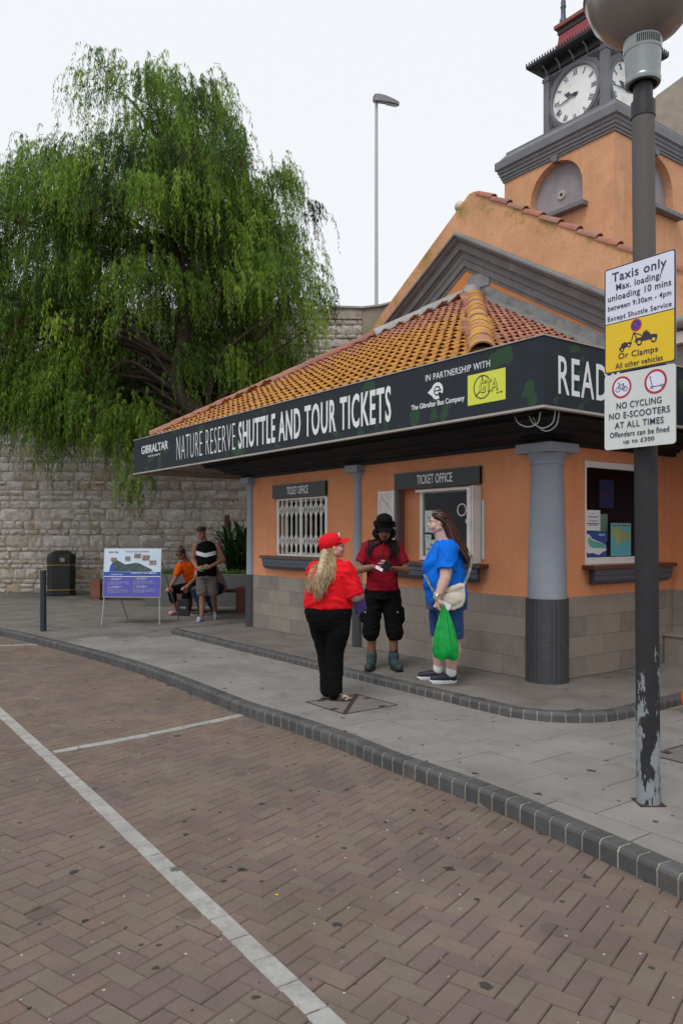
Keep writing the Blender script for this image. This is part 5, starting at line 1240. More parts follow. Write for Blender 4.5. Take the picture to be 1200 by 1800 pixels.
# ================================================================== pepper tree
def make_tree():
    t = empty('pepper_tree', (-1.9,17.6,0)); tag(t, 'large drooping pepper tree with red berries filling the upper left', 'tree')
    ox, oy = -1.9, 17.6
    tr = MB()
    def W3(px, py, Y): return Vector(((px-600)/1360*Y-ox, Y-oy, 1.57+(940-py)/1360*Y))
    pts = [(-0.0,0,0),(.05,0,1.6),(-.1,0,2.9),(-1.2,-.2,4.1),(-1.75,-.3,4.9),(-1.62,-.3,5.9),(-1.55,-.2,6.9),(-1.9,-.2,8.2),(-2.2,0,9.6)]
    C = catmull(pts, 4); n=len(C)
    tr.tube(C, [.30*(1-.85*i/n) for i in range(n)], 12)
    tr.build('trunk', M_bark, t, smooth=True)
    R = random.Random(21); rng = np.random.default_rng(4)
    # crown envelope: centres (x, y, z) and radii, in metres about the trunk foot
    S_ = [(-1.9,0,10.1,1.5,1.7,2.0),(-3.35,0,11.6,.85,.8,.85),(-1.1,-.2,8.9,1.35,1.7,2.2),(-4.5,0,8.4,2.0,1.9,2.0),(-2.6,-.4,8.3,2.1,2.0,2.0),
          (.1,0,6.8,1.45,1.7,1.8),(.25,.2,8.9,1.0,.9,1.1),(-2.9,.1,6.7,2.6,2.0,1.7),(-5.1,0,5.9,2.0,2.0,1.8),(-.6,.9,5.4,1.6,1.3,1.3),
          (-4.5,-.2,4.85,1.3,1.4,.9),(-6.9,0,6.9,2.0,2.0,2.6),(-.1,0,7.9,1.2,1.4,1.2),(-2.2,1.0,4.9,1.2,.9,.8),(-7.6,0,9.0,1.5,1.5,1.6),(-2.6,1.1,5.3,2.3,.8,1.3),(-1.0,.2,5.2,1.2,1.2,.9)]
    dens = [1300,150,1700,1900,2100,1350,200,2100,1700,1100,600,1500,600,330,800,1500,500]
    # branches from the trunk to each mass
    br = MB()
    for (x,y,z,a,b,c) in S_:
        base = min(C[6:], key=lambda q: (q-Vector((x*.6,y,z-1.5+R.uniform(-.8,1.4)))).length)
        for k in range(5):
            e = Vector((x+R.uniform(-.75,.75)*a, y+R.uniform(-.7,.7)*b, z+R.uniform(-.6,.45)*c))
            m1 = base.lerp(e,.35)+Vector((R.uniform(-.4,.4),R.uniform(-.4,.4),R.uniform(.1,.7))); m2 = base.lerp(e,.7)+Vector((R.uniform(-.3,.3),R.uniform(-.3,.3),R.uniform(.1,.6)))
            Q = catmull([base,m1,m2,e],4); br.tube(Q, [.06*(1-.9*i/len(Q)) for i in range(len(Q))], 5)
            for q in range(5):
                s0 = Q[R.randrange(5,len(Q))]; e2 = s0+Vector((R.uniform(-.8,.8),R.uniform(-.6,.6),R.uniform(-.1,.6)))
                br.tube([s0,s0.lerp(e2,.5)+Vector((0,0,.12)),e2-Vector((0,0,.1))],[.014,.009,.004],4)
    tag(br.build('branches', M_bark, t, smooth=True, merge=False), kind='stuff')
    # hanging strands
    V = []; TONE = []
    starts = []; lens = []; tones = []
    for (x,y,z,a,b,c), n in zip(S_, dens):
        # clumps: strands gather round a few tips, leaving gaps between
        nc = max(8, n//16); d = rng.normal(size=(nc,3)); d /= np.linalg.norm(d,axis=1)[:,None]; d[:,2] = np.abs(d[:,2])*np.where(rng.random(nc) < .8, 1, -1)
        rr = rng.random(nc)**.3; rr = np.where(rng.random(nc) < .10, rr*1.12, rr)
        cc_ = np.array([x,y,z])+d*rr[:,None]*np.array([a,b,c])
        ct_ = rng.normal(.02,.20,nc)
        idx = rng.integers(0,nc,n); p = cc_[idx]+rng.normal(size=(n,3))*np.array([.17,.17,.15])
        starts.append(p); lens.append(rng.uniform(.35,1.0,n)); tones.append(.42+ct_[idx]+rng.normal(0,.07,n))
    # long fringe on the lower left and right
    for (x0,x1,z,n,L) in ((-5.9,-4.4,4.7,260,.9),(-4.9,-4.3,4.05,80,1.0),(-7.2,-5.6,4.9,240,.85),(-3.5,-2.75,4.0,90,.7),(-2.9,-2.78,2.9,40,.6),(-2.55,-2.45,3.0,20,.6),(-4.6,-2.2,4.3,420,.8),(-6.2,-5.5,4.6,70,.7)):
        p = np.stack([rng.uniform(x0,x1,n), rng.normal(0,.5,n) , z+rng.normal(0,.3,n)],1); starts.append(p); lens.append(L*rng.uniform(.6,1.15,n)); tones.append(rng.normal(.5,.12,n))
    p = np.concatenate(starts); L = np.concatenate(lens); tn = np.clip(np.concatenate(tones),0,.9); n = len(p)
    out = np.stack([p[:,0]+2.6, p[:,1], np.zeros(n)],1); out /= (np.linalg.norm(out,axis=1)[:,None]+1e-6)
    out += rng.normal(0,.5,(n,3))*np.array([1,1,0]); k = 15; allv = []; allt = []
    for j in range(k):
        s = j/(k-1); arch = .22*(1-np.exp(-3*s)); q = p+out*(arch*L)[:,None]; q[:,2] += L*(.10*math.sin(s*2.2)-s*s*.75-s*.15)
        for side in (-1,1):
            ang = rng.uniform(0,6.283,n); ld = np.stack([np.cos(ang)*.45, np.sin(ang)*.45, -np.ones(n)*rng.uniform(.6,1.6,n)],1); ld /= np.linalg.norm(ld,axis=1)[:,None]
            wv = np.cross(ld, rng.normal(size=(n,3))); wv /= np.linalg.norm(wv,axis=1)[:,None]
            ll = rng.uniform(.07,.15,n)[:,None]; ww = rng.uniform(.0055,.0105,n)[:,None]
            q2 = q+rng.normal(0,.012,(n,3))
            a_ = q2; b_ = q2+ld*ll*.45+wv*ww; c_ = q2+ld*ll; d_ = q2+ld*ll*.45-wv*ww
            allv.append(np.stack([a_,b_,c_,d_],1)); tt = tn+rng.normal(0,.05,n); tt = np.clip(tt,0,.92)
            allt.append(np.repeat(tt[:,None],4,1))
    # berries: short dense red clusters
    nb = 4000; ib = rng.integers(0,n,nb); q = p[ib]-np.stack([np.zeros(nb),np.zeros(nb),rng.uniform(.05,.4,nb)],1)
    for j in range(7):
        qq = q+rng.normal(0,.028,(nb,3)); qq[:,2] -= j*.025; w1_ = rng.normal(size=(nb,3))*.014; w2_ = rng.normal(size=(nb,3))*.014
        allv.append(np.stack([qq-w1_,qq-w2_,qq+w1_,qq+w2_],1)); allt.append(np.full((nb,4),.98))
    Vv = np.concatenate(allv).reshape(-1,3).astype(np.float32); T_ = np.concatenate(allt).reshape(-1).astype(np.float32); nq = len(Vv)//4
    me = bpy.data.meshes.new('crown'); me.vertices.add(nq*4); me.vertices.foreach_set('co', Vv.ravel()); me.loops.add(nq*4); me.loops.foreach_set('vertex_index', np.arange(nq*4,dtype=np.int32))
    me.polygons.add(nq); me.polygons.foreach_set('loop_start', np.arange(0,nq*4,4,dtype=np.int32)); me.polygons.foreach_set('loop_total', np.full(nq,4,dtype=np.int32)); me.update(); me.validate()
    at = me.attributes.new('tone','FLOAT','POINT'); at.data.foreach_set('value', T_)
    cr = put('crown', me, M_leaf, t); tag(cr, kind='stuff'); print('leaf quads', nq)
    # twigs that carry the strands
    tw = MB()
    for i in range(0,n,9):
        a = Vector(p[i]); o_ = Vector(out[i]); tw.tube([a+Vector((0,0,.06)),a+o_*.12*L[i]+Vector((0,0,.03)),a+o_*.2*L[i]-Vector((0,0,.45*L[i]))],[.007,.005,.003],3,cap=False)
    tag(tw.build('twigs', M_bark, t, merge=False), kind='stuff')
make_tree()
# ================================================================== people
def V(*a): return Vector(a)
class Flesh:
    """closed overlapping volumes that are fused into one continuous skin"""
    def __init__(s): s.mb = MB()
    def cap(s, a, b, r0, r1, n=14, flat=1.0, fdir=None, fe=False):
        a, b = Vector(a), Vector(b); d = b-a; L = d.length
        if L < 1e-5: return s.ell(a, (r0,r0,r0))
        t = d/L; u = t.cross(V(0,0,1)) if abs(t.z) < .95 else t.cross(V(0,1,0))
        if fdir is not None: u = (Vector(fdir)-t*Vector(fdir).dot(t))
        u.normalize(); w = t.cross(u); vs = []; fs = []; prof = []
        for k in range(5): q = math.pi/2*(1-k/4.0); prof.append((-r0*math.sin(q), max(.0005, r0*math.cos(q))))
        if fe: prof += [(L-.012, r1*.99), (L+.0, r1*1.02)]
        else:
            for k in range(5): q = math.pi/2*(k/4.0); prof.append((L+r1*math.sin(q), max(.0005, r1*math.cos(q))))
        for z, r in prof:
            for k in range(n): q = 2*math.pi*k/n; vs.append(a+t*z+u*(r*math.cos(q)*flat)+w*(r*math.sin(q)))
        m = len(prof)
        for i in range(m-1):
            for k in range(n): k2 = (k+1)%n; fs.append((i*n+k,i*n+k2,(i+1)*n+k2,(i+1)*n+k))
        fs.append(tuple(range(n-1,-1,-1))); fs.append(tuple((m-1)*n+k for k in range(n)))
        s.mb.add(vs, fs); return s
    def chain(s, pts, rs, **k):
        for i in range(len(pts)-1): s.cap(pts[i], pts[i+1], rs[i], rs[i+1], **k)
        return s
    def ell(s, c, r, X=(1,0,0), Y=(0,1,0), Z=(0,0,1), n=18, m=12):
        c = Vector(c); X, Y, Z = Vector(X).normalized(), Vector(Y).normalized(), Vector(Z).normalized(); vs = []; fs = []
        for i in range(m+1):
            t = math.pi*(i+.0)/m; st_, ct = max(.01,math.sin(t)), math.cos(t)
            for k in range(n): a = 2*math.pi*k/n; vs.append(c+X*(r[0]*st_*math.cos(a))+Y*(r[1]*st_*math.sin(a))+Z*(r[2]*ct))
        for i in range(m):
            for k in range(n): k2=(k+1)%n; fs.append((i*n+k,(i+1)*n+k,(i+1)*n+k2,i*n+k2))
        fs.append(tuple(range(n))); fs.append(tuple(m*n+n-1-k for k in range(n)))
        s.mb.add(vs, fs); return s
    def loft(s, rings, n=28, power=2.3):
        """rings: (x, y, z, rx, ry[, heading]) stacked; rounded-rectangle sections"""
        vs = []; fs = []
        for rr in rings:
            x,y,z,rx,ry = rr[:5]; h = rr[5] if len(rr) > 5 else 0
            for k in range(n):
                a = 2*math.pi*k/n; c, q = math.cos(a), math.sin(a)
                px = rx*math.copysign(abs(c)**(2/power), c); py = ry*math.copysign(abs(q)**(2/power), q)
                vs.append((x+px*math.cos(h)-py*math.sin(h), y+px*math.sin(h)+py*math.cos(h), z))
        for i in range(len(rings)-1):
            for k in range(n): k2=(k+1)%n; fs.append((i*n+k,i*n+k2,(i+1)*n+k2,(i+1)*n+k))
        fs.append(tuple(range(n-1,-1,-1))); fs.append(tuple((len(rings)-1)*n+k for k in range(n)))
        if rings[0][2] > rings[-1][2]: fs = [f[::-1] for f in fs]
        s.mb.add(vs, fs); return s
    def build(s, name, m, parent, voxel=.008, smooth=4, wrinkle=0, wscale=(9,9,16), wseed=0, mesh_only=False, drag=None):
        me = bpy.data.meshes.new(name); me.from_pydata(s.mb.v, [], s.mb.f)
        bm = bmesh.new(); bm.from_mesh(me); bmesh.ops.recalc_face_normals(bm, faces=bm.faces); bm.to_mesh(me); bm.free()
        o = bpy.data.objects.new(name, me); COL.objects.link(o)
        r = o.modifiers.new('r','REMESH'); r.mode = 'VOXEL'; r.voxel_size = voxel; r.use_smooth_shade = True
        if smooth: q = o.modifiers.new('s','SMOOTH'); q.factor = .5; q.iterations = smooth
        me2 = bpy.data.meshes.new_from_object(o.evaluated_get(bpy.context.evaluated_depsgraph_get())); bpy.data.objects.remove(o)
        n = len(me2.vertices); co = np.empty(n*3); me2.vertices.foreach_get('co', co); co = co.reshape(-1,3)
        if drag is not None: co = drag(co)
        if wrinkle:
            no = np.empty(n*3); me2.vertices.foreach_get('normal', no); no = no.reshape(-1,3); f = np.empty(n); sc = wscale; nz = noise.noise
            for i in range(n):
                x,y,z = co[i]
                w0 = nz((x*2.1+wseed,y*2.1,z*2.1))*2.2
                a = nz((x*sc[0]+w0, y*sc[1]-w0, z*sc[2]+w0*2+wseed)); b = nz((x*sc[0]*2.3+wseed, y*sc[1]*2.3, z*sc[2]*2.1+w0*3))
                f[i] = (1-abs(a)*2.2)*.75+b*.45
            co = co+no*(f*wrinkle)[:,None]
        me2.vertices.foreach_set('co', co.ravel()); me2.update(); me2.polygons.foreach_set('use_smooth', [True]*len(me2.polygons)); me2.materials.clear()
        me2.name = name
        return put(name, me2, m, parent)
def basis(fwd, up=(0,0,1)):
    f = Vector(fwd).normalized(); r = f.cross(Vector(up)).normalized(); u = r.cross(f).normalized(); return f, r, u
def head(F, c, fwd, s=1.0, up=(0,0,1), plump=1.0):
    """adds skull, jaw, nose, ears, lips to F; returns a function from face axes (right, forward, up) to world"""
    f, r, u = basis(fwd, up); c = Vector(c); P = lambda x,y,z: c+(r*x+f*y+u*z)*s
    F.ell(P(0,-.012,.03), (.074*s,.092*s,.088*s), r, f, u); F.ell(P(0,.012,-.03), (.060*s*plump,.072*s,.082*s), r, f, u)
    F.cap(P(-.018,.052,-.088), P(.018,.052,-.088), .026*s, .026*s)
    for q in (-1,1):
        F.cap(P(q*.05*plump,-.01,-.055), P(q*.02,.05,-.09), .028*s*plump, .022*s); F.ell(P(q*.037*plump,.048,-.038), (.030*s*plump,.030*s,.036*s), r, f, u); F.cap(P(q*.03,.058,-.055), P(0,.075,-.058), .026*s, .018*s)
        F.ell(P(q*.074,-.008,-.012), (.010*s,.020*s,.032*s), r, f, u, 10, 8); F.cap(P(q*.012,.083,.024), P(q*.042,.074,.026), .010*s, .009*s)
    F.cap(P(0,.082,.015), P(0,.103,-.022), .0085*s, .0125*s); F.cap(P(-.011,.093,-.027), P(.011,.093,-.027), .009*s, .009*s)
    F.cap(P(-.016,.083,-.052), P(.016,.083,-.052), .009*s, .009*s); F.cap(P(-.013,.080,-.062), P(.013,.080,-.062), .010*s, .010*s)
    return P
def face_bits(root, P, s, lipm, hairm, eyes=True, brow=True):
    if eyes:
        for q in (-1,1):
            MB().sphere(P(q*.031,.068,.006), .0115*s, 12, 8).build('eye', M_eye, root, smooth=True)
            MB().sphere(P(q*.031,.0765,.006), .0057*s, 8, 6).build('iris', M_iris, root, smooth=True)
            MB().tube([P(q*.018,.083,.011),P(q*.031,.0865,.0145),P(q*.045,.076,.010)], .0014*s, 5).build('eyelid', hairm, root, smooth=True)
    if brow:
        for q in (-1,1): MB().tube([P(q*.014,.090,.026),P(q*.032,.088,.034),P(q*.05,.074,.028)], [.0025*s,.0025*s,.0015*s], 5, flat=.6).build('eyebrow', hairm, root, smooth=True)
    MB().tube([P(-.023,.078,-.055),P(-.009,.0915,-.0525),P(0,.0925,-.0545),P(.009,.0915,-.0525),P(.023,.078,-.055)], [.002*s,.0045*s,.004*s,.0045*s,.002*s], 6).tube([P(-.02,.078,-.058),P(0,.0915,-.0615),P(.02,.078,-.058)], [.002*s,.0055*s,.002*s], 6).build('lips', lipm, root, smooth=True)
def hand(F, w, d, pn, side, s=1.0, curl=.5, spread=.10, thumb=.6):
    """w wrist, d pointing direction, pn palm normal (fingers curl towards it), side = direction of the thumb"""
    w = Vector(w); d = Vector(d).normalized(); pn = (Vector(pn)-d*Vector(pn).dot(d)).normalized(); t = (Vector(side)-d*Vector(side).dot(d)-pn*Vector(side).dot(pn)).normalized()
    pts = lambda a,b,c: w+(d*a+t*b+pn*c)*s
    for b in (-.028,-.010,.010,.026): F.cap(pts(.005,b*.6,0), pts(.082,b,-.002), .0135*s, .0125*s, 10)
    for i,(b,L) in enumerate(((.029,.070),(.010,.080),(-.010,.074),(-.028,.058))):
        base = pts(.085,b,0); dd = (d+t*(b/.03)*spread).normalized(); a = curl*(.35+.06*i); p = base; r = .0092
        for j,fr in enumerate((.45,.31,.24)):
            q = p+(dd*math.cos(a)+pn*math.sin(a))*(L*fr*s); F.cap(p, q, r*s, (r-.0008)*s, 9); p = q; r -= .0009; a += curl*.75
    p0 = pts(.018,.022,.006); p1 = pts(.048,.05,.006+.016*thumb); p2 = pts(.072,.058-.012*thumb,.008+.030*thumb); p3 = pts(.092,.056-.022*thumb,.010+.038*thumb)
    F.cap(p0,p1,.0155*s,.012*s,10); F.cap(p1,p2,.0118*s,.0105*s,10); F.cap(p2,p3,.0102*s,.009*s,10)
def locks(name, m, parent, guides, n, spread, r=.006, wave=0, seed=1, seg=10, taper=.25, freq=14):
    """hair: many thin locks that follow a few guide curves"""
    R = random.Random(seed); mb = MB(); G_ = [catmull(g, 5) for g in guides]
    for i in range(n):
        a = R.randrange(len(G_)); b = min(len(G_)-1, a+1) if R.random() < .7 else a; k = R.random(); g1, g2 = G_[a], G_[b]
        o = Vector((R.gauss(0,1),R.gauss(0,1),R.gauss(0,.5)))*spread; ph = R.uniform(0,6.28); wv = Vector((R.gauss(0,1),R.gauss(0,1),0)); wv = wv.normalized() if wv.length > 0 else V(1,0,0)
        m_ = min(len(g1),len(g2)); end = int(m_*R.uniform(.78,1.0)); pts = []; rs = []
        for j in range(max(4,end)):
            s_ = j/(m_-1); p = g1[j].lerp(g2[j], k)+o*(.35+.65*s_)+wv*(wave*math.sin(ph+s_*freq)*min(1,s_*2)); pts.append(p); rs.append(r*(1-(1-taper)*s_**2)*R.uniform(.85,1.1))
        mb.tube(pts, rs, 5)
    o = mb.build(name, m, parent, smooth=True, merge=False); tag(o, kind='stuff'); return o
M_eye = mat('eye_white', (.62,.6,.57), .3, var=0, bump=0); M_iris = mat('eye_iris', (.04,.025,.015), .2, var=0, bump=0)
M_lipr = mat('red_lips', (.28,.02,.03), .4, bump=0); M_lipp = mat('natural_lips', (.42,.19,.155), .5, bump=0); M_lipd = mat('brown_lips', (.17,.065,.05), .5, bump=0)
M_sk1 = skin('fair_skin', (.50,.29,.22)); M_sk2 = skin('light_skin', (.56,.36,.30)); M_sk3 = skin('brown_skin', (.25,.12,.072)); M_sk4 = skin('tanned_skin', (.36,.165,.10)); M_sk5 = skin('sunned_skin', (.34,.17,.12))
M_blond = mat('blond_hair', (.42,.29,.15), .5, var=.3, scale=40, fine=120, bump=.1, pal=[(.47,.34,.19),(.36,.24,.12),(.52,.40,.24),(.26,.16,.08),(.42,.29,.15)]); M_auburn = mat('auburn_hair', (.05,.016,.010), .45, var=.2, scale=30, bump=.05, pal=[(.045,.015,.010),(.06,.018,.010),(.030,.010,.008),(.09,.028,.013)])
M_bhair = mat('black_hair', (.007,.006,.007), .6, spec=.2, var=.2, scale=30, bump=.05); M_ghair = mat('grey_hair', (.25,.24,.23), .7, bump=0)
M_tred = cloth('bright_red_cotton', (.72,.010,.018)); M_tdred = cloth('dark_red_cotton', (.26,.006,.018)); M_blk = mat('black_cloth', (.0055,.0055,.006), .9, var=.05, scale=7, fine=260, bump=.12, spec=.12, bdist=.001); M_tblue = cloth('blue_cotton', (.004,.155,.72)); M_jean = cloth('blue_denim', (.022,.065,.19)); M_jean2 = cloth('dark_denim', (.018,.035,.075))
M_tor = cloth('orange_cotton', (.80,.115,.005)); M_grs = cloth('grey_shorts', (.13,.115,.105)); M_pink = cloth('pale_pink_cotton', (.5,.38,.38)); M_sockw = cloth('white_sock', (.7,.7,.72)); M_cream = mat('cream_leather', (.60,.55,.46), .5, var=.05, bump=.2)
M_teal = mat('teal_boot_suede', (.025,.065,.075), .8, var=.2, scale=20); M_rub = mat('black_rubber', (.02,.02,.022), .6, bump=0); M_soleo = mat('orange_sole', (.45,.09,.02), .6, bump=0); M_trn = mat('navy_trainer', (.012,.014,.03), .6, bump=.1); M_solew = mat('white_sole', (.65,.66,.68), .5, bump=0)
M_capr = cloth('red_cap_cotton', (.70,.010,.02)); M_gcap = cloth('grey_cap_wool', (.045,.05,.058)); M_slide = mat('pale_blue_rubber', (.30,.42,.52), .5, bump=0); M_clog = mat('pink_rubber', (.60,.30,.36), .5, bump=0)
M_green = bpy.data.materials.new('thin_green_plastic'); M_green.use_nodes = True
_n = M_green.node_tree; _n.nodes.clear(); _geo = N(_n,'ShaderNodeNewGeometry'); _c = lerpmix(_n, ramp(_n, noise_out(_n, _geo.outputs['Position'], 13, 4, .6), [(.35, 0.0),(.65, 1.0)]), (.004,.42,.06), (.02,.62,.13))
_p = N(_n,'ShaderNodeBsdfPrincipled'); _p.inputs['Roughness'].default_value = .28; _n.links.new(_c,_p.inputs['Base Color']); _tl = N(_n,'ShaderNodeBsdfTranslucent'); _n.links.new(_c,_tl.inputs['Color']); _tr = N(_n,'ShaderNodeBsdfTransparent'); _tr.inputs['Color'].default_value = (.1,.75,.2,1)
_m1 = N(_n,'ShaderNodeMixShader'); _m1.inputs[0].default_value = .4; _m2 = N(_n,'ShaderNodeMixShader'); _m2.inputs[0].default_value = .12; _o = N(_n,'ShaderNodeOutputMaterial')
_n.links.new(_p.outputs[0],_m1.inputs[1]); _n.links.new(_tl.outputs[0],_m1.inputs[2]); _n.links.new(_m1.outputs[0],_m2.inputs[1]); _n.links.new(_tr.outputs[0],_m2.inputs[2]); _n.links.new(_m2.outputs[0],_o.inputs[0])
def shoe(root, heel, toe, w, h, m, sole, solem, name='shoe', ankle=None):
    """low shoe: sole plus upper; heel, toe at floor level"""
    heel, toe = Vector(heel), Vector(toe); d = (toe-heel); L = d.length; d.normalize(); sdv = d.cross(V(0,0,1)).normalized(); z = V(0,0,1)
    F = Flesh(); ht = h
    F.cap(heel+d*.035+z*(sole+.03), heel+d*L*.45+z*(sole+.032), .034*w, .033*w, flat=1); F.cap(heel+d*L*.42+z*(sole+.028), toe-d*.04+z*(sole+.018), .036*w, .029*w); F.cap(heel+d*.04+z*(sole+.02), heel+d*.045+z*ht, .032*w, .034*w); F.cap(heel+d*.05+z*(ht*.85), toe-d*L*.40+z*(sole+.035), .034*w, .026*w)
    def drag(co): co[:,2] = np.maximum(co[:,2], heel.z+sole*.9); return co
    o = F.build(name, m, root, .006, 3, drag=drag)
    mb = MB(); rings = []
    for zz,k in ((0,.95),(sole*.2,1.0),(sole,1.02),(sole+.006,.98)):
        rr = []
        for i in range(20):
            a = 2*math.pi*i/20; x = math.cos(a); y = math.sin(a); ww = .040*w*(1+.12*x) ; rr.append(heel+d*(L/2+x*L/2*k)+sdv*(y*ww*k)+z*(zz+ (.012 if x > .85 else 0)*(zz < sole)))
        rings.append(rr)
    mb.sweep(rings, closed_ring=True, cap=True).build('sole', solem, o, smooth=True); return o

# ------------------------------------------------ woman in red, seen from behind, looking to the right
def woman_red():
    o = empty('person', (-.075,7.33,0)); tag(o, 'woman in red T-shirt, red cap and black trousers with long wavy blond hair', 'person')
    b = Flesh(); fw = V(.72,.62,0).normalized(); rt = V(.62,-.72,0).normalized()   # facing, own right-hand side
    P = head(b, (-.005,.05,1.452), (.93,.22,.26), 1.02, plump=1.16)
    b.chain([(-.02,.03,1.27),(-.01,.04,1.40)],[.066,.062])
    b.loft([(-.045,0,.78,.17,.16),(-.045,0,.95,.19,.185),(-.04,0,1.1,.18,.175),(-.03,.01,1.22,.17,.15),(-.02,.02,1.30,.09,.08)])
    sR, eR, wR = V(.13,-.10,1.21), V(.20,-.12,1.00), V(.235,.05,1.035); sL, eL, wL = V(-.16,.12,1.21), V(-.10,.24,1.0), V(.10,.26,1.03)
    b.chain([sR,eR],[.075,.060]); b.chain([eR,V(.24,-.06,1.0),wR],[.058,.052,.032]); b.chain([sL,eL,wL],[.075,.058,.03])
    hand(b, wR, (.15,1,.05), (-1,0,.2), (0,0,1), .92, .5); hand(b, wL, (1,.35,.05), (0,-.4,1), (0,-1,.2), .92, .6)
    hipR, kR, aR = V(.045,-.05,.80), V(.0,-.01,.44), V(.01,.0,.10); hipL, kL, aL = V(-.12,.06,.80), V(-.085,.07,.44), V(-.07,.05,.10)
    for h_,k_,a_ in ((hipR,kR,aR),(hipL,kL,aL)): b.chain([h_,k_,a_],[.105,.062,.038])
    for a_,t in ((aR,V(.15,-.02,0)),(aL,V(.13,.03,0))):
        b.cap(a_+V(-.02,0,-.045), a_+V(.0,0,-.05), .034, .034); b.cap(a_+V(.0,0,-.06), a_+t*.75+V(0,0,-.072), .030, .026); 
        for q in range(5): b.cap(a_+t*.7+V(0,.035-.018*q,-.077), a_+t*(1.0-.06*q)+V(0,.038-.019*q,-.083), .011, .009)
    b.build('body', M_sk1, o, .006, 2)
    hd_ = o
    face_bits(o, P, 1.02, M_lipr, M_bhair)
    # trousers
    t = Flesh(); t.loft([(-.05,.0,.955,.205,.19),(-.05,0,.90,.215,.205),(-.048,0,.84,.226,.215),(-.045,0,.76,.205,.20),(-.04,.0,.68,.165,.16)])
    t.chain([(.04,-.05,.80),(.035,-.05,.66),(.012,-.02,.46),(.015,0,.30),(.012,0,.08)],[.125,.118,.083,.075,.068]); t.chain([(-.125,.05,.80),(-.11,.06,.66),(-.078,.07,.46),(-.068,.06,.30),(-.065,.05,.085)],[.12,.115,.085,.07,.062])
    t.build('trousers', M_blk, o, .008, 3, wrinkle=.006, wscale=(8,8,20), wseed=3)
    # T-shirt
    s = Flesh(); s.loft([(-.05,0,.885,.228,.215),(-.05,0,.95,.228,.215),(-.045,0,1.02,.212,.205),(-.042,0,1.08,.215,.205),(-.03,0,1.16,.222,.20),(-.025,.005,1.22,.205,.175),(-.02,.02,1.28,.14,.12),(-.015,.03,1.33,.082,.075)], power=2.2)
    s.cap(sR+V(-.02,.01,.01), eR+V(-.0,.0,.0), .105, .088, fe=True, n=24); s.cap(sL, eL+V(-.03,-.02,.03), .105, .088, fe=True); s.cap(V(.06,.1,1.13), V(.0,.14,1.10), .12,.12); s.cap(V(.03,.12,.98),V(.05,.1,.93),.12,.12)
    s.build('t_shirt', M_tred, o, .008, 3, wrinkle=.014, wscale=(6,6,13), wseed=8)
    # cap with brim and badge
    c = Flesh(); f,r,u = basis((.93,.22,.26))
    c.ell(P(0,-.018,.055), (.093,.116,.088), r, f, u); c.cap(P(0,-.10,.015), P(0,-.06,.02), .03,.04)
    cut = lambda co: co
    co_ = c.build('cap', M_capr, o, .006, 2, wrinkle=.002)
    br = []; 
    for i in range(13):
        a = math.radians(-72+12*i); x = math.sin(a)*.084; y0 = .068+math.cos(a)*.020-.03; y1 = .078+math.cos(a)*.092
        br.append([P(x,y0,.052-abs(x)*.15),P(x*1.02,y1,.050-abs(x)*.42),P(x*1.02,y1,.044-abs(x)*.42),P(x,y0,.044-abs(x)*.15)])
    MB().sweep(br, closed_ring=True, cap=True).build('brim', M_capr, co_, smooth=True)
    bp_ = MB(); bp_.tube([P(.055+.022*math.cos(q),.072,.098+.022*math.sin(q)) for q in [k*.5236 for k in range(13)]], .0035, 5).build('badge', M_letter, co_, smooth=True)
    # hair
    G_ = [[P(-.05,-.085,.0),P(-.055,-.115,-.10),V(-.15,-.15,1.22),V(-.17,-.23,1.08),V(-.15,-.24,.97)],
          [P(.0,-.10,.0),P(.0,-.125,-.10),V(-.13,-.19,1.20),V(-.13,-.25,1.07),V(-.13,-.25,.94)],
          [P(.05,-.075,.0),P(.065,-.10,-.10),V(-.07,-.20,1.21),V(-.09,-.245,1.10),V(-.11,-.25,.98)],
          [P(.072,-.035,-.005),P(.085,-.045,-.09),V(.0,-.13,1.27),V(-.02,-.20,1.18),V(-.03,-.22,1.12)],
          [P(-.072,-.045,-.005),P(-.085,-.07,-.09),V(-.19,-.06,1.24),V(-.225,-.13,1.12),V(-.215,-.18,1.02)]]
    locks('hair', M_blond, o, G_, 560, .016, .0040, .009, 5, freq=21)
    F = Flesh(); F.chain([P(0,-.075,-.02),V(-.11,-.12,1.24),V(-.145,-.19,1.08),V(-.13,-.215,1.0)],[.06,.056,.042,.025], flat=.7); F.build('hair_mass', M_blond, o, .008, 3, wrinkle=.006)
    # sandals
    for a_,t,nm in ((aR,V(.15,-.02,0),1),(aL,V(.13,.03,0),2)):
        base = a_+V(-.055,0,0); base.z = 0; tt = a_+t*1.08; tt.z = 0; dd = (tt-base).normalized(); sdv = dd.cross(V(0,0,1)); L = (tt-base).length; rr = []
        for zz in (.0,.012):
            rr.append([base+dd*(L/2+math.cos(q)*L/2)+sdv*(math.sin(q)*.042)+V(0,0,zz) for q in [k*math.pi/9 for k in range(18)]])
        so_ = MB().sweep(rr, closed_ring=True, cap=True).build('sandal', M_rub, o, smooth=False)
        for fr in (.52,.72):
            c0 = base+dd*L*fr; MB().tube([c0+sdv*.045+V(0,0,.01),c0+sdv*.03+V(0,0,.055-.015*(fr>.6)),c0-sdv*.03+V(0,0,.055-.015*(fr>.6)),c0-sdv*.045+V(0,0,.01)], .015, 8, flat=.35).build('strap', M_rub, so_, smooth=True)
            for q in (-.02,.0,.02): MB().sphere(c0+sdv*q+V(0,-.005,.066-.018*(fr>.6)), .0055, 8, 6).build('stud', M_letter, so_)
    bk = MB().obox((.245,.02,.945),(.55,.6,.25),(-.2,0,1),(.7,-.7,0),.075,.11,.006).build('booklet', mat('violet_booklet',(.06,.04,.20),.4,bump=0), None, M=Matrix.Translation(o.location))
    tag(bk, 'violet booklet held against her front by the woman in the red cap', 'booklet')
woman_red()

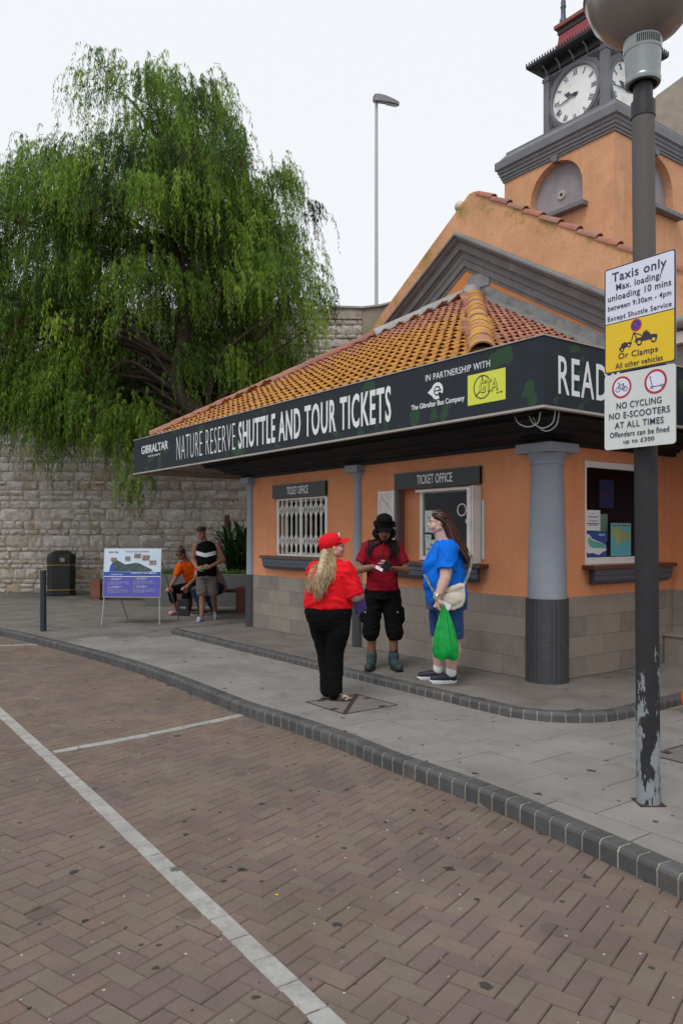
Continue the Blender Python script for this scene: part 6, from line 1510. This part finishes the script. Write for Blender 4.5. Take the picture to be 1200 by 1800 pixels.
# ------------------------------------------------ man in black cap, counting at his wallet
def man_hat():
    o = empty('person', (.45,8.6,.08)); tag(o, 'long-haired man in dark red T-shirt, black cap and hiking boots, looking into his wallet', 'person')
    b = Flesh(); fwd = (.05,-.93,-.38)
    P = head(b, (.02,-.09,1.545), fwd, .97)
    b.chain([(.0,.0,1.36),(.01,-.04,1.47)],[.062,.056])
    b.loft([(0,0,.85,.145,.105),(0,0,.98,.14,.10),(0,0,1.12,.15,.11),(0,0,1.27,.17,.115),(0,0,1.36,.13,.085),(0,0,1.40,.07,.07)])
    sR, eR, wR = V(-.185,0,1.335), V(-.265,-.06,1.10), V(-.105,-.235,1.145); sL, eL, wL = V(.185,.0,1.335), V(.262,-.06,1.09), V(.115,-.235,1.125)
    b.chain([sR,eR],[.055,.042]); b.chain([eR,eR.lerp(wR,.35),wR],[.043,.042,.027]); b.chain([sL,eL],[.055,.042]); b.chain([eL,eL.lerp(wL,.35),wL],[.043,.042,.027])
    hand(b, wR, (.92,-.35,-.05), (.1,-.25,-1), (.35,-1,.1), 1.0, .75); hand(b, wL, (-.9,-.45,.02), (0,-.1,1), (-.2,-.9,.4), 1.0, .9)
    hR,kR,aR = V(-.085,0,.86), V(-.115,-.03,.48), V(-.115,.02,.11); hL,kL,aL = V(.085,0,.86), V(.125,-.03,.48), V(.13,.0,.11)
    for h_,k_,a_ in ((hR,kR,aR),(hL,kL,aL)): b.chain([h_,k_],[.085,.056]); b.chain([k_,k_.lerp(a_,.35)+V(0,.012,0),a_],[.055,.056,.036]); b.cap(a_,a_+V(0,0,-.03),.035,.03)
    b.build('body', M_sk3, o, .006, 2)
    face_bits(o, P, .97, M_lipd, M_bhair)
    MB().tube([P(-.03,.083,-.047),P(0,.095,-.045),P(.03,.083,-.047)],[.003,.005,.003],6).build('moustache', M_bhair, o, smooth=True); MB().tube([P(0,.088,-.07),P(0,.085,-.105)],[.008,.004],6).build('goatee', M_bhair, o, smooth=True)
    s = Flesh(); s.loft([(0,0,.875,.184,.136),(0,0,.94,.176,.129),(0,0,1.04,.168,.122),(0,0,1.16,.182,.132),(0,0,1.27,.198,.135),(0,0,1.345,.175,.115),(0,-.0,1.39,.11,.088),(0,0,1.42,.078,.075)])
    s.cap(sR+V(.03,0,0), sR.lerp(eR,.66), .078, .072, fe=True, n=24); s.cap(sL+V(-.03,0,0), sL.lerp(eL,.66), .078, .072, fe=True, n=24)
    ts = s.build('t_shirt', M_tdred, o, .008, 3, wrinkle=.006, wscale=(7,7,12), wseed=2)
    text('U.S. POLO ASSN.', M_bhair, ts, (.0,-.148,1.245), (1,0,0), (0,.08,1), .235, .028, .02); text('USA', M_letter, ts, (.005,-.147,1.205), (1,0,0), (0,0,1), .05, .020, .03); text('SINCE 1890', M_letter, ts, (.005,-.146,1.178), (1,0,0), (0,0,1), .105, .014, .03)
    t = Flesh(); t.loft([(0,0,.92,.150,.112),(0,0,.86,.166,.124),(0,0,.78,.178,.135)])
    t.chain([(-.09,0,.84),(-.11,-.01,.62),(-.125,-.02,.40)],[.112,.105,.093]); t.chain([(.09,0,.84),(.12,-.01,.62),(.14,-.02,.40)],[.112,.105,.093])
    t.cap(V(-.2,-.01,.66),V(-.2,-.01,.56),.035,.05); t.cap(V(.21,-.01,.66),V(.21,-.01,.56),.035,.05)
    def dz(co): co[:,2] = np.maximum(co[:,2], .325); return co
    tr_ = t.build('cargo_trousers', M_blk, o, .008, 3, wrinkle=.010, wscale=(9,9,15), wseed=5, drag=dz)
    for x in (-.19,.165): MB().lathe([(.010,0),(.008,.004)],10).build('press_stud', M_steel, tr_, M=Matrix.Translation((x,-.115,.64))@Matrix.Rotation(math.radians(90),4,'X'))
    # cap: crown with flat top, visor, ear band
    f,r,u = basis(fwd); c = Flesh()
    c.cap(P(0,-.02,.03), P(0,-.022,.095), .100, .090); c.ell(P(0,-.02,.125),(.09,.098,.05), r,f,u)
    cp = c.build('cap', M_blk, o, .006, 2, wrinkle=.003); br = []
    for i in range(13):
        a = math.radians(-75+12.5*i); x = math.sin(a)*.088; y0 = .055+math.cos(a)*.02; y1 = .075+math.cos(a)*.062
        br.append([P(x,y0,.055),P(x*1.02,y1,.038-abs(x)*.2),P(x*1.02,y1,.032-abs(x)*.2),P(x,y0,.045)])
    MB().sweep(br, closed_ring=True, cap=True).build('visor', M_blk, cp, smooth=True)
    MB().tube([P(-.104,.05,.055),P(-.108,-.02,.08),P(-.09,-.09,.07)], .018, 8, flat=.5).tube([P(.104,.05,.055),P(.108,-.02,.08),P(.09,-.09,.07)], .018, 8, flat=.5).build('ear_flap', M_blk, cp, smooth=True)
    G1 = [[P(-.082,.035,.02),P(-.088,.03,-.09),V(-.115,-.11,1.36),V(-.125,-.155,1.24)],[P(-.088,.0,.03),P(-.10,.0,-.09),V(-.15,-.07,1.36),V(-.16,-.13,1.27)],[P(-.08,-.04,.03),P(-.11,-.03,-.08),V(-.18,-.0,1.39),V(-.20,-.07,1.32)],[P(-.06,-.08,.02),P(-.09,-.07,-.09),V(-.16,.06,1.41),V(-.215,.03,1.35)]]
    G2 = [[P(.082,.035,.02),P(.088,.03,-.09),V(.085,-.13,1.36),V(.065,-.165,1.20)],[P(.088,.0,.03),P(.10,.0,-.09),V(.115,-.11,1.36),V(.10,-.165,1.21)],[P(.08,-.04,.03),P(.11,-.03,-.08),V(.155,-.06,1.39),V(.15,-.14,1.27)],[P(.06,-.08,.02),P(.09,-.07,-.09),V(.16,.04,1.41),V(.20,-.02,1.35)]]
    locks('hair', M_bhair, o, G1, 240, .008, .006, .004, 3); locks('hair', M_bhair, o, G2, 260, .008, .006, .004, 4)
    # rucksack straps
    for q in (-1,1): MB().tube(catmull([V(q*.145,.10,1.36),V(q*.15,.0,1.425),V(q*.155,-.10,1.36),V(q*.165,-.145,1.22),V(q*.165,-.09,1.08),V(q*.16,.08,1.0)],4), .022, 8, flat=.3).build('rucksack_strap', M_rub, o, smooth=True)
    MB().tube([P(.0,.06,-.09),V(.0,-.15,1.36),V(-.01,-.155,1.26)],.0035,5).build('cord', M_rub, o)
    # boots
    for a_,d,nm in ((aR,V(-.22,-1,0),0),(aL,V(.25,-1,0),1)):
        d.normalize(); he = V(a_.x,a_.y,0)-d*.065; toe = he+d*.30
        bt = shoe(o, he, toe, 1.38, .12, M_teal, .030, M_rub, 'boot'); F = Flesh(); F.cap(he+d*.06+V(0,0,.08), he+d*.062+V(0,0,.15), .056,.060); F.build('boot_collar', M_teal, bt, .006, 2, wrinkle=.003)
        MB().tube([he+d*.035+V(0,0,.028)+d.cross(V(0,0,1))*.044, he+d*.10+V(0,0,.028)+d.cross(V(0,0,1))*.047],.008,6).build('heel_trim', M_soleo, bt); F = Flesh(); F.cap(toe-d*.065+V(0,0,.040), toe-d*.04+V(0,0,.036), .054,.046)
        F.build('toe_cap', M_rub, bt, .006, 2, drag=lambda co: np.column_stack([co[:,0],co[:,1],np.maximum(co[:,2],.012)]))
        for k in range(5):
            c0 = he+d*(.105+.022*k)+V(0,0,.142-.017*k); sv = d.cross(V(0,0,1))*.026; MB().tube([c0-sv+V(0,0,-.004),c0+V(0,0,.006),c0+sv+V(0,0,-.004)],.0035,5).build('lace', M_lipr if k % 2 else M_rub, bt)
        F = Flesh(); F.cap(a_+V(0,0,.03), a_+V(0,0,.13), .048,.047); F.build('sock', M_rub, o, .007, 2)
    # wallet and note: things of their own
    wl = MB().obox((0,0,0),(.5,-.3,.75),(1,.1,-.6),(0,1,.3),.055,.045,.006).obox((.006,-.012,.004),(.3,-.3,.9),(1,.1,-.4),(0,1,.3),.05,.035,.005).build('wallet', M_rub, None, M=Matrix.Translation(o.location+V(.030,-.335,1.155)), bevel=.003)
    tag(wl, 'open black wallet held in both hands by the long-haired man', 'wallet')
    nt_ = MB().obox((0,0,0),(1,-.1,-.55),(.4,.3,.9),(0,1,-.3),.042,.017,.001).build('bank_note', M_paperw, None, M=Matrix.Translation(o.location+V(-.05,-.35,1.13))); tag(nt_, 'folded white note between the long-haired man\'s fingers', 'note')
man_hat()

# ------------------------------------------------ woman in blue, in profile facing left
def woman_blue():
    o = empty('person', (1.065,7.86,.08)); tag(o, 'woman in blue T-shirt and denim shorts with long auburn hair, standing in profile', 'person')
    b = Flesh(); P = head(b, (-.085,0,1.612), (-1,.06,.0), .98, plump=1.08)
    b.chain([(-.03,0,1.40),(-.065,0,1.53)],[.075,.066])
    b.loft([(-.02,0,.80,.17,.19),(-.02,0,.95,.18,.19),(-.03,0,1.1,.19,.18),(-.03,0,1.25,.18,.17),(-.01,0,1.38,.12,.14),(-.02,0,1.45,.07,.07)])
    sR, eR, wR = V(-.01,-.19,1.33), V(-.050,-.285,1.07), V(-.135,-.345,.875)      # her left arm is the one towards the camera
    sL, eL, wL = V(-.01,.19,1.33), V(-.05,.26,1.07), V(-.14,.20,.88)
    b.chain([sR,sR.lerp(eR,.6),eR],[.078,.068,.055]); b.chain([eR,eR.lerp(wR,.35),wR],[.056,.053,.030]); b.chain([sL,eL,wL],[.072,.05,.03])
    hand(b, wR+V(.0,0,-.005), (-.02,-.02,-1), (.9,.35,0), (-.7,-.6,0), .95, 1.15, thumb=1.0); hand(b, wL, (-.1,0,-1), (.3,-1,0), (-1,0,0), .95, .5)
    hR,kR,aR = V(.0,-.10,.82), V(.055,-.095,.46), V(.035,-.09,.10); hL,kL,aL = V(-.03,.10,.82), V(-.06,.10,.46), V(-.07,.11,.10)
    for h_,k_,a_ in ((hR,kR,aR),(hL,kL,aL)): b.chain([h_,k_],[.12,.078]); b.chain([k_,k_.lerp(a_,.38)+V(.012,0,0),k_.lerp(a_,.75),a_],[.074,.080,.058,.046]); b.cap(a_,a_+V(-.03,0,-.03),.04,.03)
    b.build('body', M_sk2, o, .006, 2); face_bits(o, P, 1.03, M_lipp, M_auburn)
    MB().sphere(P(-.086,-.01,-.045),.005,8,6).sphere(P(.086,-.01,-.045),.005,8,6).build('earring', M_letter, o)
    s = Flesh(); s.loft([(.0,0,.80,.200,.222),(-.005,0,.90,.205,.228),(-.02,0,1.02,.207,.222),(-.03,0,1.12,.208,.212),(-.035,0,1.20,.205,.205),(-.015,0,1.30,.172,.19),(-.0,0,1.38,.132,.158),(-.005,0,1.44,.09,.095)], power=2.15)
    s.cap(V(-.11,-.08,1.19),V(-.115,-.07,1.17),.108,.108); s.cap(V(-.11,.08,1.19),V(-.115,.07,1.17),.108,.108); s.cap(V(-.11,-.05,1.0),V(-.11,.05,1.0),.125,.125)
    s.cap(sR+V(.0,.0,.01), V(-.035,-.262,1.145), .102, .092, fe=True, n=24); s.cap(sL, V(-.025,.24,1.15), .105, .09, fe=True)
    s.build('t_shirt', M_tblue, o, .008, 3, wrinkle=.013, wscale=(6,6,12), wseed=12)
    t = Flesh(); t.loft([(.0,0,.90,.19,.21),(.0,0,.82,.205,.22),(-.0,0,.74,.205,.215)])
    t.chain([(.01,-.10,.78),(.035,-.10,.62),(.062,-.10,.50)],[.140,.122,.098]); t.chain([(-.03,.10,.78),(-.05,.10,.62),(-.06,.10,.50)],[.135,.118,.098])
    t.build('denim_shorts', M_jean, o, .008, 3, wrinkle=.006, wscale=(9,9,16), wseed=6, drag=lambda co: np.column_stack([co[:,0],co[:,1],np.maximum(co[:,2],.455)]))
    # hair swept back and down
    G_ = [[P(-.05,.045,.095),P(-.07,-.05,.09),P(-.06,-.12,.0),V(.10,-.11,1.42),V(.19,-.13,1.28),V(.21,-.12,1.20)],[P(0,.055,.115),P(0,-.04,.125),P(0,-.13,.05),V(.11,-.0,1.45),V(.18,-.03,1.30),V(.22,-.02,1.19)],[P(.05,.045,.095),P(.07,-.05,.09),P(.06,-.12,.0),V(.10,.10,1.42),V(.19,.12,1.28),V(.22,.12,1.20)],
          [P(-.078,.02,.07),P(-.088,-.03,.03),P(-.07,-.09,-.03),V(.06,-.13,1.42),V(.15,-.17,1.29),V(.20,-.16,1.18)]]
    locks('hair', M_auburn, o, G_, 330, .011, .006, .004, 7)
    f,r,u = basis((-1,.06,0)); F = Flesh(); F.ell(P(0,-.03,.055),(.085,.098,.080),r,f,u); F.chain([P(0,-.08,.02),V(.06,-.0,1.46),V(.15,-.02,1.32),V(.20,-.02,1.22)],[.075,.08,.07,.03]); F.build('hair_mass', M_auburn, o, .007, 3, wrinkle=.004)
    MB().box(-.012,.012,-.012,.012,-.012,.012).build('hair_clip', M_rub, o, M=Matrix.Translation(P(-.05,-.105,.07)))
    wt = MB().tube([wR+V(.034*math.cos(q),.034*math.sin(q),.035) for q in [k*.5236 for k in range(13)]], .0075, 6).build('watch', M_gold, o, smooth=True); MB().lathe([(.015,0),(.015,.006)],12).build('watch_face', M_face, wt, M=Matrix.Translation(wR+V(-.012,-.045,.035))@Matrix.Rotation(math.radians(80),4,'X'))
    for a_,x0 in ((aR,0),(aL,0)):
        he = V(a_.x+.055,a_.y,0); toe = he+V(-.275,-.01,0); shoe(o, he, toe, 1.15, .075, M_trn, .028, M_solew, 'trainer'); F = Flesh(); F.cap(a_+V(0,0,.0), a_+V(0,0,.045), .053,.052); F.build('sock', M_sockw, o, .007, 2, wrinkle=.002)
    L0 = o.location
    # cream shoulder bag with patterned strap
    bg = empty('shoulder_bag', L0+V(.0,-.265,.83)); tag(bg, 'cream leather shoulder bag on a patterned strap at the hip of the woman in blue', 'bag')
    F = Flesh(); ol = [(-.165,.055),(-.16,.095),(.10,.185),(.14,.175),(.15,.03),(.12,-.045),(.04,-.08),(-.07,-.075),(-.135,-.03)]; n_ = len(ol)
    F.mb.add([(x,-.02,z) for x,z in ol]+[(x,.05,z) for x,z in ol], [tuple(range(n_)), tuple(range(2*n_-1,n_-1,-1))]+[(i,(i+1)%n_,(i+1)%n_+n_,i+n_) for i in range(n_)])
    F.ell((.0,-.015,.03),(.12,.03,.07))
    F.build('bag_body', M_cream, bg, .007, 14, wrinkle=.004, wscale=(9,9,14))
    MB().tube([V(-.15,-.028,.065),V(-.02,-.040,.105),V(.12,-.028,.150)],.004,6).build('zip', M_gold, bg)
    MB().tube(catmull([V(.135,.0,.17),V(.175,.03,.25),V(.215,.10,.35),V(.235,.16,.46)],4), .021, 8, flat=.22).build('strap', mat('patterned_webbing',(.30,.30,.29),.8,var=.1,spots=[(70,.5,.03,(.04,.04,.05),.9)]), bg, smooth=True)
    MB().tube([V(.12,-.01,.14),V(.135,.0,.17)],.016,8,flat=.4).build('buckle', M_rub, bg); MB().tube(catmull([V(-.16,.0,.10),V(-.205,.06,.19),V(-.235,.14,.26)],4), .018, 8, flat=.22).build('strap', bpy.data.materials['patterned_webbing'], bg, smooth=True)
    MB().tube([V(-.15,-.03,.06),V(-.165,-.035,-.02),V(-.15,-.035,-.10)],.006,6).build('tassel', M_rub, bg)
    # green carrier bag
    gb = empty('carrier_bag', L0+V(-.075,-.355,0)); tag(gb, 'bright green thin plastic carrier bag hanging from her hand', 'bag')
    n_=40; rings = []
    prof = [(.335,.10,.055),(.30,.118,.075),(.315,.135,.09),(.36,.142,.10),(.42,.135,.095),(.50,.118,.08),(.58,.098,.06),(.66,.070,.042),(.72,.05,.03),(.765,.028,.018)]
    for i,(z,rx,ry) in enumerate([(.285,.03,.02),(.282,.075,.05),(.30,.108,.07),(.36,.124,.082),(.44,.116,.075),(.53,.096,.06),(.61,.074,.044),(.68,.054,.032),(.74,.036,.022),(.785,.016,.012)]):
        rg = []
        for k in range(n_):
            a = 2*math.pi*k/n_; pl = 1+(.05+.012*i)*math.sin(a*9+i*.35)+.05*math.sin(a*5-i*.6); c_ = math.cos(a); q = math.sin(a)
            rg.append((.03*(1-i/9)+rx*math.copysign(abs(c_)**.8,c_)*pl, ry*q*pl, z+.012*math.sin(a*4+1)*(i>0)*(i<9)))
        rings.append(rg)
    MB().sweep(rings, closed_ring=True).build('bag_body', M_green, gb, smooth=True)
    MB().tube(catmull([V(-.03,-.02,.70),V(-.022,-.015,.78),V(-.01,.0,.825),V(.015,.0,.78),V(.03,.02,.70)],5), .011, 8, flat=.4).build('handle', M_green, gb, smooth=True); MB().tube(catmull([V(-.055,.01,.60),V(-.03,.01,.74),V(-.004,.0,.82),V(.03,.01,.72),V(.06,.01,.60)],5), .012, 8, flat=.35).build('handle', M_green, gb, smooth=True)
    MB().sphere((.01,0,.36),.07,14,10,(1.2,.8,.9)).sphere((.06,.01,.40),.05,12,8).build('contents', mat('yellow_green_packs',(.35,.5,.05),.5,bump=0), gb, smooth=True)
    pp = MB().obox((-.085,-.335,.80),(1,.0,-.5),(.5,.0,1),(0,1,0),.075,.045,.001).build('paper', M_paperw, None, M=Matrix.Translation(L0)); tag(pp, 'folded white sheet of paper in the hand that holds the green bag', 'paper')
woman_blue()

# ------------------------------------------------ old man walking in a sleeveless top
def old_man():
    o = empty('person', (-2.45,14.1,0)); tag(o, 'old man in flat grey cap, sleeveless black top with white chevron and shorts', 'person')
    b = Flesh(); P = head(b, (-.09,-.05,1.60), (-.28,-1,-.05), 1.0); b.chain([(-.03,0,1.42),(-.07,-.02,1.53)],[.06,.056])
    b.loft([(0,0,.85,.155,.11),(0,0,1.0,.16,.12),(0,0,1.2,.175,.125),(0,0,1.35,.17,.11),(-.01,0,1.43,.09,.08)])
    sR,eR,wR = V(-.20,0,1.37),V(-.255,.03,1.10),V(-.135,-.20,.97); sL,eL,wL = V(.19,0,1.37),V(.30,.02,1.12),V(.085,-.19,.99)
    b.chain([sR,sR.lerp(eR,.5),eR],[.062,.052,.042]); b.chain([eR,wR],[.042,.027]); b.chain([sL,sL.lerp(eL,.5),eL],[.062,.052,.042]); b.chain([eL,wL],[.042,.027])
    hand(b, wR, (.7,-.5,-.25),(.6,.8,0),(0,-.2,1),.98,.8); hand(b, wL, (-.85,-.4,-.1),(-.5,.8,0),(0,-.2,1),.98,.8)
    hR,kR,aR = V(-.075,0,.84),V(-.075,-.06,.46),V(-.09,-.03,.09); hL,kL,aL = V(.08,0,.84),V(.11,.06,.47),V(.085,.36,.17)
    b.chain([hR,kR],[.09,.056]); b.chain([kR,kR.lerp(aR,.35)+V(0,.015,0),aR],[.054,.056,.034]); b.chain([hL,kL],[.09,.056]); b.chain([kL,kL.lerp(aL,.35),aL],[.054,.054,.034])
    b.cap(aR+V(0,.01,-.055),aR+V(-.03,-.17,-.065),.032,.026); b.cap(aL+V(0,.0,-.04),aL+V(.03,-.11,-.13),.03,.024)
    b.build('body', M_sk5, o, .007, 2); face_bits(o, P, 1.0, M_lipp, M_ghair)
    s = Flesh(); s.loft([(.0,0,.80,.178,.135),(0,0,.9,.176,.135),(0,0,1.05,.172,.14),(0,0,1.2,.188,.142),(0,0,1.33,.195,.135),(0,0,1.40,.165,.11),(-.005,0,1.45,.075,.07)]); tp_ = s.build('sleeveless_top', M_blk, o, .008, 3, wrinkle=.005)
    ch = MB(); rr = []
    for i in range(21):
        t = -1+i/10; x = t*.186; y = -math.sqrt(max(0,1-(abs(t)*.96)**2.3))*.142-.016; zc = 1.20+abs(t)*.045; rr.append([(x,y,zc-.036),(x,y-.003,zc+.036),(x*.98,y+.02,zc+.036),(x*.98,y+.02,zc-.036)])
    ch.sweep(rr, closed_ring=True, cap=True).build('chevron', M_sockw, tp_, smooth=False)
    t = Flesh(); t.loft([(0,0,.86,.165,.13),(0,0,.78,.175,.14)]); t.chain([(-.08,0,.78),(-.08,-.03,.52)],[.11,.105]); t.chain([(.085,0,.78),(.10,.03,.52)],[.11,.105]); t.build('shorts', M_grs, o, .008, 3, wrinkle=.008, drag=lambda co: np.column_stack([co[:,0],co[:,1],np.maximum(co[:,2],.455)]))
    f,r,u = basis((-.28,-1,-.05)); c = Flesh(); c.ell(P(0,-.005,.075),(.088,.108,.048),r,f,u); c.cap(P(-.03,.095,.052),P(.03,.095,.052),.022,.022,flat=.5); c.build('flat_cap', M_gcap, o, .007, 2)
    w_ = MB().tube([wL+V(.006*0+.03*math.sin(q)*.3,.03*math.cos(q),.03*math.sin(q)) for q in [k*.5236 for k in range(13)]],.006,6).build('watch', M_steel, o)
    gi = MB().sphere((0,0,0),.035,12,8,(1.5,.6,.7)); tag(gi.build('green_pouch', mat('green_pouch',(.0,.28,.06),.5,bump=0), None, smooth=True, M=Matrix.Translation(o.location+V(-.035,-.27,.955))), 'small green item held by the old man in both hands', 'pouch')
    for he,toe,z0 in ((V(-.085,.035,0),V(-.12,-.215,0),0),):
        F = Flesh(); F.cap(he+V(0,0,.018),toe+V(0,.03,.018),.038,.042); F.cap(he.lerp(toe,.62)+V(-.02,0,.06),he.lerp(toe,.75)+V(.0,0,.052),.036,.034); F.build('slide_sandal', M_slide, o, .007, 2, drag=lambda co: np.column_stack([co[:,0],co[:,1],np.maximum(co[:,2],.0)]))
    F = Flesh(); F.cap(V(.085,.38,.12),V(.115,.22,.02),.036,.038,flat=.6); F.cap(V(.105,.27,.09),V(.115,.24,.06),.034,.03); F.build('slide_sandal', M_slide, o, .007, 2)
old_man()

# ------------------------------------------------ two people seated on the bench
def seated_woman():
    o = empty('person', (-3.05,15.55,0)); tag(o, 'seated woman in orange T-shirt and sunglasses, hands on her knees', 'person')
    b = Flesh(); P = head(b, (-.14,-.18,1.19), (-.35,-1,-.25), 1.0, plump=1.08); b.chain([(-.02,-.08,1.02),(-.1,-.14,1.13)],[.062,.058])
    b.loft([(.10,.20,.42,.2,.15),(.08,.14,.6,.18,.13),(.03,.05,.8,.18,.13),(.0,-.02,.95,.18,.12),(-.02,-.07,1.03,.09,.08)])
    sR,eR,wR = V(-.19,-.05,.95),V(-.26,-.12,.70),V(-.30,-.42,.55); sL,eL,wL = V(.18,-.05,.95),V(.20,-.14,.70),V(.03,-.42,.57)
    for s_,e_,w_ in ((sR,eR,wR),(sL,eL,wL)): b.chain([s_,e_,w_],[.06,.045,.028])
    hand(b, wR, (-.3,-.8,-.4),(0,.2,-1),(1,0,0),.95,.5); hand(b, wL, (-.6,-.7,-.35),(0,.2,-1),(-1,.3,0),.95,.5)
    for h_,k_,a_ in ((V(-.02,.1,.50),V(-.28,-.40,.48),V(-.20,-.38,.10)),(V(.18,.12,.50),V(.02,-.42,.49),V(-.02,-.30,.10))): b.chain([h_,k_],[.09,.062]); b.chain([k_,k_.lerp(a_,.35),a_],[.06,.055,.036]); b.cap(a_+V(0,0,-.05),a_+V(-.06,-.14,-.065),.032,.028)
    b.build('body', M_sk4, o, .007, 2); face_bits(o, P, 1.0, M_lipd, M_bhair, eyes=False)
    MB().obox(P(-.034,.088,.008),P(1,0,0)-P(0,0,0),P(0,1,0)-P(0,0,0),P(0,0,1)-P(0,0,0),.028,.006,.017).obox(P(.034,.088,.008),P(1,0,0)-P(0,0,0),P(0,1,0)-P(0,0,0),P(0,0,1)-P(0,0,0),.028,.006,.017).tube([P(-.064,.08,.012),P(-.078,-.01,.006)],.003,4).tube([P(.064,.08,.012),P(.078,-.01,.006)],.003,4).build('sunglasses', M_blackp, o)
    s = Flesh(); s.loft([(.11,.20,.44,.21,.17),(.10,.17,.56,.20,.16),(.06,.09,.72,.195,.15),(.02,.02,.86,.195,.145),(.0,-.03,.96,.19,.13),(-.01,-.06,1.03,.10,.09)]); s.cap(sR+V(.03,0,0),sR.lerp(eR,.62),.085,.072); s.cap(sL+V(-.03,0,0),sL.lerp(eL,.62),.085,.072); s.build('t_shirt', M_tor, o, .009, 3, wrinkle=.008)
    t = Flesh(); t.chain([V(-.0,.12,.50),V(-.28,-.36,.49),V(-.24,-.40,.30)],[.115,.085,.075]); t.chain([V(.17,.12,.50),V(.02,-.38,.50),V(.0,-.38,.30)],[.115,.085,.075]); t.cap(V(.1,.2,.47),V(.05,.1,.5),.14,.14); t.build('trousers', M_blk, o, .009, 3, wrinkle=.006)
    f,r,u = basis((-.35,-1,-.25)); F = Flesh(); F.ell(P(0,-.02,.05),(.083,.10,.082),r,f,u); F.cap(P(0,-.03,.13),P(0,-.03,.145),.035,.03); F.chain([P(-.08,-.02,.02),P(-.085,-.02,-.09)],[.02,.012]); F.chain([P(.08,-.02,.02),P(.085,-.02,-.09)],[.02,.012]); F.build('hair', mat('brown_hair',(.07,.035,.02),.5), o, .007, 3, wrinkle=.004)
    for a_ in (V(-.20,-.38,.10),V(-.02,-.30,.10)):
        F = Flesh(); F.cap(a_+V(0,.02,-.055),a_+V(-.06,-.14,-.055),.043,.048); F.build('clog', M_clog, o, .008, 2, drag=lambda co: np.column_stack([co[:,0],co[:,1],np.maximum(co[:,2],.0)]))
seated_woman()
def seated_man():
    o = empty('person', (-2.68,15.35,0)); tag(o, 'seated dark-haired person in jeans leaning forward, half hidden by the old man', 'person')
    b = Flesh(); P = head(b, (-.14,-.14,1.11), (-.75,-.62,-.3), .98); b.chain([(.02,-.02,.98),(-.08,-.09,1.07)],[.058,.055])
    b.loft([(.20,.25,.42,.17,.14),(.17,.18,.6,.16,.13),(.10,.08,.8,.17,.13),(.05,.02,.93,.16,.11),(.02,-.01,1.0,.08,.08)])
    sR,eR,wR = V(-.08,.0,.92),V(-.20,-.16,.70),V(-.30,-.30,.58); sL,eL,wL = V(.16,-.06,.92),V(.12,-.28,.72),V(-.08,-.38,.58)
    for s_,e_,w_ in ((sR,eR,wR),(sL,eL,wL)): b.chain([s_,e_,w_],[.056,.042,.027])
    hand(b, wR, (-.6,-.5,-.3),(0,0,-1),(1,-.5,0),.98,.5); hand(b, wL, (-.8,-.1,-.3),(0,0,-1),(0,-1,0),.98,.5)
    b.build('body', M_sk4, o, .007, 2); face_bits(o, P, .98, M_lipd, M_bhair)
    s = Flesh(); s.loft([(.21,.25,.46,.18,.16),(.18,.19,.6,.175,.15),(.12,.10,.78,.18,.145),(.06,.03,.90,.175,.13),(.03,.0,.98,.10,.09)]); s.cap(sR,sR.lerp(eR,.6),.075,.066); s.cap(sL,sL.lerp(eL,.6),.075,.066); s.build('t_shirt', M_pink, o, .009, 3, wrinkle=.008)
    t = Flesh(); t.cap(V(.2,.22,.50),V(.12,.12,.52),.14,.13); t.chain([V(.10,.14,.52),V(-.22,-.22,.50),V(-.08,-.28,.28),V(-.05,-.26,.12)],[.105,.080,.07,.064]); t.chain([V(.24,.08,.52),V(.0,-.32,.50),V(.10,-.22,.28),V(.17,-.12,.13)],[.105,.080,.07,.064]); t.build('jeans', M_jean2, o, .009, 3, wrinkle=.006)
    f,r,u = basis((-.75,-.62,-.3)); F = Flesh(); F.ell(P(0,-.02,.05),(.082,.098,.082),r,f,u); F.cap(P(0,-.08,0),P(0,-.07,-.03),.04,.035); F.build('hair', M_bhair, o, .007, 3, wrinkle=.004)
    for he,toe in ((V(-.02,-.22,0),V(-.26,-.36,0)),(V(.20,-.08,.03),V(-.02,-.22,0))): shoe(o, he, toe, 1.1, .07, mat('brown_suede_%d'%(he.x>0),(.10,.065,.045),.8), .018, M_trim, 'shoe')
seated_man()
cb = empty('shopping_bag', (-3.06,15.0,0)); tag(cb, 'small black paper shopping bag on the ground between the seated pair', 'bag')
MB().box(-.11,.11,-.05,.05,0,.32).build('bag_body', M_black, cb, bevel=.004); text('THE', M_letter, cb, (0,-.053,.16), (1,0,0),(0,0,1), .11,.03,.01); MB().tube(catmull([V(-.05,0,.32),V(-.04,0,.42),V(.04,0,.42),V(.05,0,.32)],4),.004,5).build('handle', M_rub, cb)
